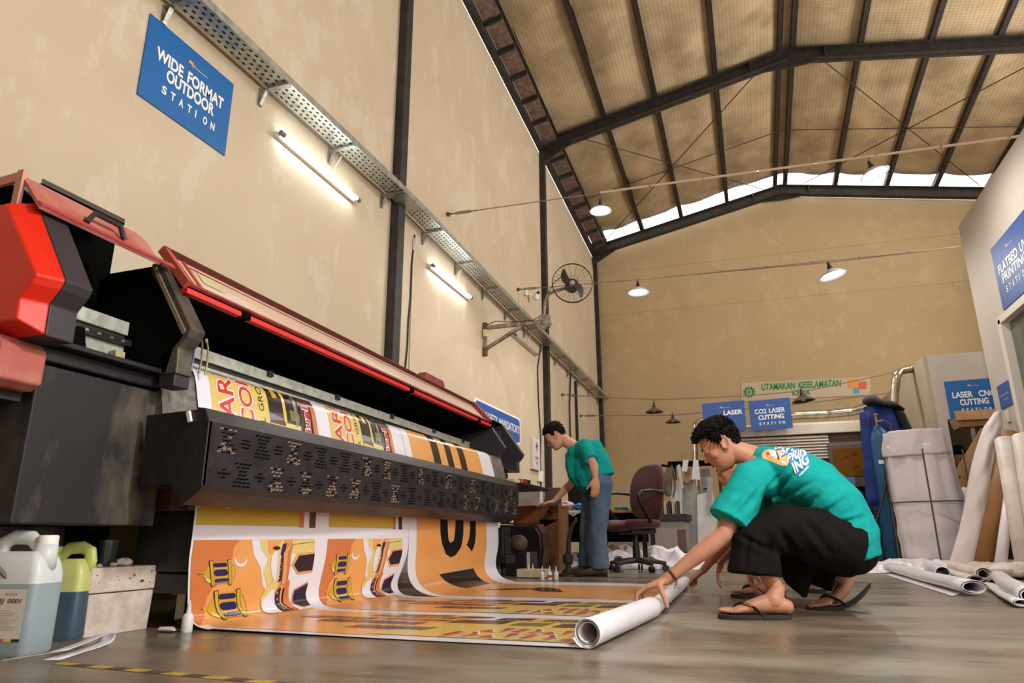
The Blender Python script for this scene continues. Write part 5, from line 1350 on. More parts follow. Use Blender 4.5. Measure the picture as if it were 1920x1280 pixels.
def face_bits(m, parent, brow=True):
    for s in (-1, 1):
        b = MB(); b.T = m; b.ball((0.0825, s * 0.031, 0.0085), 0.0105, 0.013, 0.0042, 8); e = b.build('eye', EYEW, parent, smooth=True)
        b = MB(); b.T = m; b.ball((0.0895, s * 0.030, 0.0078), 0.0042, 0.0055, 0.0040, 8); b.build('iris', EYEB, e, smooth=True)
        b = MB(); b.T = m; b.tube([(0.0945, s * 0.012, 0.0275), (0.0935, s * 0.028, 0.0315), (0.080, s * 0.048, 0.028)], [0.0032, 0.0036, 0.002], 6); b.build('eyebrow', BROW, parent)
    for s in (-1, 1):
        b = MB(); b.T = m; b.tube([(0.0925, s * 0.017, 0.0058), (0.0968, s * 0.026, 0.0040), (0.0945, s * 0.036, 0.0040), (0.086, s * 0.045, 0.0060)], [0.0009, 0.0018, 0.0018, 0.0009], 6); b.build('eyelash', BROW, parent)
    b = MB(); b.T = m
    b.tube([(0.086, -0.020, -0.057), (0.0945, -0.009, -0.0545), (0.0968, 0, -0.0552), (0.0945, 0.009, -0.0545), (0.086, 0.020, -0.057)], [0.0015, 0.0036, 0.0034, 0.0036, 0.0015], 8)
    b.tube([(0.085, -0.018, -0.0595), (0.0925, -0.008, -0.0635), (0.094, 0, -0.064), (0.0925, 0.008, -0.0635), (0.085, 0.018, -0.0595)], [0.0015, 0.0038, 0.0042, 0.0038, 0.0015], 8)
    b.build('lips', LIP, parent, smooth=True)
def hairline(az):
    P = [(0, 0.070), (40, 0.066), (58, 0.050), (72, 0.020), (80, -0.010), (90, 0.004), (96, 0.034), (108, 0.022), (122, -0.022), (150, -0.050), (180, -0.056)]
    a = abs(math.degrees(az))
    for (x0, y0), (x1, y1) in zip(P[:-1], P[1:]):
        if x0 <= a <= x1: return y0 + (y1 - y0) * (a - x0) / (x1 - x0)
    return -0.056
def hair(m, parent, n=900, thick=0.014, front=0.02, seed=1, top=0.014):
    rnd = random.Random(seed)
    b = MB(); b.T = m
    NU, NV = 40, 26; rows = []
    def surf(az, ph, k):
        """point on the scalp in direction az, ph (from the top); k lift"""
        u = 0.121 - (0.121 + 0.075) * ph
        for (u0, a0, b0, w0), (u1, a1, b1, w1) in zip(HEADR[:-1], HEADR[1:]):
            if u0 >= u >= u1:
                t = (u0 - u) / (u0 - u1); a, bb, w_ = a0 + (a1 - a0) * t, b0 + (b1 - b0) * t, w0 + (w1 - w0) * t; break
        else: a, bb, w_ = HEADR[0][1:] if u > 0 else HEADR[-1][1:]
        c = (a + bb) / 2; h = (a - bb) / 2
        p = Vector((c + h * math.cos(az), w_ * math.sin(az), u)); nrm = Vector((math.cos(az) / max(h, .02), math.sin(az) / max(w_, .02), 0)).normalized() * min(1, ph * 3.5) + Vector((0, 0, max(0.0, 1.1 - ph * 3.2)))
        return p + nrm.normalized() * k, nrm.normalized(), u
    R = []
    for j in range(NV):
        ph = 0.004 + 0.99 * j / (NV - 1); row = []
        for k in range(NU):
            az = -PI + 2 * PI * k / NU
            _, _, u = surf(az, ph, 0)
            over = (u - hairline(az)) / 0.016
            over = max(0.0, min(1.0, over))
            lift = -0.012 + (0.012 + thick * (0.35 + 0.65 * max(0, min(1, (u + 0.02) / 0.09))) + top * max(0, min(1, (u - 0.07) / 0.05)) + (front * 0.35 if abs(az) < 0.9 and u > 0.06 else 0)) * over
            lift += 0.003 * noise.noise(Vector((math.cos(az) * 9, math.sin(az) * 9, u * 70))) * over
            row.append(surf(az, ph, lift)[0])
        R.append(row)
    b.rings(R)
    for _ in range(n):
        az = rnd.uniform(-PI, PI); ph = rnd.random() ** 0.8 * 0.95
        p, nr, u = surf(az, ph, thick * 0.6)
        if u < hairline(az) + 0.008: continue
        L = (0.010 + 0.017 * max(0, min(1, (u - 0.0) / 0.1))) * rnd.uniform(0.7, 1.25)
        tdir = Vector((0.55 if u > 0.05 else -0.05, rnd.uniform(-.35, .35) + 0.3 * p.y / 0.07, -0.25 if u > 0.05 else -0.9)) + Vector((rnd.uniform(-.3, .3), 0, rnd.uniform(-.1, .3)))
        d = (nr * (0.7 if u > 0.06 else 0.25) + tdir * 0.7).normalized()
        if abs(az) < 0.8 and u > 0.055: L += front * 0.5; d = (d + Vector((0.55, 0, 0.0))).normalized()
        s = d.cross(Vector((0.3, 0.2, 0.9))).normalized()
        b.tube([p - nr * 0.004, p + d * L * 0.55 + nr * 0.003, p + d * L - nr * 0.002], [0.0042, 0.0034, 0.0006], 5)
    return b.build('hair', HAIR, parent, smooth='all')

def limb(mb, pts, n=16, flat=None, up=None): mb.tube([p for p, r in pts], [r for p, r in pts], n, flat=flat, up=up)
def mix(a, b, t): return a + (b - a) * t
def arm(mb, sh, el, wr, k=1.0):
    limb(mb, [(sh, .052 * k), (mix(sh, el, .35), .050 * k), (mix(sh, el, .75), .041 * k), (el, .039 * k), (mix(el, wr, .18), .042 * k), (mix(el, wr, .45), .037 * k), (mix(el, wr, .8), .027 * k), (wr, .0245 * k)])
def hand(mb, wr, d, n, side, k=1.0, curl=(25, 35, 25), spread=0.10, thumb=(0.6, 0.5, -0.2), tcurl=25, lens=None):
    """wr wrist, d toward the fingers, n out of the back of the hand, side toward the thumb"""
    d = Vector(d).normalized(); n = Vector(n); n = (n - d * n.dot(d)).normalized(); s = n.cross(d); 
    if s.dot(Vector(side)) < 0: s = -s
    P = lambda a, b, c: wr + (d * a + s * b + n * c) * k
    R = []
    for a, w0, w1, h0, c in ((-0.012, -.024, .024, .017, 0), (0.012, -.030, .030, .017, 0), (0.04, -.038, .038, .0155, 0.001), (0.07, -.041, .040, .0135, 0.002), (0.088, -.039, .039, .011, 0.0)):
        R.append([P(a, (w0 + w1) / 2 + (w1 - w0) / 2 * math.copysign(abs(math.cos(t)) ** .7, math.cos(t)), c + h0 * math.copysign(abs(math.sin(t)) ** .8, math.sin(t))) for t in (2 * PI * j / 16 for j in range(16))])
    mb.rings(R)
    base = [(0.086, 0.029), (0.090, 0.0095), (0.087, -0.0105), (0.079, -0.029)]
    L = lens or [(0.040, 0.025, 0.020), (0.045, 0.028, 0.021), (0.041, 0.026, 0.020), (0.032, 0.020, 0.018)]
    for i in range(4):
        p = P(base[i][0] - 0.012, base[i][1], 0.001); dirv = (d + s * (spread * (1.5 - i) * 0.7)).normalized(); pts = [(p, .0098 * k)]
        ang = 0; q = P(base[i][0], base[i][1], 0.001)
        pts.append((q, .0102 * k))
        for j in range(3):
            ang += math.radians(curl[j] if not isinstance(curl[0], (list, tuple)) else curl[i][j])
            dv = (dirv * math.cos(ang) - n * math.sin(ang)).normalized()
            q = q + dv * L[i][j] * k
            pts.append((q, (.0092, .0084, .0068)[j] * k))
        pts.append((q + dv * 0.004 * k, .0035 * k))
        limb(mb, pts, 10)
    a, b, c = thumb
    td = (d * a + s * b + n * c).normalized()
    p = P(0.020, 0.026, -0.004); q = p + td * 0.042 * k; t2 = (td + d * 0.35 * math.sin(math.radians(tcurl)) - n * 0.2).normalized(); q2 = q + t2 * 0.032 * k; q3 = q2 + t2 * 0.024 * k
    limb(mb, [(P(0.005, 0.012, -0.002), .016 * k), (p, .0155 * k), (q, .0115 * k), (q2, .0105 * k), (q3, .008 * k), (q3 + t2 * 0.005 * k, .004 * k)], 10)
def foot(mb, heel, toe, ankle, k=1.0, zb=0.0, lift=0.0):
    """barefoot: heel and toe points on the sole"""
    d = (toe - heel); L = d.length; d.normalize(); up = Vector((0, 0, 1)) if lift == 0 else (Vector((0, 0, 1)) - d * d.z).normalized(); s = up.cross(d).normalized()
    P = lambda a, b, c: heel + d * (a * L) + s * b * k + up * c * k
    R = []
    for a, w_, h, c in ((-0.02, .018, .018, .028), (0.03, .030, .030, .032), (0.15, .034, .037, .039), (0.30, .034, .040, .043), (0.45, .036, .034, .036), (0.60, .042, .026, .027), (0.74, .046, .018, .018), (0.82, .043, .012, .012)):
        R.append([P(a, w_ * math.cos(t), c + h * math.sin(t)) for t in (2 * PI * j / 16 for j in range(16))])
    mb.rings(R)
    for i, b in enumerate((-.033, -.016, 0.0, .015, .030)):
        big = (i == 0)
        ln = (1.02, 1.0, 0.97, 0.93, 0.88)[i] if True else 1
        r = .0125 if big else .0088 - .0004 * i
        limb(mb, [(P(0.74, b * 0.95, .013), r * k), (P(ln - 0.10, b, .013), r * k), (P(ln - 0.03, b * 1.02, .010), r * 0.95 * k), (P(ln, b * 1.02, .008), r * 0.5 * k)], 10)
    limb(mb, [(ankle + (ankle - P(0.16, 0, .05)) * 0.5, .037 * k), (ankle, .036 * k), (P(0.19, 0, .055), .042 * k), (P(0.20, 0, .04), .040 * k)], 16)
    for sg in (-1, 1): mb.ball(ankle + s * sg * 0.030 * k + (P(0.16, 0, .05) - ankle) * 0.3, .014 * k, n=8)
    mb.ball(P(0.02, 0, .032), .034 * k, .033 * k, .032 * k, 10)
    return P, d, s, up
def smooth_line(p, n=3):
    for _ in range(n):
        q = [p[0]]
        for a, b in zip(p[:-1], p[1:]): q += [a * 0.75 + b * 0.25, a * 0.25 + b * 0.75]
        p = q + [p[-1]]
    return p
def sandal(parent, heel, toe, name_label, k=1.0, bend=0.0, badge=False):
    t = parent
    d = (toe - heel); L = d.length; d.normalize(); s = Vector((0, 0, 1)).cross(d).normalized(); up = d.cross(s)
    if up.z < 0: up = -up
    def P(a, b, c):
        e = max(0.0, 0.62 - a)
        return heel + d * (a * L) + s * b + up * (c + bend * e * e * 1.6)
    out = []
    for q in range(28):
        tt = 2 * PI * q / 28; a = 0.5 - 0.545 * math.cos(tt); w_ = 0.045 * (1.0 - 0.16 * math.cos(tt * 1.0 + PI) * -1) * abs(math.sin(tt)) ** 0.55
        out.append((a, math.copysign(w_, math.sin(tt))))
    b = MB()
    n = 28
    rows = []
    for j in range(n + 1):
        x = 0.5 - 0.5 * math.cos(PI * j / n); a = -0.05 + 1.10 * x; w_ = (0.037 + 0.012 * x) * (max(0.0, 1 - abs(2 * x - 1) ** 4)) ** 0.5 + 0.002
        rows.append([P(a, -w_, -0.017), P(a, w_, -0.017), P(a, w_ * 1.02, 0), P(a, -w_ * 1.02, 0)])
    b.rings(rows); so = b.build('sandal_sole', RUBBER, t, smooth=True, bevel=0.003)
    for sg in (-1, 1):
        b = MB(); b.tube(smooth_line([P(0.80, -0.012, 0.006), P(0.78, -0.011, 0.026), P(0.74, sg * 0.004 - 0.009, 0.042), P(0.66, sg * 0.024 - 0.004, 0.048), P(0.50, sg * 0.042, 0.030), P(0.40, sg * 0.043, -0.004)]), 0.0085, 8, flat=(1.0, 0.55)); b.build('sandal_strap', RUBBER, t, smooth=True)
    if badge:
        b = MB(); c0, c1 = P(0.66, 0.030, 0.048), P(0.54, 0.046, 0.037); b.bar(c0, c1, 0.014, 0.006); b.build('gold_badge', M('brass_badge', (176, 138, 40), 0.35, 0.5), t, bevel=0.002)

# ---------------------------------------------------------------- the crouching man in front (and his twin pose behind)
def hx(px, py, y): return at(px, py, 'y', y)
def croucher(name, label, skin, off, voxel, hi=True, seed=1, rot=0.0, arms=None, headshift=(0, 0, 0)):
    base = hx(1480, 1160, 3.5); base.z = 0
    t = thing(name, label, 'person', base + Vector(off))
    O = Matrix.Translation(-base)
    if rot: O = Matrix.Rotation(rot, 4, 'Z') @ O
    def J(px, py, y): return O @ hx(px, py, y)
    A = arms or {}
    # key joints
    shL, elL, wrL = J(1406, 902, 3.43), J(1356, 1003, 3.34), J(1252, 1097, 3.27)
    shR = J(1412, 905, 3.74)
    elR, wrR = A.get('elR', J(1425, 1010, 3.80)), A.get('wrR', J(1402, 1066, 3.72))
    if 'elL' in A: elL, wrL = A['elL'], A['wrL']
    if not A: wrL = O @ Vector((-0.415, 3.285, 0.150))
    hipL, hipR = J(1592, 1030, 3.49), J(1592, 1030, 3.71)
    kneeL, kneeR = J(1414, 1012, 3.37), J(1462, 1035, 3.86)
    ankL = J(1455, 1108, 3.37); ankR = J(1590, 1086, 3.80)
    hc = J(1353, 836, 3.56) + Vector(headshift)
    HM = head_frame(hc, O.to_3x3() @ Vector((-0.86, -0.10, -0.50 if hi else -0.26)), O.to_3x3() @ Vector((0.06, -1, 0)))
    nb = J(1428, 862, 3.585)
    body = MB()
    head(body, HM)
    limb(body, [(HM @ Vector((-0.030, 0, -0.02)), .060), (HM @ Vector((-0.045, 0, -0.065)), .056), (nb, .060), (mix(nb, J(1475, 885, 3.585), .6), .085)], 18)
    limb(body, [(J(1440, 872, 3.585), .08), (J(1480, 895, 3.585), .10), (J(1530, 925, 3.585), .10), (J(1575, 980, 3.59), .105), (J(1592, 1028, 3.6), .11)], 18)
    for a, b_ in ((shL, nb), (shR, nb)): limb(body, [(a, .055), (b_, .06)], 12)
    arm(body, shL, elL, wrL); arm(body, shR, elR, wrR, 0.95)
    body.ball(elL, .036, n=8)
    if 'handL' in A: hand(body, wrL, *A['handL'])
    else:
        hand(body, wrL, (-0.93, -0.06, -0.34), (-0.34, 0.06, 0.93), (0.0, -1, 0.0), 1.06, curl=((20, 44, 34), (22, 48, 34), (24, 50, 34), (26, 50, 34)), thumb=(0.02, 0.22, -0.97), tcurl=-4)
    if 'handR' in A: hand(body, wrR, *A['handR'])
    else: hand(body, wrR, J(1412, 1100, 3.68) - wrR, (-0.9, 0.1, 0.1), (-0.1, -1, 0), 0.95, curl=(14, 18, 12), thumb=(0.8, 0.45, -0.25))
    for hip, knee, ank in ((hipL, kneeL, ankL), (hipR, kneeR, ankR)):
        limb(body, [(hip, .085), (mix(hip, knee, .5) + (Vector((0, 0, .05)) if knee is kneeL else Vector()), .072), (knee, .056), (mix(knee, ank, .3), .054), (mix(knee, ank, .7), .040), (ank, .035)])
    hL, tL = J(1478, 1157, 3.36), J(1352, 1152, 3.305); hL.z = tL.z = 0.019
    foot(body, hL, tL, ankL)
    tR = J(1524, 1141, 3.80); tR.z = 0.020; hR = J(1585, 1104, 3.80); hR = tR + (hR - tR).normalized() * 0.0 + (J(1597, 1080, 3.81) - tR)
    # the rear foot stands on its toes
    dR = hR - tR; ballR = tR + Vector((dR.x * 0.50, dR.y * 0.5, 0.012))
    limb(body, [(tR + Vector((-0.0, 0, .004)), .012), (mix(tR, ballR, .5) + Vector((0, 0, .012)), .020), (ballR + Vector((0.01, 0, .022)), .034), (mix(ballR, hR, .55), .036), (hR + Vector((-.012, 0, 0)), .036)], 14, flat=(1.15, 0.85))
    limb(body, [(hR + Vector((0.012, 0, 0.012)), .032), (hR + Vector((-0.03, 0, 0.02)), .036), (ankR, .036)], 14)
    for i in range(5): limb(body, [(ballR + Vector((-.01, -.034 + .017 * i, .004)), .011), (tR + Vector((-.012 + .004 * abs(i - 1), -.032 + .016 * i, -.004)), .0095), (tR + Vector((-.024 + .006 * abs(i - 1), -.032 + .016 * i, -.007)), .006)], 8)
    bo = fuse(body, 'body', skin, t, voxel, 3)
    face_bits(HM, t)
    hair(HM, t, 1900 if hi else 300, 0.010, 0.022, seed, 0.020)
    # sandals
    sandal(t, hL + Vector((0, 0, 0.0)), tL, '', badge=hi)
    sR0 = tR + Vector((-0.02, 0, -0.003)); sR1 = J(1640, 1124, 3.80)
    dS = (sR1 - sR0); flat_heel = Vector((sR0.x + 0.275 * (1 if True else 0), sR0.y + dS.y, sR0.z)) if not rot else Vector((sR0.x + dS.x, sR0.y + dS.y, sR0.z))
    sandal(t, flat_heel, sR0, '', bend=0.155)
    # trousers
    tr = MB()
    limb(tr, [(hipL + Vector((.02, 0, -.0)), .125), (J(1520, 1002, 3.43), .125), (J(1462, 990, 3.40), .108), (kneeL + Vector((-.0, 0, .0)), .088)], 20)
    hem = J(1414, 1077, 3.36)
    tr.ball(kneeL + Vector((.01, 0, .0)), .090, n=12)
    limb(tr, [(kneeL + Vector((0.0, 0, .03)), .090), (mix(kneeL, hem, .3), .098), (mix(kneeL, hem, .65), .106), (hem, .114)], 22, flat=(1.04, 0.85))
    limb(tr, [(J(1478, 1000, 3.60), .10), (J(1490, 1040, 3.64), .11), (J(1500, 1070, 3.68), .085)], 18)
    limb(tr, [(hipR, .125), (mix(hipR, kneeR, .5), .112), (kneeR, .092)], 18)
    limb(tr, [(kneeR, .090), (mix(kneeR, ankR, .5), .088), (mix(kneeR, ankR, .85), .085)], 18)
    tip = J(1511, 1120, 3.74)
    limb(tr, [(J(1490, 1030, 3.74), .10), (J(1500, 1075, 3.74), .07), (J(1508, 1105, 3.74), .030), (tip, .008)], 18, flat=(1.0, 0.55))
    limb(tr, [(J(1460, 1020, 3.70), .06), (J(1490, 1085, 3.74), .05), (tip, .01)], 14)
    tr.ball(J(1592, 1026, 3.60), .122, .185, .125, 14); tr.ball(J(1575, 1045, 3.60), .095, .16, .075, 12)
    fuse(tr, 'trousers', BLACKCL, t, voxel * 1.7, 3, 0.5, 0.006 if hi else 0, 0.09, [(J(*a, 3.30), J(*c, 3.30), w_, d_) for a, c, w_, d_ in (((1380, 1000), (1450, 1035), .016, .010), ((1395, 1060), (1405, 1000), .018, .009), ((1430, 1070), (1445, 1010), .018, .010), ((1455, 985), (1500, 1050), .02, .010), ((1500, 965), (1560, 1040), .022, .010), ((1530, 960), (1595, 1020), .02, .008))] if hi else None)
    # shirt
    sh = MB(); S = []
    for px, py, th, wd in ((1611, 1048, 36, .190), (1596, 1008, 47, .190), (1566, 955, 52, .188), (1523, 912, 52, .192), (1478, 884, 46, .205), (1446, 868, 34, .160), (1422, 857, 22, .085), (1413, 853, 17, .070)):
        S.append((J(px, py, 3.585), (wd, th / 378.0)))
    sh.tube([p for p, r in S], [r for p, r in S], 28, up=(1, 0, 0.3))
    for ss, e in ((shL, elL), (shR, elR)):
        q = mix(ss, e, 0.77); inn = mix(ss, J(1470, 885, 3.585), .5)
        limb(sh, [(inn, .10), (ss + Vector((0.0, 0, 0.008)), .088), (mix(ss, e, .35), .093), (q, .108)], 22, flat=(0.85, 1.0))
    sh.ball(J(1545, 975, 3.585), .11, .17, .09, 12)
    so = fuse(sh, 'shirt', TEAL, t, voxel * 1.45, 3, 0.5, 0.006 if hi else 0, 0.085, [(J(*a, 3.36), J(*c, 3.36), w_, d_) for a, c, w_, d_ in (((1532, 972), (1600, 930), .018, .014), ((1545, 992), (1628, 970), .018, .015), ((1508, 958), (1560, 905), .018, .010), ((1575, 1020), (1634, 1004), .016, .009), ((1440, 930), (1500, 880), .018, .010), ((1425, 935), (1470, 880), .014, .009), ((1365, 955), (1410, 905), .016, .008), ((1390, 965), (1425, 915), .016, .009), ((1455, 940), (1530, 900), .014, .007), ((1612, 1040), (1622, 960), .02, .007))] if hi else None)
    # collar band
    b = MB(); c = HM @ Vector((-0.05, 0, -0.072)); ax = (nb - (HM @ Vector((-0.045, 0, -0.03)))).normalized(); u_ = ax.cross(Vector((0, 1, 0))).normalized(); v_ = ax.cross(u_)
    b.tube([nb - ax * 0.012 + (u_ * math.cos(a) * 0.062 + v_ * math.sin(a) * 0.070) for a in (2 * PI * k / 24 for k in range(25))], 0.008, 8, cap=False, flat=(1, 0.8)); b.build('collar', TEAL, so, smooth=True)
    return t, so, wrL, HM, J
man, shirt, wristL, HM1, J1 = croucher('person', 'man in teal T-shirt and black trousers crouching in front, gripping the white vinyl roll', SKIN, (0, 0, 0), 0.0052, True, 1)
# cord bracelet
b = MB(); wq = Vector((-0.415, 3.285, 0.150)) - man.location; ax = (wq - J1(1356, 1003, 3.34)).normalized(); c = wq - ax * 0.050; u_ = ax.cross(Vector((0, 0, 1))).normalized(); v_ = ax.cross(u_)
b.tube([c + (u_ * math.cos(a) + v_ * math.sin(a)) * 0.029 for a in (2 * PI * k / 22 for k in range(23))], 0.0042, 6, cap=False)
q = c + Vector((0.012, -0.028, -0.010)); b.tube([q, q + Vector((0.004, -0.006, -0.025)), q + Vector((-0.003, -0.008, -0.048))], 0.0018, 5); b.tube([q, q + Vector((0.010, -0.004, -0.02)), q + Vector((0.008, -0.006, -0.034))], 0.0018, 5)
b.build('bracelet', M('bracelet_brown', (62, 44, 36), 0.8), man, smooth=True)
bpy.context.view_layer.update()
for o in kids(man):
    if o.name.startswith('bracelet'): o.data.transform(Matrix.Identity(4))
# shirt print, laid onto the cloth of the back
bv = BVHTree.FromObject(shirt, bpy.context.evaluated_depsgraph_get())
MWI = Matrix.Translation(-man.location)
tl_, tr_, bl_ = J1(1420, 848, 3.52), J1(1500, 838, 3.60), J1(1476, 905, 3.44)
def backpt(px, py, lift):
    """spot on the shirt's back for a place in the print"""
    o = Vector((0, 0, CAM_H)) - man.location
    far = at(px, py, 'y', 3.6) - man.location
    d = (far - o).normalized()
    h = bv.ray_cast(o, d)
    if h[0] is None: return None
    return h[0] + h[1] * lift
def print_poly(mb, pts, layer, sub=6):
    bm = bmesh.new(); vs = [bm.verts.new((p[0], p[1], 0)) for p in pts]; bm.faces.new(vs); bmesh.ops.triangulate(bm, faces=bm.faces)
    for _ in range(5):
        es = [e for e in bm.edges if e.calc_length() > sub]
        if not es: break
        bmesh.ops.subdivide_edges(bm, edges=es, cuts=1); bmesh.ops.triangulate(bm, faces=[f for f in bm.faces if len(f.verts) > 3])
    bm.verts.index_update()
    P = [backpt(v.co.x, v.co.y, 0.0012 + 0.0008 * layer) for v in bm.verts]
    for f in bm.faces:
        if all(P[v.index] is not None for v in f.verts): mb.poly([P[v.index] for v in f.verts])
    bm.free()
pr_mb = MB()
pr_mb.mat(0); print_poly(pr_mb, [(1428, 851), (1433, 845), (1442, 842), (1470, 845), (1484, 862), (1482, 868), (1476, 873), (1466, 873), (1438, 862), (1430, 858)], 0)
for key, pts in ((2, [(1443, 846), (1456, 844), (1458, 858), (1446, 856)]), (3, [(1437, 848), (1442, 847), (1443, 853), (1438, 853)]), (4, [(1446, 847), (1449, 847), (1449, 851), (1446, 851)]), (5, [(1450, 853), (1453, 853), (1453, 856), (1450, 856)]), (6, [(1455, 848), (1457, 847), (1462, 862), (1459, 862)]), (2, [(1464, 863), (1473, 866), (1476, 871), (1467, 868)])):
    pr_mb.mat(key); print_poly(pr_mb, pts, 1)
def print_text(body, o, ux, uy, mi, layer, bold):
    vs, fs, _ = text2d(body, bold)
    for f in fs:
        pr_mb.mat(mi); print_poly(pr_mb, [(o[0] + ux[0] * vs[k][0] + uy[0] * vs[k][1], o[1] + ux[1] * vs[k][0] + uy[1] * vs[k][1]) for k in f], layer, 5)
for body, o, ux, uy in (('USA', (1450, 845), (22, -6), (7, -9)), ('SPR', (1462, 856), (34, -14), (4, -15)), ('PRIN', (1476, 870), (34, -19), (2, -18)), ('ING', (1491, 889), (26, -21), (-7, -20))):
    print_text(body, (o[0] + 2.0, o[1] + 2.5), ux, uy, 7, 2, 0.07); print_text(body, o, ux, uy, 2, 4, 0.03)
print_text('mencetak', (1500, 893), (17, -18), (-3.2, -3.2), 2, 4, 0.02)
o = pr_mb.build('shirt_print', [M('print_apricot', (234, 186, 116), 0.8), SWHITE, SWHITE, M('print_red', (206, 60, 70), 0.8), LOGO_O, M('print_green', (60, 130, 100), 0.8), M('print_black', (30, 26, 30), 0.8), M('print_blue', (70, 130, 200), 0.8)], man, recalc=False)

# second crouching man half hidden behind the first
p1 = at(1353, 836, 'y', 3.56); p2 = at(1374, 882, 'y', 4.62)
base2 = hx(1480, 1160, 3.5); base2.z = 0
off2 = Vector((p2.x - p1.x, 1.06, 0))
def rel(px, py, y):  return at(px, py, 'y', y) - base2 - off2
croucher('person', 'second crouching man half hidden behind the man in front, reaching for the roll', SKIN3, off2, 0.012, False, 3, 0.0,
         {'elL': rel(1372, 1000, 4.42), 'wrL': rel(1318, 1070, 4.75), 'handL': (Vector((-0.75, 0.5, -0.55)), (-0.3, 0.2, 0.9), (0.4, -0.8, -0.3), 0.98, (24, 40, 26)),
          'elR': rel(1400, 1005, 4.86), 'wrR': rel(1352, 1052, 4.70), 'handR': (Vector((-0.30, 0.0, -0.95)), (-0.9, -0.1, 0.3), (0.1, -1, 0), 0.98, (16, 24, 18))}, (0, 0, p2.z - p1.z))

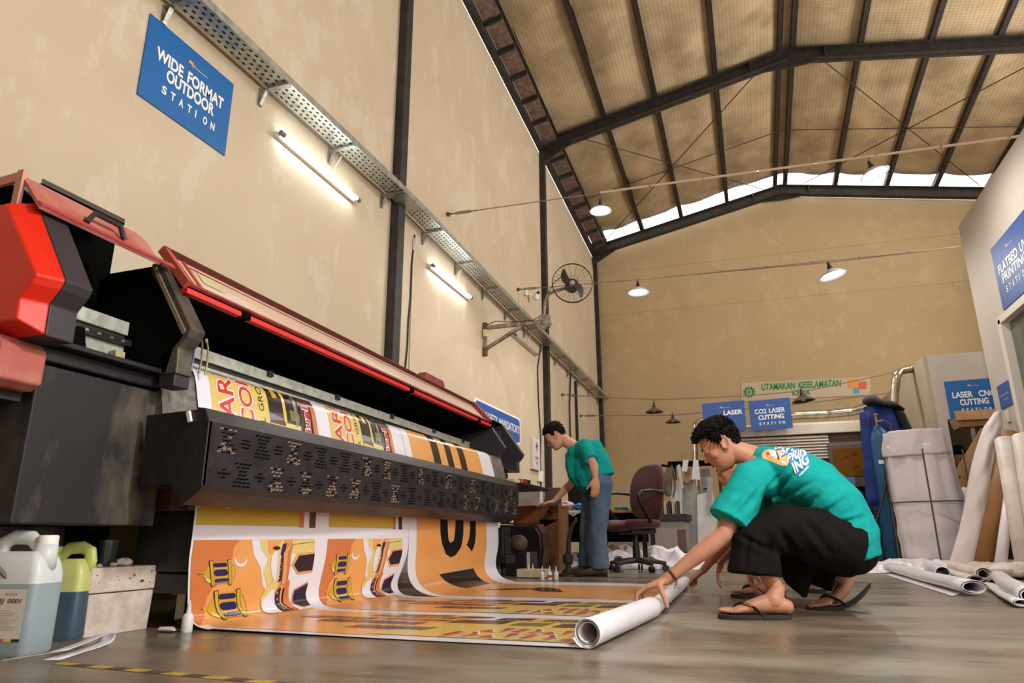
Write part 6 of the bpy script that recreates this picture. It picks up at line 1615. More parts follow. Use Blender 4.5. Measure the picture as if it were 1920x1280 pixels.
# ---------------------------------------------------------------- the standing man leaning over the pedestal
def stander(label, skin, loc, rz, voxel, seed=5):
    Y0 = 6.30
    base = at(1110, 1078, 'z', 0)
    t = thing('person', label, 'person', loc if loc is not None else base, None, rz)
    O = Matrix.Translation(-base)
    def J(px, py, y): return O @ at(px, py, 'y', y)
    shL, elL, wrL = J(1097, 838, 6.12), J(1113, 872, 6.02), J(1117, 897, 6.02)
    shR, elR, wrR = J(1079, 850, 6.48), J(1072, 905, 6.52), J(1038, 940, 6.45)
    hc = J(1043, 819, 6.30); nb = J(1078, 838, 6.30)
    HM = head_frame(hc, (-0.84, -0.12, -0.53), (0.08, -1, 0))
    pel = J(1124, 905, 6.30)
    hipL, hipR = J(1128, 912, 6.20), J(1112, 915, 6.40)
    knL, knR = J(1122, 990, 6.14), J(1102, 985, 6.42)
    anL, anR = J(1126, 1062, 6.18), J(1100, 1058, 6.44)
    b = MB(); head(b, HM)
    limb(b, [(HM @ Vector((-0.030, 0, -0.02)), .058), (HM @ Vector((-0.045, 0, -0.065)), .055), (nb, .058), (mix(nb, pel, .2), .09)], 16)
    limb(b, [(mix(nb, pel, .1), .08), (mix(nb, pel, .5), .10), (pel, .11)], 16)
    for a in (shL, shR): limb(b, [(a, .05), (mix(nb, pel, .12), .06)], 12)
    arm(b, shL, elL, wrL, .98); arm(b, shR, elR, wrR, .98)
    hand(b, wrL, (-0.10, 0.10, -1), (0.35, -0.9, 0), (-1, 0, -0.1), 1.0, (14, 18, 14), thumb=(0.75, 0.5, -0.1))
    hand(b, wrR, (-1, -0.1, -0.18), (0, 0.1, 1), (0, -1, 0), 1.0, (8, 14, 10), thumb=(0.7, 0.6, -0.1))
    for h, k_, a in ((hipL, knL, anL), (hipR, knR, anR)): limb(b, [(h, .08), (k_, .055), (a, .04)])
    fuse(b, 'body', skin, t, voxel, 3); face_bits(HM, t); hair(HM, t, 500, 0.010, 0.020, seed, 0.020)
    j = MB()
    for h, k_, a in ((hipL, knL, anL), (hipR, knR, anR)): limb(j, [(h + Vector((0, 0, .05)), .10), (h, .098), (mix(h, k_, .5), .088), (k_, .075), (mix(k_, a, .5), .072), (a + Vector((0, 0, -.015)), .078)], 18)
    j.ball(pel, .115, .165, .12, 12)
    fuse(j, 'jeans', DENIM, t, voxel * 1.2, 3, 0.5, 0.006, 0.08)
    s = MB(); S = []
    for k, (th, wd) in enumerate(((.13, .175), (.135, .175), (.128, .175), (.122, .185), (.105, .20), (.07, .14), (.055, .075))):
        S.append((mix(J(1119, 897, 6.30), J(1077, 838, 6.30), k / 6) + Vector((0.035 * math.sin(PI * k / 6), 0, 0.02 * math.sin(PI * k / 6))), (wd, th)))
    s.tube([p for p, r in S], [r for p, r in S], 26)
    for a, e in ((shL, elL), (shR, elR)): limb(s, [(mix(a, J(1090, 850, 6.30), .5), .10), (a + Vector((0, 0, .008)), .078), (mix(a, e, .4), .076), (mix(a, e, .62 if e is elR else .75), .078)], 18, flat=(0.85, 1.0))
    s.ball(J(1081, 850, 6.3), .085, .12, .075, 12); s.ball(J(1077, 846, 6.3), .062, .085, .06, 10)
    limb(s, [(J(1076, 843, 6.3), .045), (J(1075, 851, 6.3), .080), (J(1077, 868, 6.3), .092), (J(1081, 888, 6.3), .088), (J(1092, 906, 6.3), .070), (J(1104, 917, 6.3), .045)], 18, flat=(1.0, 1.0))
    limb(s, [(J(1095, 862, 6.3), .10), (J(1100, 890, 6.3), .115), (J(1110, 912, 6.3), .10)], 18, flat=(1.0, 1.35))
    fuse(s, 'shirt', TEAL, t, voxel * 1.15, 3, 0.5, 0.008, 0.08)
    for a, px0, px1, yy in ((anL, 1138, 1092, 6.18), (anR, 1110, 1066, 6.44)):
        h0, t0 = J(px0, 1074, yy), J(px1, 1074, yy - 0.02); h0.z = t0.z = 0.0
        t0 = h0 + (t0 - h0).normalized() * 0.27
        m_ = MB(); d = (t0 - h0).normalized(); sd = Vector((0, 0, 1)).cross(d); rows = []
        for q, w_, hh in ((-.02, .03, .07), (.06, .038, .085), (.3, .04, .09), (.5, .043, .072), (.75, .046, .052), (.93, .036, .045), (1.02, .014, .03)):
            c = h0 + d * 0.27 * q; rows.append([c + sd * w_ * math.cos(x) * (1 if math.sin(x) < 0.5 else .8) + Vector((0, 0, max(0.0, hh / 2 + hh / 2 * math.copysign(abs(math.sin(x)) ** .7, math.sin(x))))) for x in (2 * PI * i / 16 for i in range(16))])
        m_.rings(rows); m_.build('shoe', M('brown_leather', (58, 42, 36), 0.5, c2=(76, 58, 48), scale=20), t, smooth=True)
    return t
stander('man in teal T-shirt and blue jeans leaning over the wooden pedestal beside the maroon chair', SKIN2, None, 0.0, 0.009)
# ================================================================ the middle ground
WOOD = M('worn_plywood', (132, 88, 48), 0.6, c2=(104, 66, 36), scale=5, stretch=(1, 1, 0.25), bump=0.08, bscale=40)
CARD = M('cardboard', (168, 128, 88), 0.75, c2=(154, 114, 76), scale=6)
CREAM = M('cream_foam', (216, 200, 164), 0.8, c2=(200, 182, 146), scale=20)
MAROON = M('maroon_fabric', (78, 22, 28), 0.85, c2=(66, 18, 24), scale=30, bump=0.1, bscale=300, sheen=0.2)
PLASTK = M('black_plastic', (30, 27, 26), 0.45)
ALU = M('bare_aluminium', (206, 212, 214), 0.35, 0.3, c2=(180, 186, 188), scale=7)
ALUW = M('white_coated_sheet', (226, 226, 226), 0.4, c2=(210, 210, 210), scale=5)
GREYC = M('grey_film', (172, 172, 170), 0.45, c2=(150, 150, 150), scale=8)

def local(t):
    T = Matrix.Translation(-t.location) if not t.rotation_euler.z else (Matrix.Rotation(-t.rotation_euler.z, 4, 'Z') @ Matrix.Translation(-t.location))
    def nb():
        b = MB(); b.T = T; return b
    return nb

# ---- wooden pedestal the standing man leans on
t = thing('wooden_pedestal', 'scuffed plywood pedestal marked with a 4 under the standing man\'s hand', 'pedestal', (-2.02, 7.15, 0)); nb = local(t)
b = nb(); b.box(-2.42, -1.90, 6.96, 7.40, 0.622, 0.645); b.build('top', WOOD, t, bevel=0.003)
b = nb(); b.box(-2.11, -1.905, 6.965, 6.985, 0.50, 0.622); b.build('front_panel', WOOD, t, bevel=0.003)
fn = plane_fn(hx(1024, 966, 6.963), (0.06, 0, 0), (0, 0, 0.075), (0, -1, 0)); b = nb(); put_text(b, '4', fn, 0, 1, 0, 1, 0.01); b.build('painted_number', M('marker_black', (40, 30, 26)), t, recalc=False)
b = nb(); b.prism([(-1.905, 0.50), (-2.11, 0.40), (-2.02, 0.02), (-1.905, 0.0)], 'y', 6.965, 6.985); b.build('front_gusset', WOOD, t)
b = nb(); b.box(-1.925, -1.905, 6.985, 7.38, 0, 0.622); b.build('side_panel', WOOD, t, bevel=0.003)
b = nb(); b.box(-2.40, -2.38, 6.985, 7.38, 0, 0.622); b.build('side_panel', WOOD, t, bevel=0.003)
b = nb(); b.box(-2.38, -2.11, 6.97, 6.985, 0.36, 0.622); b.build('side_apron', M('orange_ply', (150, 92, 48), 0.6, c2=(126, 76, 40), scale=5), t)
# ---- tub with pink contents, grey board
t = thing('storage_tub', 'translucent white storage tub with a pink bag inside, on the pedestal', 'tub', (-2.25, 7.15, 0.645)); nb = local(t)
b = nb(); b.rings([rr_ for rr_ in ([Vector((x, y, z)) for x, y in ((-2.38 + i, 7.0 + i), (-2.12 - i, 7.0 + i), (-2.12 - i, 7.3 - i), (-2.38 + i, 7.3 - i))] for z, i in ((0.80, 0.0), (0.79, 0.012), (0.647, 0.03)))][::-1]); b.build('tub', M('cloudy_tub', (222, 214, 206), 0.3, trans=0.35), t)
b = nb(); b.ball((-2.27, 7.08, 0.70), 0.06, 0.05, 0.045, 8); b.v = [v * 1 + Vector((0, 0, 0.012 * noise.noise(v * 40))) for v in b.v]; b.build('pink_bag', M('pink_plastic', (196, 74, 110), 0.4), t)
b = nb(); b.obox((-2.105, 7.02, 0.73), (1, 0, 0), (0, 1, 0), (0, 0, 1), 0.008, 0.03, 0.085); b.build('lid', SWHITE, t, bevel=0.003)
o = MB().obox((-2.07, 7.34, 0.745), (1, 0, 0), (0, 1, 0.12), (0, -0.12, 1), 0.10, 0.008, 0.10).build('grey_board', M('board_grey', (118, 108, 102), 0.7)); re_origin(o, (-2.07, 7.34, 0.645)); tag(o, 'grey board standing at the back of the wooden pedestal', 'board')
# ---- black machine cabinet left of the pedestal, with its boxes
t = thing('equipment_cabinet', 'low black equipment cabinet with a bulged side left of the wooden pedestal', 'cabinet', (-2.25, 6.75, 0)); nb = local(t)
b = nb(); b.prism([(-2.42, 0.0), (-2.02, 0.0), (-1.985, 0.20), (-2.00, 0.36), (-2.05, 0.43), (-2.42, 0.45)], 'y', 6.62, 6.90); b.build('shell', M('black_vinyl', (36, 28, 28), 0.35), t, bevel=0.012)
b = nb(); b.prism([(-2.06, 0.44), (-2.0, 0.36), (-1.98, 0.20), (-2.015, 0.0), (-2.0, 0.0), (-1.965, 0.20), (-1.985, 0.37), (-2.04, 0.455), (-2.42, 0.475), (-2.42, 0.455)], 'y', 6.64, 6.88); b.build('trim_band', M('brown_trim', (76, 48, 40), 0.4), t)
o = MB().box(-2.16, -1.96, 6.05, 6.40, 0.0, 0.20).build('small_cabinet', BLACK, bevel=0.006); re_origin(o, (-2.06, 6.2, 0)); tag(o, 'small black box beside the far caster of the printer', 'box')
o = MB().box(-1.958, -1.935, 6.06, 6.08, 0.0, 0.2).build('cream_strip', CREAM, bevel=0.002); re_origin(o, (-1.945, 6.07, 0)); tag(o, 'thin cream strip standing against the small black box', 'strip')
b = MB(); b.ball((-2.08, 6.2, 0.275), 0.085, 0.08, 0.078, 10); o = b.build('hard_hat', M('dusty_brown_shell', (92, 72, 64), 0.6), smooth=True); re_origin(o, (-2.08, 6.2, 0.2)); tag(o, 'dusty brown rounded lump on the small black box by the printer caster', 'helmet')
# ---- foam tray with glue bottles
t = thing('foam_tray', 'cream foam tray on the floor behind three small glue bottles', 'tray', (-1.80, 5.80, 0)); nb = local(t)
b = nb(); b.box(-1.955, -1.70, 5.74, 5.90, 0, 0.012)
for q in ((-1.955, -1.94, 5.74, 5.90), (-1.715, -1.70, 5.74, 5.90), (-1.955, -1.70, 5.74, 5.755), (-1.955, -1.70, 5.885, 5.90)): b.box(*q, 0.0, 0.072)
b.build('tray_body', CREAM, t, bevel=0.003)
for px, lb, rd in ((1017, 'left one of the three glue bottles before the cream foam tray', False), (1031, 'glue bottle with a red label between the other two', True), (1043, 'right one of the three glue bottles before the cream foam tray', False)):
    p = at(px, 1087, 'z', 0.0); glue((p.x, p.y + 0.0, 0), lb, 0.92, rd)
for k in range(2):
    q = Vector((-1.86 + 0.035 * k, 5.81, 0.013)); glue(q, ('glue bottle standing inside the cream foam tray on the left', 'glue bottle standing inside the cream foam tray on the right')[k], 0.85)
# ---- rusty stand
t = thing('jack_stand', 'dark rusty iron stand with a hooked top beside the brown shoes', 'stand', at(1066, 1080, 'z', 0)); nb = local(t); p = t.location
IRON = M('old_iron', (62, 50, 42), 0.6, 0.3, c2=(40, 46, 38), scale=18)
b = nb(); b.tube([p + Vector((0, 0, .0)), p + Vector((0.0, 0, .16)), p + Vector((0.015, 0, .33)), p + Vector((0.05, 0, .44)), p + Vector((0.085, 0, .47)), p + Vector((0.08, 0, .50))], [.030, .024, .020, .018, .018, .014], 10); b.build('hook_post', IRON, t, smooth=True)
b = nb(); b.lathe([(0.02, 0), (0.09, 0), (0.085, 0.02), (0.04, 0.035), (0.03, 0.06)], p, 16); b.tube([p + Vector((-.02, -.03, .012)), p + Vector((.15, -.06, .012))], .014, 8); b.build('base', IRON, t, smooth=True)
b = nb(); b.lathe([(0.034, 0.10), (0.045, 0.12), (0.045, 0.17), (0.034, 0.19)], p, 10); b.build('collar', IRON, t)
# ---- desk
t = thing('work_desk', 'dark desk with an orange wooden top edge behind the standing man', 'desk', (-1.7, 7.9, 0)); nb = local(t)
b = nb(); b.box(-2.6, -1.05, 7.60, 8.35, 0.575, 0.605); b.build('desk_top', M('orange_wood', (188, 124, 58), 0.5, c2=(170, 106, 46), scale=4), t, bevel=0.003)
b = nb(); b.box(-2.55, -1.10, 7.66, 7.68, 0.27, 0.575); b.build('modesty_panel', VOID, t)
for x, y in ((-2.5, 7.66), (-1.14, 7.66), (-2.5, 8.3), (-1.14, 8.3)):
    b = nb(); b.box(x - 0.025, x + 0.025, y - 0.02, y + 0.02, 0, 0.575); b.build('leg', PLASTK, t)
o = MB().box(-2.36, -2.06, 7.85, 7.88, 0.64, 0.90).build('screen', M('screen_black', (26, 20, 18), 0.3), bevel=0.006); tz = o
b = MB(); b.box(-2.04, -1.80, 7.90, 7.925, 0.66, 0.92); mon = thing('monitor', 'black computer monitor on the desk behind the standing man', 'monitor', (-1.92, 7.95, 0.605)); b.T = None
b2 = local(mon)(); b2.box(-2.04, -1.72, 7.90, 7.93, 0.66, 0.92); b2.build('screen', M('screen_black', (26, 20, 18), 0.3), mon, bevel=0.006)
b2 = local(mon)(); b2.box(-1.90, -1.86, 7.93, 7.95, 0.61, 0.72); b2.box(-1.98, -1.78, 7.86, 8.0, 0.605, 0.615); b2.build('stand', PLASTK, mon)
bpy.data.objects.remove(tz)
def lump(name, label, cat, c, sx, sy, sz, matl, seed, amp=0.35, n=12, group=None):
    b = MB(); b.ball((0, 0, 0), 1, n=n); c = Vector(c)
    out = []
    for v in b.v:
        k = 1 + amp * noise.noise(v * 1.7 + Vector((seed * 3.1, seed, 0))) + amp * 0.5 * noise.noise(v * 4.5 + Vector((0, seed * 2.3, 1)))
        out.append(c + Vector((v.x * sx * k, v.y * sy * k, max(-0.98, v.z * k) * sz + sz)))
    b.v = out
    o = b.build(name, matl, smooth=True); re_origin(o, c); tag(o, label, cat, group); return o
lump('plastic_bag', 'clear bag of pink bits on the desk edge behind the standing man\'s arm', 'bag', (-2.02, 7.70, 0.605), 0.10, 0.08, 0.055, M('pinkish_film', (204, 168, 168), 0.3, c2=(222, 206, 206), scale=14), 3)
lump('blue_rag', 'crumpled bright blue rag on the desk edge', 'rag', (-1.86, 7.66, 0.606), 0.055, 0.05, 0.04, M('rag_blue', (20, 120, 176), 0.6, c2=(14, 90, 150), scale=20), 5)
b = MB(); b.sheet(lambda u, v: Vector((-1.96 + 0.14 * u, 7.60 - 0.012 + 0.004 * math.sin(u * 9), 0.612 - 0.07 * v * (1 - abs(u - 0.4) * 1.1)))+ Vector((0, 0.06 * max(0, 0.25 - v) * 4, 0)), 10, 8); o = b.build('white_cloth', M('cloth_white', (216, 212, 206), 0.8), smooth='all', solid=0.003); re_origin(o, (-1.9, 7.6, 0.6)); tag(o, 'white cloth hanging over the desk edge under the blue rag', 'cloth')
b = MB(); b.lathe([(0.015, 0), (0.017, 0.005), (0.017, 0.05), (0.010, 0.058)], (-1.765, 7.66, 0.605), 12); o = b.build('marker_can', M('can_red', (186, 62, 36), 0.4)); re_origin(o, (-1.765, 7.66, 0.605)); tag(o, 'small red and black can beside the blue rag on the desk', 'can')
lump('teal_rag', 'crumpled teal cloth on the desk top left of the maroon chair', 'rag', (-1.38, 7.75, 0.605), 0.09, 0.05, 0.022, M('rag_teal', (36, 128, 136), 0.7), 8)
# ---- light grey machine base behind the chair
t = thing('machine_base', 'grey machine base with a dark top behind the maroon chair', 'machine', (-1.0, 8.9, 0)); nb = local(t)
b = nb(); b.box(-1.75, -0.80, 8.7, 9.3, 0.14, 0.50); b.build('casing', M('machine_grey', (150, 140, 130), 0.6), t, bevel=0.008)
b = nb(); b.box(-1.80, -0.77, 8.66, 9.35, 0.50, 0.585); b.build('top_plate', M('plum_black', (48, 40, 42), 0.5), t, bevel=0.006)
b = nb(); b.box(-1.70, -0.85, 8.75, 9.25, 0.0, 0.14); b.build('plinth_shadow', VOID, t)  # black block paints the shadow below the casing
b = nb(); b.box(-0.90, -0.80, 8.695, 8.70, 0.14, 0.40); b.build('plum_panel', M('plum_panel', (98, 78, 76), 0.6), t)
for k in range(5):
    o = MB().box(-1.10 + 0.05 * k, -1.07 + 0.05 * k, 8.78, 8.95, 0.585, 0.74).build('file_folder', M('folder_pale' if k % 2 else 'folder_dark', (188, 172, 132) if k % 2 else (52, 46, 40), 0.6), bevel=0.002); re_origin(o, (-1.085 + 0.05 * k, 8.86, 0.585)); tag(o, ('dark' if k % 2 == 0 else 'pale') + ' folder standing in the row on the machine base', 'folder', 'dark folders on the machine base' if k % 2 == 0 else 'pale folders on the machine base')
# ---- maroon office chair
fdir = Vector((-0.66, -0.75, 0)); ldir = Vector((0.75, -0.66, 0))     # facing, and toward its near arm
ct_ = at(1200, 1062, 'z', 0.0); ct_ = Vector((-1.14, 7.05, 0))
ch = thing('office_chair', 'maroon fabric office chair with black loop arms behind the standing man', 'chair', ct_); nb = local(ch)
def cp(f, l, z): return ct_ + fdir * f + ldir * l + Vector((0, 0, z))
b = nb(); R = []
for z, s in ((0.405, 0.80), (0.42, 0.95), (0.45, 1.0), (0.475, 0.97), (0.49, 0.85)):
    R.append([cp(0.245 * s * math.copysign(abs(math.cos(a)) ** .6, math.cos(a)) + 0.02, 0.24 * s * math.copysign(abs(math.sin(a)) ** .6, math.sin(a)), z - (0.03 if math.cos(a) > 0.9 else 0)) for a in (2 * PI * k / 32 for k in range(32))])
b.rings(R); b.build('seat', MAROON, ch, smooth='all')
b = nb(); R = []
for dpt, s in ((-0.045, 0.90), (-0.03, 0.98), (0.0, 1.0), (0.03, 0.96), (0.042, 0.86)):
    row = []
    for k in range(36):
        a = 2 * PI * k / 36; hgt = 0.29 * s * math.copysign(abs(math.sin(a)) ** .62, math.sin(a)); wd = (0.235 - 0.035 * max(0, hgt / 0.29) ** 2) * s * math.copysign(abs(math.cos(a)) ** .6, math.cos(a))
        row.append(cp(-0.235 - hgt * 0.10 + dpt + 0.05 * (wd / 0.235) ** 2 + 0.02 * math.cos(hgt * 6), wd, 0.765 + hgt))
    R.append(row)
b.rings(R); b.build('backrest', MAROON, ch, smooth='all')
for s in (1, -1):
    b = nb(); b.tube([cp(-0.225, s * 0.235, 0.74), cp(-0.15, s * 0.27, 0.755), cp(0.0, s * 0.275, 0.765), cp(0.11, s * 0.275, 0.755), cp(0.165, s * 0.275, 0.715), cp(0.15, s * 0.272, 0.65), cp(0.07, s * 0.265, 0.54), cp(0.01, s * 0.25, 0.475), cp(0.0, s * 0.20, 0.435)], 0.018, 10, flat=(1.25, 0.8)); b.build('armrest', PLASTK, ch, smooth=True)
b = nb(); b.rings([[cp(f, l, z) for f, l in ((-0.15, -0.12), (0.13, -0.12), (0.13, 0.12), (-0.15, 0.12))] for z in (0.35, 0.405)]); b.build('mechanism', M('mechanism_brown', (52, 34, 32), 0.5), ch, bevel=0.015)
b = nb(); b.bar(cp(-0.12, 0, 0.385), cp(-0.25, 0, 0.37), 0.06, 0.02); b.bar(cp(-0.25, 0, 0.365), cp(-0.28, 0, 0.60), 0.06, 0.02, up=(1, 0, 0)); b.build('back_bracket', PLASTK, ch)
b = nb(); b.tube([cp(0, 0, 0.10), cp(0, 0, 0.36)], 0.028, 14); b.tube([cp(0, 0, 0.10), cp(0, 0, 0.24)], 0.036, 14); b.build('gas_lift', PLASTK, ch, smooth=True)
for k in range(5):
    a = 0.35 + 2 * PI * k / 5; d = Vector((math.cos(a), math.sin(a), 0))
    b = nb(); b.tube([ct_ + d * 0.02 + Vector((0, 0, 0.105)), ct_ + d * 0.16 + Vector((0, 0, 0.095)), ct_ + d * 0.29 + Vector((0, 0, 0.075))], [0.03, 0.024, 0.018], 8); lg = b.build('base_arm', M('base_grey_brown', (66, 54, 48), 0.45), ch, smooth=True)
    b = nb()
    for sg in (-1, 1): b.lathe([(0.008, -0.009), (0.028, -0.008), (0.030, 0), (0.028, 0.008), (0.008, 0.009)], ct_ + d * 0.285 + Vector((-d.y, d.x, 0)) * sg * 0.014 + Vector((0, 0, 0.030)), 14, Vector((-d.y, d.x, 0)))
    b.build('caster', PLASTK, lg, smooth=True)
# ---- white vinyl scraps under the desk and chair
def heap(name, label, x0, x1, y0, y1, h, seed, matl=PAPER, nx=120, ny=60):
    b = MB()
    def f(u, v):
        x = x0 + (x1 - x0) * u; y = y0 + (y1 - y0) * v
        e = min(1, 4.5 * min(u, 1 - u)) * min(1, 4.5 * min(v, 1 - v))
        q = Vector((x * 3.2 + seed, y * 3.2, seed)); r1 = 1 - abs(noise.noise(q)) * 1.9; r2 = 1 - abs(noise.noise(q * 2.3)) * 1.8
        z = h * e ** 0.6 * max(0.05, 0.55 * r1 + 0.22 * r2 + 0.25 * noise.noise(q * 0.6))
        return Vector((x + 0.05 * noise.noise(q * 1.3 + Vector((5, 5, 5))), y + 0.05 * noise.noise(q * 1.3), max(0.003, z)))
    b.sheet(f, nx, ny); o = b.build(name, matl, smooth=True); re_origin(o, ((x0 + x1) / 2, (y0 + y1) / 2, 0)); tag(o, label, 'scraps', None, 'stuff'); return o
def curl(label, p, q, r, squash=1.0, matl=PAPER, ri=0.45, turns=2.2, name='vinyl_offcut', group=None, tail=0.0, seed=0):
    """a loosely rolled offcut from p to q lying on the floor"""
    p = Vector(p); q = Vector(q); d = q - p; s = Vector((-d.y, d.x, 0)).normalized()
    n = int(turns * 22); rows = []
    for j in range(13):
        tt = j / 12; row = []
        for k in range(n + 1):
            a = -PI / 2 - 0.3 + 2 * PI * turns * k / n; rr = r * (ri + (1 - ri) * k / n)
            row.append(p + d * tt + s * (rr * math.cos(a) * (1 / max(.5, squash)) ** .5 + 0.01 * math.sin(tt * 5 + seed)) + Vector((0, 0, (r + rr * math.sin(a)) * squash + 0.004 + 0.004 * math.sin(tt * 7 + seed))))
        if tail:
            e = row[-1]; row += [Vector((e.x, e.y, 0.004)) + s * tail * (kk / 4) for kk in (2, 3, 4)]
        rows.append(row)
    b = MB(); b.rings(rows, cap=False, closed=False)
    o = b.build(name, matl, smooth=True, solid=0.002); re_origin(o, Vector((p.x, p.y, 0))); tag(o, label, 'offcut', group); return o
heap('scrap_heap', 'heap of crumpled white vinyl scraps under the desk behind the shoes', -2.15, -0.55, 7.45, 8.5, 0.30, 2.0)
curl('rolled white offcut left of the standing man\'s shoes', (-1.80, 7.35, 0.06), (-1.70, 8.0, 0.10), 0.055, 1.0, seed=1)
curl('rolled white offcut between the jeans and the chair column', (-1.36, 7.32, 0.03), (-1.50, 7.95, 0.08), 0.06, 0.9, seed=2)
curl('rolled white offcut just right of the chair column', (-1.05, 7.42, 0.05), (-1.10, 8.0, 0.10), 0.045, 0.9, seed=3)
curl('flattened white offcut at the right tip of the heap behind the chair', (-0.92, 7.35, 0.0), (-0.55, 7.75, 0.01), 0.05, 0.6, seed=4)

# ---- rack of metal sheets against the wall end
def sheet4(name, label, pts, y, matl, cat='sheet', thick=0.012, holes=None, group=None, lean=0.0):
    P = [at(a, c, 'y', y) for a, c in pts]
    b = MB(); d = Vector((0, thick, 0))
    zmin = min(p.z for p in P)
    P = [p + Vector((0, lean * (p.z - zmin), 0)) for p in P]
    b.rings([[p for p in P], [p + d for p in P]])
    o = b.build(name, matl); re_origin(o, (sum(p.x for p in P) / len(P), y, zmin)); tag(o, label, cat, group); return o
yr = 10.2
def onfloor(px, y): 
    p = proj_px(px, y); return p
sheet4('metal_sheet', 'dented bare metal sheet standing on the floor at the rack\'s left front', [(1255, 962), (1291, 962), (1293, 1046), (1259, 1046)], yr, ALU, lean=0.05)
sheet4('metal_sheet', 'tall white coated sheet with a torn upper corner standing behind the bare sheet', [(1257, 901), (1270, 900), (1279, 908), (1279, 967), (1258, 967)], yr + 0.06, ALUW)
sheet4('metal_sheet', 'wide pale sheet with cut window gaps in the middle of the rack', [(1279, 902), (1300, 900), (1311, 920), (1312, 1048), (1292, 1048), (1280, 960)], yr + 0.12, GREYC)
sheet4('metal_sheet', 'pale tall metal sheet at the rack\'s right behind the crouching man\'s arm', [(1307, 928), (1336, 918), (1345, 960), (1342, 1048), (1309, 1048)], yr + 0.05, ALUW)
sheet4('metal_sheet', 'grey film covered panel with dark print leaning at the top of the rack', [(1313, 880), (1330, 878), (1336, 925), (1316, 942)], yr + 0.2, GREYC)
sheet4('metal_strip', 'long narrow grey strip hanging down the right side of the rack', [(1327, 893), (1337, 895), (1333, 966), (1325, 963)], yr - 0.03, GREYC, 'strip')
sheet4('metal_strip', 'short bright strip pair draped over the rack\'s dark top bar', [(1281, 862), (1291, 862), (1288, 884), (1278, 883)], yr - 0.08, ALUW, 'strip')
sheet4('metal_strip', 'wide bright strip draped over the rack\'s dark top bar', [(1300, 862), (1309, 862), (1313, 899), (1297, 898)], yr - 0.06, ALUW, 'strip')
sheet4('metal_strip', 'curved shiny strip hanging near the khaki bag', [(1269, 872), (1275, 870), (1280, 905), (1282, 915), (1277, 914)], yr - 0.04, ALU, 'strip')
sheet4('wooden_offcut', 'tan plywood offcut hanging between the bright strips', [(1283, 882), (1296, 876), (1292, 905), (1284, 905)], yr + 0.0, CARD, 'offcut')
t = thing('sheet_rack', 'dark rack of posts and shelves holding the metal sheets', 'rack', (at(1290, 950, 'y', yr + 0.3).x, yr + 0.3, 0)); nb = local(t)
pL, pR = at(1252, 868, 'y', yr), at(1345, 866, 'y', yr)
b = nb(); b.box(pL.x, pR.x + 0.1, yr - 0.02, yr + 0.45, pL.z - 0.02, pL.z + 0.02); b.build('top_bar', VOID, t)
for x in (pL.x + 0.05, pR.x):
    for y in (yr + 0.30, yr + 0.42): b = nb(); b.box(x - 0.02, x + 0.02, y, y + 0.03, 0, pL.z - 0.02); b.build('post', DARK, t)
for z in (0.4, 0.8): b = nb(); b.box(pL.x, pR.x, yr + 0.28, yr + 0.45, z, z + 0.02); b.build('shelf', M('rack_grey', (150, 144, 138), 0.5), t)
# text-like stencil marks on films stay unreadable dark bars
b = MB()
for px, py, w_, h_ in ((1319, 922, 12, 4), (1319, 915, 9, 3)): 
    p0 = at(px, py, 'y', yr + 0.19); b.poly([p0, at(px + w_, py - 1, 'y', yr + 0.19), at(px + w_, py + h_ - 1, 'y', yr + 0.19), at(px, py + h_, 'y', yr + 0.19)])
bpy.context.view_layer.update()
o = b.build('film_print', M('film_navy', (42, 46, 86), 0.6)); par = [q for q in bpy.data.objects if q.get('label', '').startswith('grey film covered')][0]; o.data.transform(Matrix.Translation(-par.location)); o.parent = par
t = thing('cloth_bag', 'khaki cloth bag hanging at the left end of the metal sheet rack', 'bag', at(1254, 905, 'y', yr - 0.1)); nb = local(t)
KH = M('khaki_cloth', (112, 98, 74), 0.9, c2=(86, 74, 56), scale=9, bump=0.4, bscale=20)
b = nb(); R = []
for px, py, w_ in ((1256, 876, 5), (1254, 885, 7), (1252, 897, 9), (1250, 910, 10), (1252, 922, 8), (1254, 930, 4)):
    c = at(px, py, 'y', yr - 0.1); rw = w_ / 125; R.append([c + Vector((rw * math.cos(a) * (1 + .15 * math.sin(3 * a + py)), 0.06 * math.sin(a), 0)) for a in (2 * PI * k / 16 for k in range(16))])
b.rings(R); b.build('pouch', KH, t, smooth=True)
b = nb(); b.tube([at(1258, 870, 'y', yr - 0.1), at(1265, 890, 'y', yr - 0.12), at(1266, 915, 'y', yr - 0.12), at(1262, 932, 'y', yr - 0.12)], 0.012, 6); b.build('strap', KH, t)
b = nb(); b.tube([at(1240, 872, 'y', yr - 0.1), at(1256, 874, 'y', yr - 0.1), at(1262, 868, 'y', yr - 0.1), at(1262, 868, 'y', yr + 0.05)], 0.02, 6); b.build('hanger', VOID, t)
# ================================================================ right side: white rooms, machine, sacks and rolls
RW = M('partition_white', (192, 183, 173), 0.6, c2=(185, 176, 166), scale=1.2)
RB = M('partition_beige', (178, 162, 140), 0.7, c2=(170, 154, 132), scale=1.5)
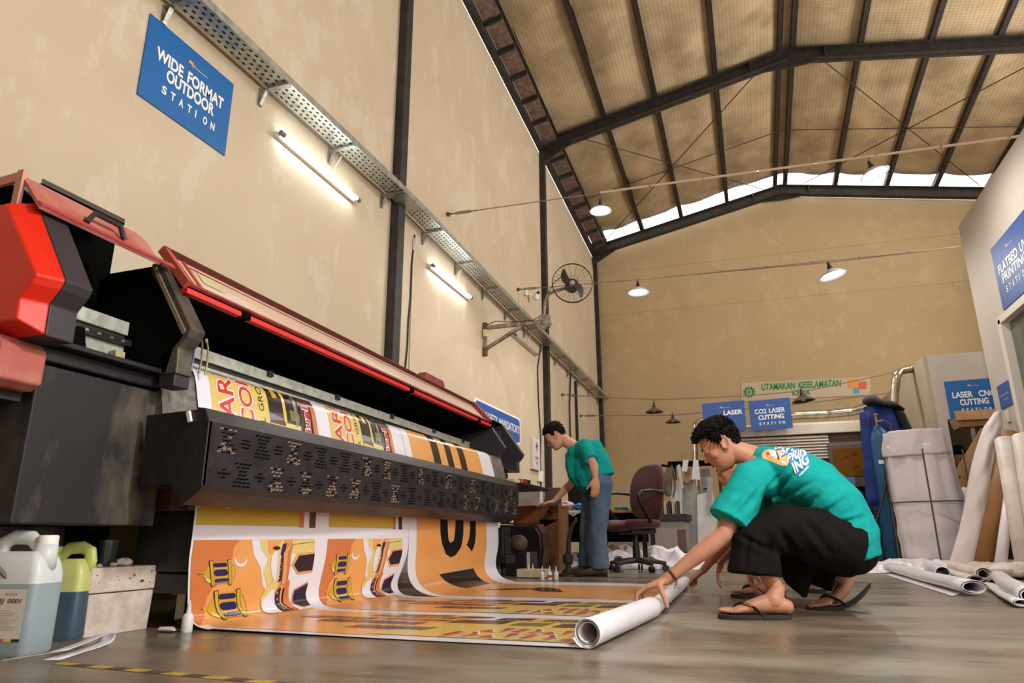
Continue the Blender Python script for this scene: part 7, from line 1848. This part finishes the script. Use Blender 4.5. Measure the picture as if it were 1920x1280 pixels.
# nearer white room: its left wall with a window, and its end return
XP, YP0, YP1, ZP = 2.65, 3.6, 8.86, 3.79
wy0, wy1, wz0, wz1 = 5.9, 8.17, 0.95, 2.50
b = MB(); b.box(XP, XP + 0.12, YP0, wy0, 0, ZP); b.box(XP, XP + 0.12, wy1, YP1, 0, ZP); b.box(XP, XP + 0.12, wy0, wy1, 0, wz0); b.box(XP, XP + 0.12, wy0, wy1, wz1, ZP)
struct(b.build('wall_partition', RW))
struct(MB().box(XP + 0.12, XR, YP1 - 0.12, YP1, 0, ZP).build('wall_partition_end', RW))
struct(MB().box(XP + 0.12, XR, YP0, YP0 + 0.12, 0, ZP).build('wall_partition_front', RW))
struct(MB().box(XP, XR, YP0, YP1, ZP, ZP + 0.1).build('ceiling_partition', RW))
wn_ = bpy.data.objects.new('window_1', None); col.objects.link(wn_); wn_.location = (XP, (wy0 + wy1) / 2, wz0); wn_['kind'] = 'structure'; W_ = Matrix.Translation(-wn_.location)
FR = M('window_frame_white', (216, 206, 196), 0.45)
for q in ((wy0, wy1, wz1 - 0.05, wz1 + 0.03), (wy0, wy1, wz0 - 0.03, wz0 + 0.05), (wy1 - 0.07, wy1 + 0.03, wz0, wz1), (wy0 - 0.03, wy0 + 0.07, wz0, wz1)):
    b = MB(); b.T = W_; b.box(XP - 0.03, XP + 0.13, q[0], q[1], q[2], q[3]); b.build('window_frame', FR, wn_, bevel=0.004)
b = MB(); b.T = W_; b.box(XP + 0.05, XP + 0.056, wy0 + 0.07, wy1 - 0.07, wz0 + 0.05, wz1 - 0.05); b.build('window_pane', M('grey_green_glass', (150, 158, 148), 0.06, trans=0.75, ior=1.45), wn_)
# seen dimly through the pane
o = MB().box(4.2, 5.6, 6.2, 8.4, 0.0, 1.1).build('storage_cabinet', M('dim_cabinet', (120, 112, 100), 0.7), bevel=0.01); re_origin(o, (4.9, 7.3, 0)); tag(o, 'low grey cabinet inside the white room behind the window pane', 'cabinet')
t = wall_sign('station_sign', 'dark blue sign FLATBED UV PRINTING STATION on the white partition at the right edge', (XP, 8.0, 2.56), (0, -1, 0), (0, 0, 1), 0.98, 0.68,
          [('FLATBED UV', 0.10, 0.92, 0.52, 0.665, 0.022), ('PRINTING', 0.16, 0.86, 0.355, 0.50, 0.022)] + [(ch_, 0.20 + 0.094 * k, 0.20 + 0.094 * k + (0.013 if ch_ == 'I' else 0.05), 0.19, 0.29, 0.02) for k, ch_ in enumerate('STATION')],
          SIGND, (0.44, 0.80, 0.05, True))
t = thing('small_sign', 'small dark blue sign on the white partition beside the window frame', 'sign', (XP, 8.5, 1.75)); nb = local(t)
b = nb(); b.box(XP - 0.012, XP, 8.24, 8.64, 1.63, 1.88); b.build('panel', SIGND, t)
b = nb(); b.box(XP - 0.0135, XP - 0.012, 8.32, 8.58, 1.75, 1.768); b.box(XP - 0.0135, XP - 0.012, 8.38, 8.50, 1.70, 1.716); b.build('text_lines', M('dull_lettering', (120, 124, 150), 0.6), t)
o = MB().box(XP - 0.015, XP, 8.46, 8.54, 1.47, 1.60).build('light_switch', M('switch_cream', (212, 202, 190), 0.5), bevel=0.004); re_origin(o, (XP, 8.5, 1.53)); tag(o, 'pale switch plate below the small dark blue sign', 'switch')

# farther white room with its doorway
Y2, X2, Z2 = 9.4, 2.16, 2.46
b = MB(); b.box(X2 + 0.04, 2.30, Y2, Y2 + 0.1, 0, Z2); b.box(2.30, 3.05, Y2, Y2 + 0.1, 1.655, Z2); b.box(3.05, XR, Y2, Y2 + 0.1, 0, Z2); struct(b.build('wall_back_room', RW))
struct(MB().box(X2, X2 + 0.04, Y2, YE, 0, Z2).build('wall_back_room_side', RB))
struct(MB().box(X2 + 0.04, XR, Y2 + 0.1, YE, Z2 - 0.1, Z2).build('ceiling_back_room', RB))
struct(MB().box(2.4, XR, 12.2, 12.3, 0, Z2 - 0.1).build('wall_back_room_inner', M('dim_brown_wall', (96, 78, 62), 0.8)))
for nm_, lc_, e_ in (('back_room_fill', (4.0, 10.6, 2.2), 22), ('white_room_fill', (4.3, 6.6, 3.5), 40)):  # unseen fill lights added to lift both room interiors
    pl_ = bpy.data.lights.new(nm_, 'POINT'); pl_.energy = e_; pl_.shadow_soft_size = 0.15; pl_.color = (1, 0.93, 0.82); lo_ = bpy.data.objects.new(nm_, pl_); col.objects.link(lo_); lo_.location = lc_
wall_sign('station_sign', 'bright blue sign LASER CNC CUTTING STATION over the dark doorway', (2.335, Y2, 1.655), (1, 0, 0.015), (0, 0, 1), 0.55, 0.46,
          [('LASER  CNC', 0.11, 0.92, 0.54, 0.70, 0.03), ('CUTTING', 0.23, 0.77, 0.34, 0.50, 0.03)] + [(ch_, 0.24 + 0.085 * k, 0.24 + 0.085 * k + (0.012 if ch_ == 'I' else 0.046), 0.165, 0.255, 0.03) for k, ch_ in enumerate('STATION')],
          SIGNB, (0.46, 0.84, 0.055, True), 0.012)
# man inside the doorway, only head and shoulder seen
src = [o for o in bpy.data.objects if o.name.startswith('person') and 'jeans' in o.get('label', '')][0]
hd = at(1790, 850, 'y', 9.95)
o = dup(src, rz=1.57, label='man with black hair and teal shirt bending in the dark doorway at far right')
bpy.context.view_layer.update()
hr = [k for k in kids(src) if k.name.startswith('hair')][0]; hc_ = sum((v.co for v in hr.data.vertices), Vector()) / len(hr.data.vertices)
rot = Matrix.Rotation(1.57, 4, 'Z') @ hc_
o.location = (hd.x - rot.x + 0.04, hd.y - rot.y, 0)

# hanging blue station signs
def hung(label, TL, TR, BL, lines, y, logo):
    tl, tr, bl = at(*TL, 'y', y), at(*TR, 'y', y), at(*BL, 'y', y)
    u = (tr - tl); v = (tl - bl)
    t = wall_sign('station_sign', label, bl, u, v, u.length, v.length, lines, SIGND, logo, 0.008)
    T = Matrix.Translation(-t.location)
    for f in (0.06, 0.94):
        p = tl + u * f; b = MB(); b.T = T; b.tube([p, p + Vector((0, 0, 0.62))], 0.003, 5); b.build('cord', M('wire_steel', (150, 136, 120)), t)
SL = [(ch_, 0.21 + 0.094 * k, 0.21 + 0.094 * k + (0.013 if ch_ == 'I' else 0.05), 0.165, 0.255, 0.03) for k, ch_ in enumerate('STATION')]
hung('dark blue hanging sign reading CO2 LASER CUTTING STATION', (1403, 752), (1480, 745), (1409, 808), [('CO2 LASER', 0.13, 0.86, 0.545, 0.70, 0.018), ('CUTTING', 0.20, 0.82, 0.34, 0.495, 0.03)] + SL, 10.8, (0.45, 0.80, 0.055, True))
hung('dark blue hanging sign ending in LASER, half hidden behind the crouching man\'s head', (1316, 757), (1395, 750), (1320, 812), [('LASER', 0.50, 0.94, 0.545, 0.70, 0.03)], 10.78, (0.45, 0.80, 0.055, True))

# laser cutting machine behind the crouching man
t = thing('laser_cutter', 'wide pale machine with slatted front and amber window behind the crouching man', 'machine', (0.9, 11.4, 0)); nb = local(t)
ym = 10.9
def mp_(px, py, y=ym): return at(px, py, 'y', y)
a0, a1 = mp_(1395, 812), mp_(1642, 782)
x0_, x1_ = a0.x, a1.x
zt0 = mp_(1500, 792).z; zb0 = mp_(1500, 814).z; zs = mp_(1500, 848).z
b = nb(); b.prism([(ym, zb0), (ym + 0.02, zt0 - 0.02), (ym + 0.3, zt0 + 0.04), (ym + 1.2, zt0 + 0.04), (ym + 1.2, zb0)], 'x', x0_ - 0.2, x1_ + 0.15); b.build('hood', M('machine_white', (196, 186, 168), 0.5), t, bevel=0.01)
n = 8; hs = (zb0 - 0.02 - (zs - 0.10)) / n
for k in range(n):
    z1 = zb0 - 0.02 - hs * k; b = nb(); b.prism([(ym + 0.045, z1), (ym + 0.020, z1 - hs + 0.008), (ym + 0.06, z1 - hs + 0.008), (ym + 0.06, z1)], 'x', x0_ - 0.15, mp_(1556, 840).x); b.build('slat', M('slat_white', (190, 180, 166), 0.5), t)
b = nb(); b.box(x0_ - 0.15, x1_ + 0.1, ym + 0.08, ym + 1.2, 0.10, zb0 - 0.01); b.build('machine_body', M('machine_brown_grey', (84, 74, 66), 0.6), t)
wx0, wx1, wz0_, wz1_ = mp_(1556, 870).x, x1_ + 0.1, mp_(1600, 893).z, mp_(1600, 824).z
b = nb(); b.prism([(ym - 0.02, wz1_ - 0.06), (ym + 0.10, wz1_), (ym + 0.10, wz0_ - 0.15), (ym - 0.02, wz0_ - 0.15)], 'x', wx0, wx1); b.build('window_housing', M('housing_taupe', (92, 80, 70), 0.6), t, bevel=0.01)
b = nb(); b.box(wx0 + 0.05, wx1 - 0.02, ym - 0.03, ym - 0.02, wz0_, wz1_ - 0.12); b.build('amber_window', M('amber_acrylic', (120, 78, 16), 0.12, c2=(98, 62, 12), scale=3), t, bevel=0.004)
b = nb()
for (px, py, L_, H_) in ((1577, 863, 30, 4), (1598, 880, 14, 3)):
    p0 = mp_(px, py, ym - 0.032); p1 = mp_(px + L_, py - L_ * 0.42, ym - 0.032); d = (p1 - p0); nrm = Vector((-d.z, 0, d.x)).normalized() * 0.02
    b.poly([p0, p1, p1 + nrm, p0 + nrm])
b.build('window_scuff', M('amber_dark', (60, 38, 10), 0.4), t)
b = nb(); b.box(x0_ - 0.1, x1_ + 0.05, ym + 0.1, ym + 1.1, 0.0, 0.10); b.build('machine_plinth', VOID, t)
b = nb(); b.box(wx0 - 0.1, wx1 + 0.1, ym - 0.35, ym - 0.02, wz0_ - 0.20, wz0_ - 0.16); b.build('work_shelf', VOID, t)
zsf = wz0_ - 0.16
p = mp_(1556, 876, ym - 0.2); lump('rubber_glove', 'bright blue glove lying on the machine shelf behind the man\'s back', 'glove', (p.x, ym - 0.2, zsf), 0.10, 0.06, 0.05, M('glove_blue', (26, 120, 170), 0.5), 4)
p = mp_(1595, 920, ym - 0.25); o = MB().box(p.x - 0.07, p.x + 0.06, ym - 0.35, ym - 0.20, zsf, zsf + 0.13).build('blue_box', M('box_periwinkle', (86, 110, 170), 0.5), bevel=0.004); re_origin(o, (p.x, ym - 0.28, zsf)); tag(o, 'small blue box on the machine shelf right of the man\'s shoulder', 'box')
b = MB(); b.tube([(wx0 + 0.16, ym - 0.2, zsf), (wx0 + 0.14, ym - 0.2, zsf + 0.14), (wx0 + 0.05, ym - 0.2, zsf + 0.20), (wx0 - 0.02, ym - 0.2, zsf + 0.20)], [0.018, 0.022, 0.024, 0.018], 8, flat=(1.4, 0.7)); o = b.build('bent_wood_piece', M('tan_wood', (150, 104, 58), 0.6), smooth=True); re_origin(o, (wx0 + 0.16, ym - 0.2, zsf)); tag(o, 'bent tan wooden piece standing on the machine shelf by the amber window', 'wood piece')
# flexible silver ducts
FOILD = M('foil_duct', (186, 176, 160), 0.25, 0.85, c2=(150, 136, 116), scale=12)
def duct(label, pts, r, name='air_duct'):
    P = [Vector(p) for p in pts]; out = []; rs = []
    for a, c in zip(P[:-1], P[1:]):
        n = max(2, int((c - a).length / 0.022))
        for k in range(n): out.append(a + (c - a) * k / n); rs.append(r * (1.0 if len(rs) % 2 else 0.9) * (1 + 0.05 * noise.noise(out[-1] * 6)))
    out.append(P[-1]); rs.append(r)
    b = MB(); b.tube(out, rs, 14); o = b.build(name, FOILD, smooth='all'); re_origin(o, P[0]); tag(o, label, 'duct'); return o
yd = 11.0
zd = zt0 + 0.04
duct('silver flexible duct lying along the top of the slatted machine', [Vector((x0_ + 0.35, yd + 0.2, zd + 0.075)), at(1490, 778, 'y', yd + 0.2), at(1550, 776, 'y', yd + 0.2), at(1600, 771, 'y', yd + 0.15), at(1640, 758, 'y', yd)], 0.07)
duct('silver duct rising to the top of the beige room wall', [at(1676, 760, 'y', 9.9), at(1678, 730, 'y', 9.9), at(1681, 705, 'y', 9.9), at(1688, 695, 'y', 9.95), Vector((X2 - 0.02, 10.0, at(1700, 692, 'y', 10.0).z))], 0.055)
duct('silver vertical duct behind the crouching man\'s forehead', [Vector((at(1303, 868, 'y', 11.0).x, 11.0, 0.01)), at(1303, 868, 'y', 11.0), at(1302, 830, 'y', 11.0), at(1303, 800, 'y', 11.0), at(1310, 790, 'y', 11.1), at(1330, 784, 'y', 11.3)], 0.05)

# gas cylinder with coat and hat
cx, cy = 1.47, 9.0
zc = at(1648, 800, 'y', cy).z
t = thing('gas_cylinder', 'blue gas cylinder with a brass valve standing behind the white sack', 'cylinder', (cx, cy, 0)); nb = local(t)
b = nb(); b.lathe([(0.10, 0), (0.115, 0.02), (0.115, zc - 0.16), (0.095, zc - 0.07), (0.05, zc - 0.01), (0.03, zc + 0.01)], (cx, cy, 0), 24); b.build('cylinder_body', M('cylinder_blue', (26, 88, 128), 0.45, c2=(20, 72, 110), scale=8), t, smooth=True)
b = nb(); b.tube([(cx - 0.0, cy, zc), (cx - 0.0, cy, zc + 0.14)], 0.018, 10); b.tube([(cx, cy, zc + 0.06), (cx + 0.07, cy - 0.02, zc + 0.07)], 0.014, 8); b.lathe([(0.01, zc + 0.13), (0.032, zc + 0.135), (0.032, zc + 0.155), (0.01, zc + 0.16)], (cx, cy, 0), 10); b.build('valve', M('brass_valve', (150, 126, 84), 0.4, 0.6), t, smooth=True)
b = nb(); b.obox((cx - 0.03, cy - 0.116, zc - 0.42), (1, 0, 0), (0, 1, 0), (0, 0, 1), 0.028, 0.003, 0.022); b.build('sticker', SWHITE, t)
hs_ = [(cx + 0.07, cy - 0.02, zc + 0.07), (cx + 0.13, cy - 0.12, zc + 0.0), (cx + 0.10, cy - 0.15, zc - 0.25), (cx + 0.02, cy - 0.16, zc - 0.55), (cx - 0.12, cy - 0.20, 0.62), (cx - 0.20, cy - 0.22, 0.45)]
b = MB(); b.tube(hs_, 0.012, 8); o = b.build('gas_hose', M('hose_dark_brown', (52, 38, 34), 0.5), smooth=True); re_origin(o, hs_[0]); tag(o, 'dark hose running down from the gas cylinder valve', 'hose')
t = thing('work_coat', 'royal blue work coat draped behind the gas cylinder', 'coat', (cx + 0.12, cy + 0.22, 0)); nb = local(t)
COATB = M('coat_blue', (20, 40, 104), 0.75, c2=(26, 52, 128), scale=5, bump=0.2, bscale=9)
zh = at(1660, 760, 'y', cy + 0.2).z
b = nb(); R = []
for k in range(15):
    f = k / 14; z = zh - (zh - 0.52) * f; wd = 0.17 + 0.09 * min(1, f * 2.5); dp = 0.10 + 0.05 * min(1, f * 2)
    R.append([Vector((cx + 0.10 + 0.03 * f + wd * math.cos(a) * (1 + 0.08 * math.sin(7 * a + 2)), cy + 0.26 + dp * math.sin(a) * (1 + 0.2 * math.sin(5 * a)), z)) for a in (2 * PI * j / 44 for j in range(44))])
b.rings(R); b.build('coat_body', COATB, t, smooth='all')
b = nb(); R = []
for k in range(11):
    f = k / 10; z = zh - 0.10 - (zh - 0.75) * f
    R.append([Vector((cx - 0.11 - 0.03 * f + (0.055 + 0.03 * f) * math.cos(a) * (1 + .15 * math.sin(4 * a)), cy + 0.02 + 0.07 * math.sin(a), z)) for a in (2 * PI * j / 20 for j in range(20))])
b.rings(R); b.build('sleeve', COATB, t, smooth='all')
b = nb(); R = []
for k in range(8):
    f = k / 7; z = zh - 0.05 - 0.45 * f
    R.append([Vector((cx + 0.28 + 0.12 * f + 0.06 * math.cos(a), cy + 0.22 + 0.08 * math.sin(a), z)) for a in (2 * PI * j / 16 for j in range(16))])
b.rings(R); b.build('black_sleeve', M('coat_black', (16, 16, 18), 0.8), t, smooth='all')
b = MB(); c = Vector((cx + 0.13, cy + 0.22, zh)); R = []
for z, rx, ry, dx in ((-0.02, 0.20, 0.15, 0.02), (0.0, 0.225, 0.17, 0.01), (0.04, 0.20, 0.15, -0.01), (0.07, 0.15, 0.12, -0.02), (0.085, 0.08, 0.07, -0.02)):
    R.append([c + Vector((dx + rx * math.cos(a), ry * math.sin(a), z - 0.05 * math.cos(a) * 1.0 + 0.012 * math.sin(5 * a))) for a in (2 * PI * j / 30 for j in range(30))])
b.rings(R); o = b.build('black_hat', M('hat_black', (24, 20, 18), 0.75, c2=(48, 40, 32), scale=9, bump=0.3, bscale=30), smooth='all'); re_origin(o, c); tag(o, 'shapeless black hat resting on top of the blue coat', 'hat')
# blue machine cabinet
t = thing('blue_cabinet', 'low teal blue metal cabinet right behind the crouching man\'s hip', 'cabinet', (1.28, 9.5, 0)); nb = local(t)
zb_ = at(1640, 938, 'y', 9.3).z
b = nb(); b.box(0.98, 1.48, 9.3, 9.8, 0.03, zb_); b.build('case', M('teal_blue_metal', (10, 92, 122), 0.5, c2=(8, 78, 104), scale=10), t, bevel=0.006)
b = nb(); b.box(0.96, 1.50, 9.28, 9.82, zb_, zb_ + 0.05); b.build('top_panel', VOID, t)
p = at(1630, 975, 'y', 9.3); b = nb(); b.box(p.x - 0.06, p.x + 0.06, 9.294, 9.299, p.z - 0.08, p.z + 0.06); b.build('rating_plate', M('plate_pinkish', (196, 160, 142), 0.5), t)
b = nb(); b.box(p.x - 0.06, p.x + 0.06, 9.292, 9.298, p.z + 0.07, p.z + 0.12); b.build('vent', VOID, t)
for x in (1.0, 1.46): b = nb(); b.box(x - 0.02, x + 0.02, 9.32, 9.36, 0, 0.03); b.build('foot', PLASTK, t)
b = MB(); pa_, pb2 = at(1632, 918, 'y', 9.2), at(1665, 937, 'y', 9.0); b.tube([pa_, pb2], 0.014, 8); o = b.build('white_pipe', SWHITE); re_origin(o, pa_); tag(o, 'short white pipe sticking out between the blue cabinet and the sack', 'pipe')

# big white sack on its stand
sx, sy = 1.80, 8.55
t = thing('waste_sack', 'big white vinyl sack with a folded cuff on a thin metal stand', 'sack', (sx, sy, 0)); nb = local(t)
b = nb(); R = []
for k in range(40):
    f = k / 39; z = 0.005 + 1.26 * f
    rr = 0.33 + 0.025 * math.sin(f * 3.0) - 0.04 * f - (0.05 * max(0, 0.06 - f) / 0.06)
    row = []
    for j in range(72):
        a = 2 * PI * j / 72; q = Vector((math.cos(a) * 1.5, math.sin(a) * 1.5, z * 1.2))
        w_ = 0.016 * noise.noise(Vector((math.cos(a) * 6, math.sin(a) * 6, z * 1.1))) + 0.020 * noise.noise(Vector((q.x, q.y, z * 7))) * (1 - f) + 0.014 * math.sin(a * 9 + 2 * math.sin(z * 2)) * f
        row.append(Vector((sx - 0.055 * f + (rr + w_) * math.cos(a), sy + (rr + w_) * math.sin(a) * 0.9, z)))
    R.append(row)
b.rings(R); b.build('sack_body', M('sack_vinyl', (214, 208, 212), 0.45), t, smooth='all')
b = nb(); R = []
for k in range(14):
    f = k / 13; z = 1.17 + 0.25 * f; row = []
    for j in range(72):
        a = 2 * PI * j / 72; w_ = 0.018 * noise.noise(Vector((math.cos(a) * 3, math.sin(a) * 3, z * 6))) + 0.012 * math.sin(a * 5)
        rr = 0.325 - 0.04 * f + w_ * (1 - 0.3 * f)
        row.append(Vector((sx - 0.06 + rr * math.cos(a), sy + rr * math.sin(a) * 0.9, z + 0.03 * math.sin(a + 0.5) * (1 - f) + 0.018 * noise.noise(Vector((a * 2, f, 3))))))
    R.append(row)
b.rings(R, cap=False); o = b.build('sack_cuff', M('sack_cuff', (206, 198, 202), 0.5), t, smooth='all', solid=0.006)
for a in (-1.75, -0.35, 1.4, 3.0):
    b = nb(); c = Vector((sx + 0.375 * math.cos(a), sy + 0.345 * math.sin(a), 0)); b.tube([c, c + Vector((0.0, 0, 1.20))], 0.008, 6); b.build('stand_rod', M('rod_brown', (92, 66, 52), 0.5), t)
b = nb(); b.tube([Vector((sx + 0.380 * math.cos(a), sy + 0.352 * math.sin(a), 0.66)) for a in (2 * PI * k / 40 for k in range(41))], 0.007, 6, cap=False); b.build('stand_ring', M('rod_black', (36, 30, 30), 0.5), t)

# doorway clutter: cardboard, planks, wrapped yellow bundles
t = thing('cardboard_box', 'open cardboard box on a small stand below the bright blue sign', 'box', (2.62, 9.15, 1.45)); nb = local(t)
pc0, pc1 = at(1797, 802, 'y', 9.1), at(1858, 771, 'y', 9.1)
b = nb(); b.rings([[Vector((pc0.x - 0.03 * k, 9.0, z)), Vector((pc1.x + 0.2, 9.0, z)), Vector((pc1.x + 0.2, 9.3, z)), Vector((pc0.x - 0.03 * k, 9.3, z))] for k, z in ((0, pc0.z), (1, pc1.z - 0.06))]); b.build('carton', CARD, t)
b = nb(); b.obox(Vector((pc0.x + 0.22, 8.97, pc1.z - 0.05)), (1, 0, 0), (0, 1, -0.4), (0, 0.4, 1), 0.26, 0.01, 0.06); b.build('flap', CARD, t)
b = nb(); b.box(pc0.x + 0.12, pc0.x + 0.16, 9.1, 9.14, 0, pc0.z); b.box(pc1.x, pc1.x + 0.04, 9.1, 9.14, 0, pc0.z); b.build('stand_leg', GALV, t)
def plank(name, label, p, q, wd, th, matl, cat, ends=None, group=None):
    p, q = Vector(p), Vector(q); b = MB(); b.bar(p, q, wd, th, up=(0, -1, 0.3)); o = b.build(name, matl, bevel=0.004); re_origin(o, p if p.z < q.z else q); tag(o, label, cat, group); return o
plank('cardboard_core', 'long square cardboard carton leaning across the dark doorway, upper one', at(1796, 893, 'y', 8.95), at(1848, 806, 'y', 9.05), 0.10, 0.07, CARD, 'carton')
plank('cardboard_core', 'long square cardboard carton leaning across the dark doorway, lower one', at(1800, 914, 'y', 8.9), at(1852, 838, 'y', 9.0), 0.09, 0.07, M('cardboard_dark', (146, 106, 70), 0.75), 'carton')
YEL = M('yellow_wrap', (176, 158, 66), 0.6, c2=(150, 132, 50), scale=7, bump=0.3, bscale=20)
for k, (px, py, sx_, sz_) in enumerate(((1826, 905, 0.13, 0.26), (1806, 990, 0.12, 0.40), (1866, 880, 0.09, 0.20))):
    p = at(px, py, 'y', 9.0)
    lump('yellow_bundle', ('yellow wrapped bundle under the leaning cardboard cartons', 'tall yellow wrapped bundle right beside the white sack', 'yellow wrapped bundle behind the kraft tube')[k], 'bundle', (p.x, 9.05, max(0.0, p.z - sz_)), sx_, 0.10, sz_, YEL, k + 2, 0.15)
b = MB(); pd = at(1800, 1000, 'y', 9.1); b.box(pd.x - 0.2, pd.x + 0.55, 9.0, 9.25, 0.0, 0.62); o = b.build('scrap_crate', M('crate_dark', (58, 46, 38), 0.7), bevel=0.006); re_origin(o, (pd.x, 9.1, 0)); tag(o, 'dark crate under the yellow bundles in the doorway corner', 'crate')
# leaning rolls and sheets by the white partition
def leanroll(label, p, q, r, matl, hollow=True, name='leaning_roll', squash=1.0, r2=None):
    p, q = Vector(p), Vector(q); d = (q - p).normalized()
    b = MB(); L = (q - p).length; r2 = r2 or r
    if hollow: 
        b.tube([p, p + d * L * 0.5, q], [r, (r + r2) / 2, r2], 22, cap=False, flat=(1, squash)); b.tube([p, q], [r * 0.86, r2 * 0.86], 22, cap=False, flat=(1, squash))
    else: b.tube([p, q], [r, r2], 22, flat=(1, squash))
    o = b.build(name, matl, smooth=True)
    if hollow: sm = o.modifiers.new('t', 'SOLIDIFY'); sm.thickness = 0.003
    re_origin(o, p); tag(o, label, 'roll'); return o
def base_top(px0, py0, y0, px1, py1, y1, r=0.0):
    a, c = at(px0, py0, 'y', y0), at(px1, py1, 'y', y1); a = a + (c - a) * ((r * 0.45 + 0.005 - a.z) / (c.z - a.z)); return a, c
KRAFT = M('kraft_tube', (150, 106, 58), 0.6, c2=(140, 98, 52), scale=4)
leanroll('brown kraft cardboard tube leaning against the white partition', *base_top(1843, 1060, 7.9, 1897, 812, 8.22, 0.075), 0.078, KRAFT, name='kraft_tube')
leanroll('wide cream roll leaning at the right edge over the kraft tube', *base_top(1926, 1050, 7.6, 1886, 825, 8.02, 0.10), 0.098, PAPERD, r2=0.096)
leanroll('cream roll leaning at the very right edge behind the wide cream roll', *base_top(1958, 1050, 7.3, 1921, 818, 7.62, 0.10), 0.10, PAPERD, r2=0.10)
leanroll('thin white roll leaning right of the kraft tube', *base_top(1877, 1050, 7.75, 1893, 925, 7.95, 0.045), 0.05, PAPER, r2=0.045)
leanroll('thin white roll leaning steeply away behind the kraft tube', *base_top(1858, 1020, 8.1, 1893, 955, 8.35, 0.04), 0.045, PAPER)
b = MB()
pa_, pb2 = base_top(1808, 1045, 7.95, 1868, 772, 8.45)
def longsheet(u, v):
    c = pa_ + (pb2 - pa_) * v; wd = (0.26 * (1 - v) ** 1.0 + 0.16 * v) * (1 if v < 0.9 else 1 - (v - 0.9) * 6)
    return c + Vector((wd * (u - 0.5) + 0.02 * math.sin(v * 7), 0.05 * math.sin(PI * u) * -1 + 0.02 * noise.noise(Vector((u * 3, v * 9, 2))), 0.0))
b.sheet(longsheet, 14, 40); o = b.build('vinyl_strip', M('soft_white_vinyl', (218, 206, 206), 0.5), smooth='all', solid=0.004); re_origin(o, pa_); tag(o, 'long white vinyl strip leaning up to a point left of the kraft tube', 'strip')
lump('vinyl_bundle', 'bunched white vinyl tucked between the long strip and the crate', 'bundle', at(1812, 928, 'y', 8.85) - Vector((0, 0, 0.12)), 0.14, 0.08, 0.10, PAPERD, 7, 0.3)
lump('vinyl_bundle', 'bunched white vinyl showing right behind the kraft tube', 'bundle', at(1885, 945, 'y', 8.9) - Vector((0, 0, 0.12)), 0.10, 0.08, 0.10, PAPERD, 9, 0.3)

# ---- vinyl scraps over the floor at right
heap('scrap_heap', 'spread of crumpled white vinyl scraps on the floor before the white sack', 0.85, 1.75, 7.2, 8.35, 0.16, 5.0)
heap('scrap_heap', 'spread of dusty cream vinyl scraps at the foot of the leaning rolls', 1.72, 2.62, 6.6, 8.2, 0.14, 9.0, PAPERD)
FZ = lambda px, py: at(px, py, 'z', 0.0)
REDP = M('red_backed_vinyl', (216, 206, 204), 0.45)
curl('long flattened white roll pointing at the camera, nearest on the right floor', FZ(1832, 1118), FZ(1672, 1074), 0.062, 0.66, PAPER, 0.62, 1.8, tail=0.0, seed=1)
b = MB(); P_ = [FZ(1662, 1078), FZ(1785, 1118), FZ(1805, 1112), FZ(1680, 1072)]; b.rings([[p + Vector((0, 0, 0.002)) for p in P_], [p + Vector((0, 0, 0.004)) for p in P_]]); o = b.build('vinyl_offcut', PAPER); re_origin(o, FZ(1730, 1098)); tag(o, 'flat white strip on the floor along the nearest flattened roll', 'offcut')
curl('white roll with an open end at the middle of the right scraps', FZ(1850, 1092), FZ(1775, 1070), 0.055, 0.9, PAPERD, 0.5, 2.0, seed=2)
curl('flattened cream roll left of the open ended roll', FZ(1832, 1093), FZ(1745, 1070), 0.045, 0.55, PAPERD, 0.6, 1.6, seed=3)
curl('small curled roll with a dark open mouth behind the nearest flattened roll', FZ(1767, 1087), FZ(1735, 1064), 0.06, 0.9, PAPER, 0.55, 1.3, seed=4)
curl('thin flattened cream roll at the right end of the scraps', FZ(1874, 1092), FZ(1840, 1072), 0.045, 0.6, PAPERD, 0.6, 1.5, seed=5)
curl('white roll entering the picture low at the right edge', FZ(1935, 1138), FZ(1872, 1096), 0.055, 0.85, PAPER, 0.55, 2.0, seed=6)
curl('thin flat white roll under the one low at the right edge', FZ(1920, 1140), FZ(1855, 1104), 0.030, 0.6, PAPER, 0.6, 1.5, seed=7)
curl('dusty cream roll lying across the right edge below the leaning rolls', FZ(1945, 1062), FZ(1868, 1060), 0.045, 0.7, PAPERD, 0.5, 1.8, seed=8)
curl('cream roll lying just in front of the kraft tube foot', FZ(1905, 1078), FZ(1838, 1068), 0.04, 0.8, PAPERD, 0.5, 1.8, seed=9)
lump('vinyl_bundle', 'pale crumpled heap with dark folds at the right edge of the floor scraps', 'bundle', FZ(1905, 1085), 0.20, 0.16, 0.06, PAPERD, 12, 0.35)
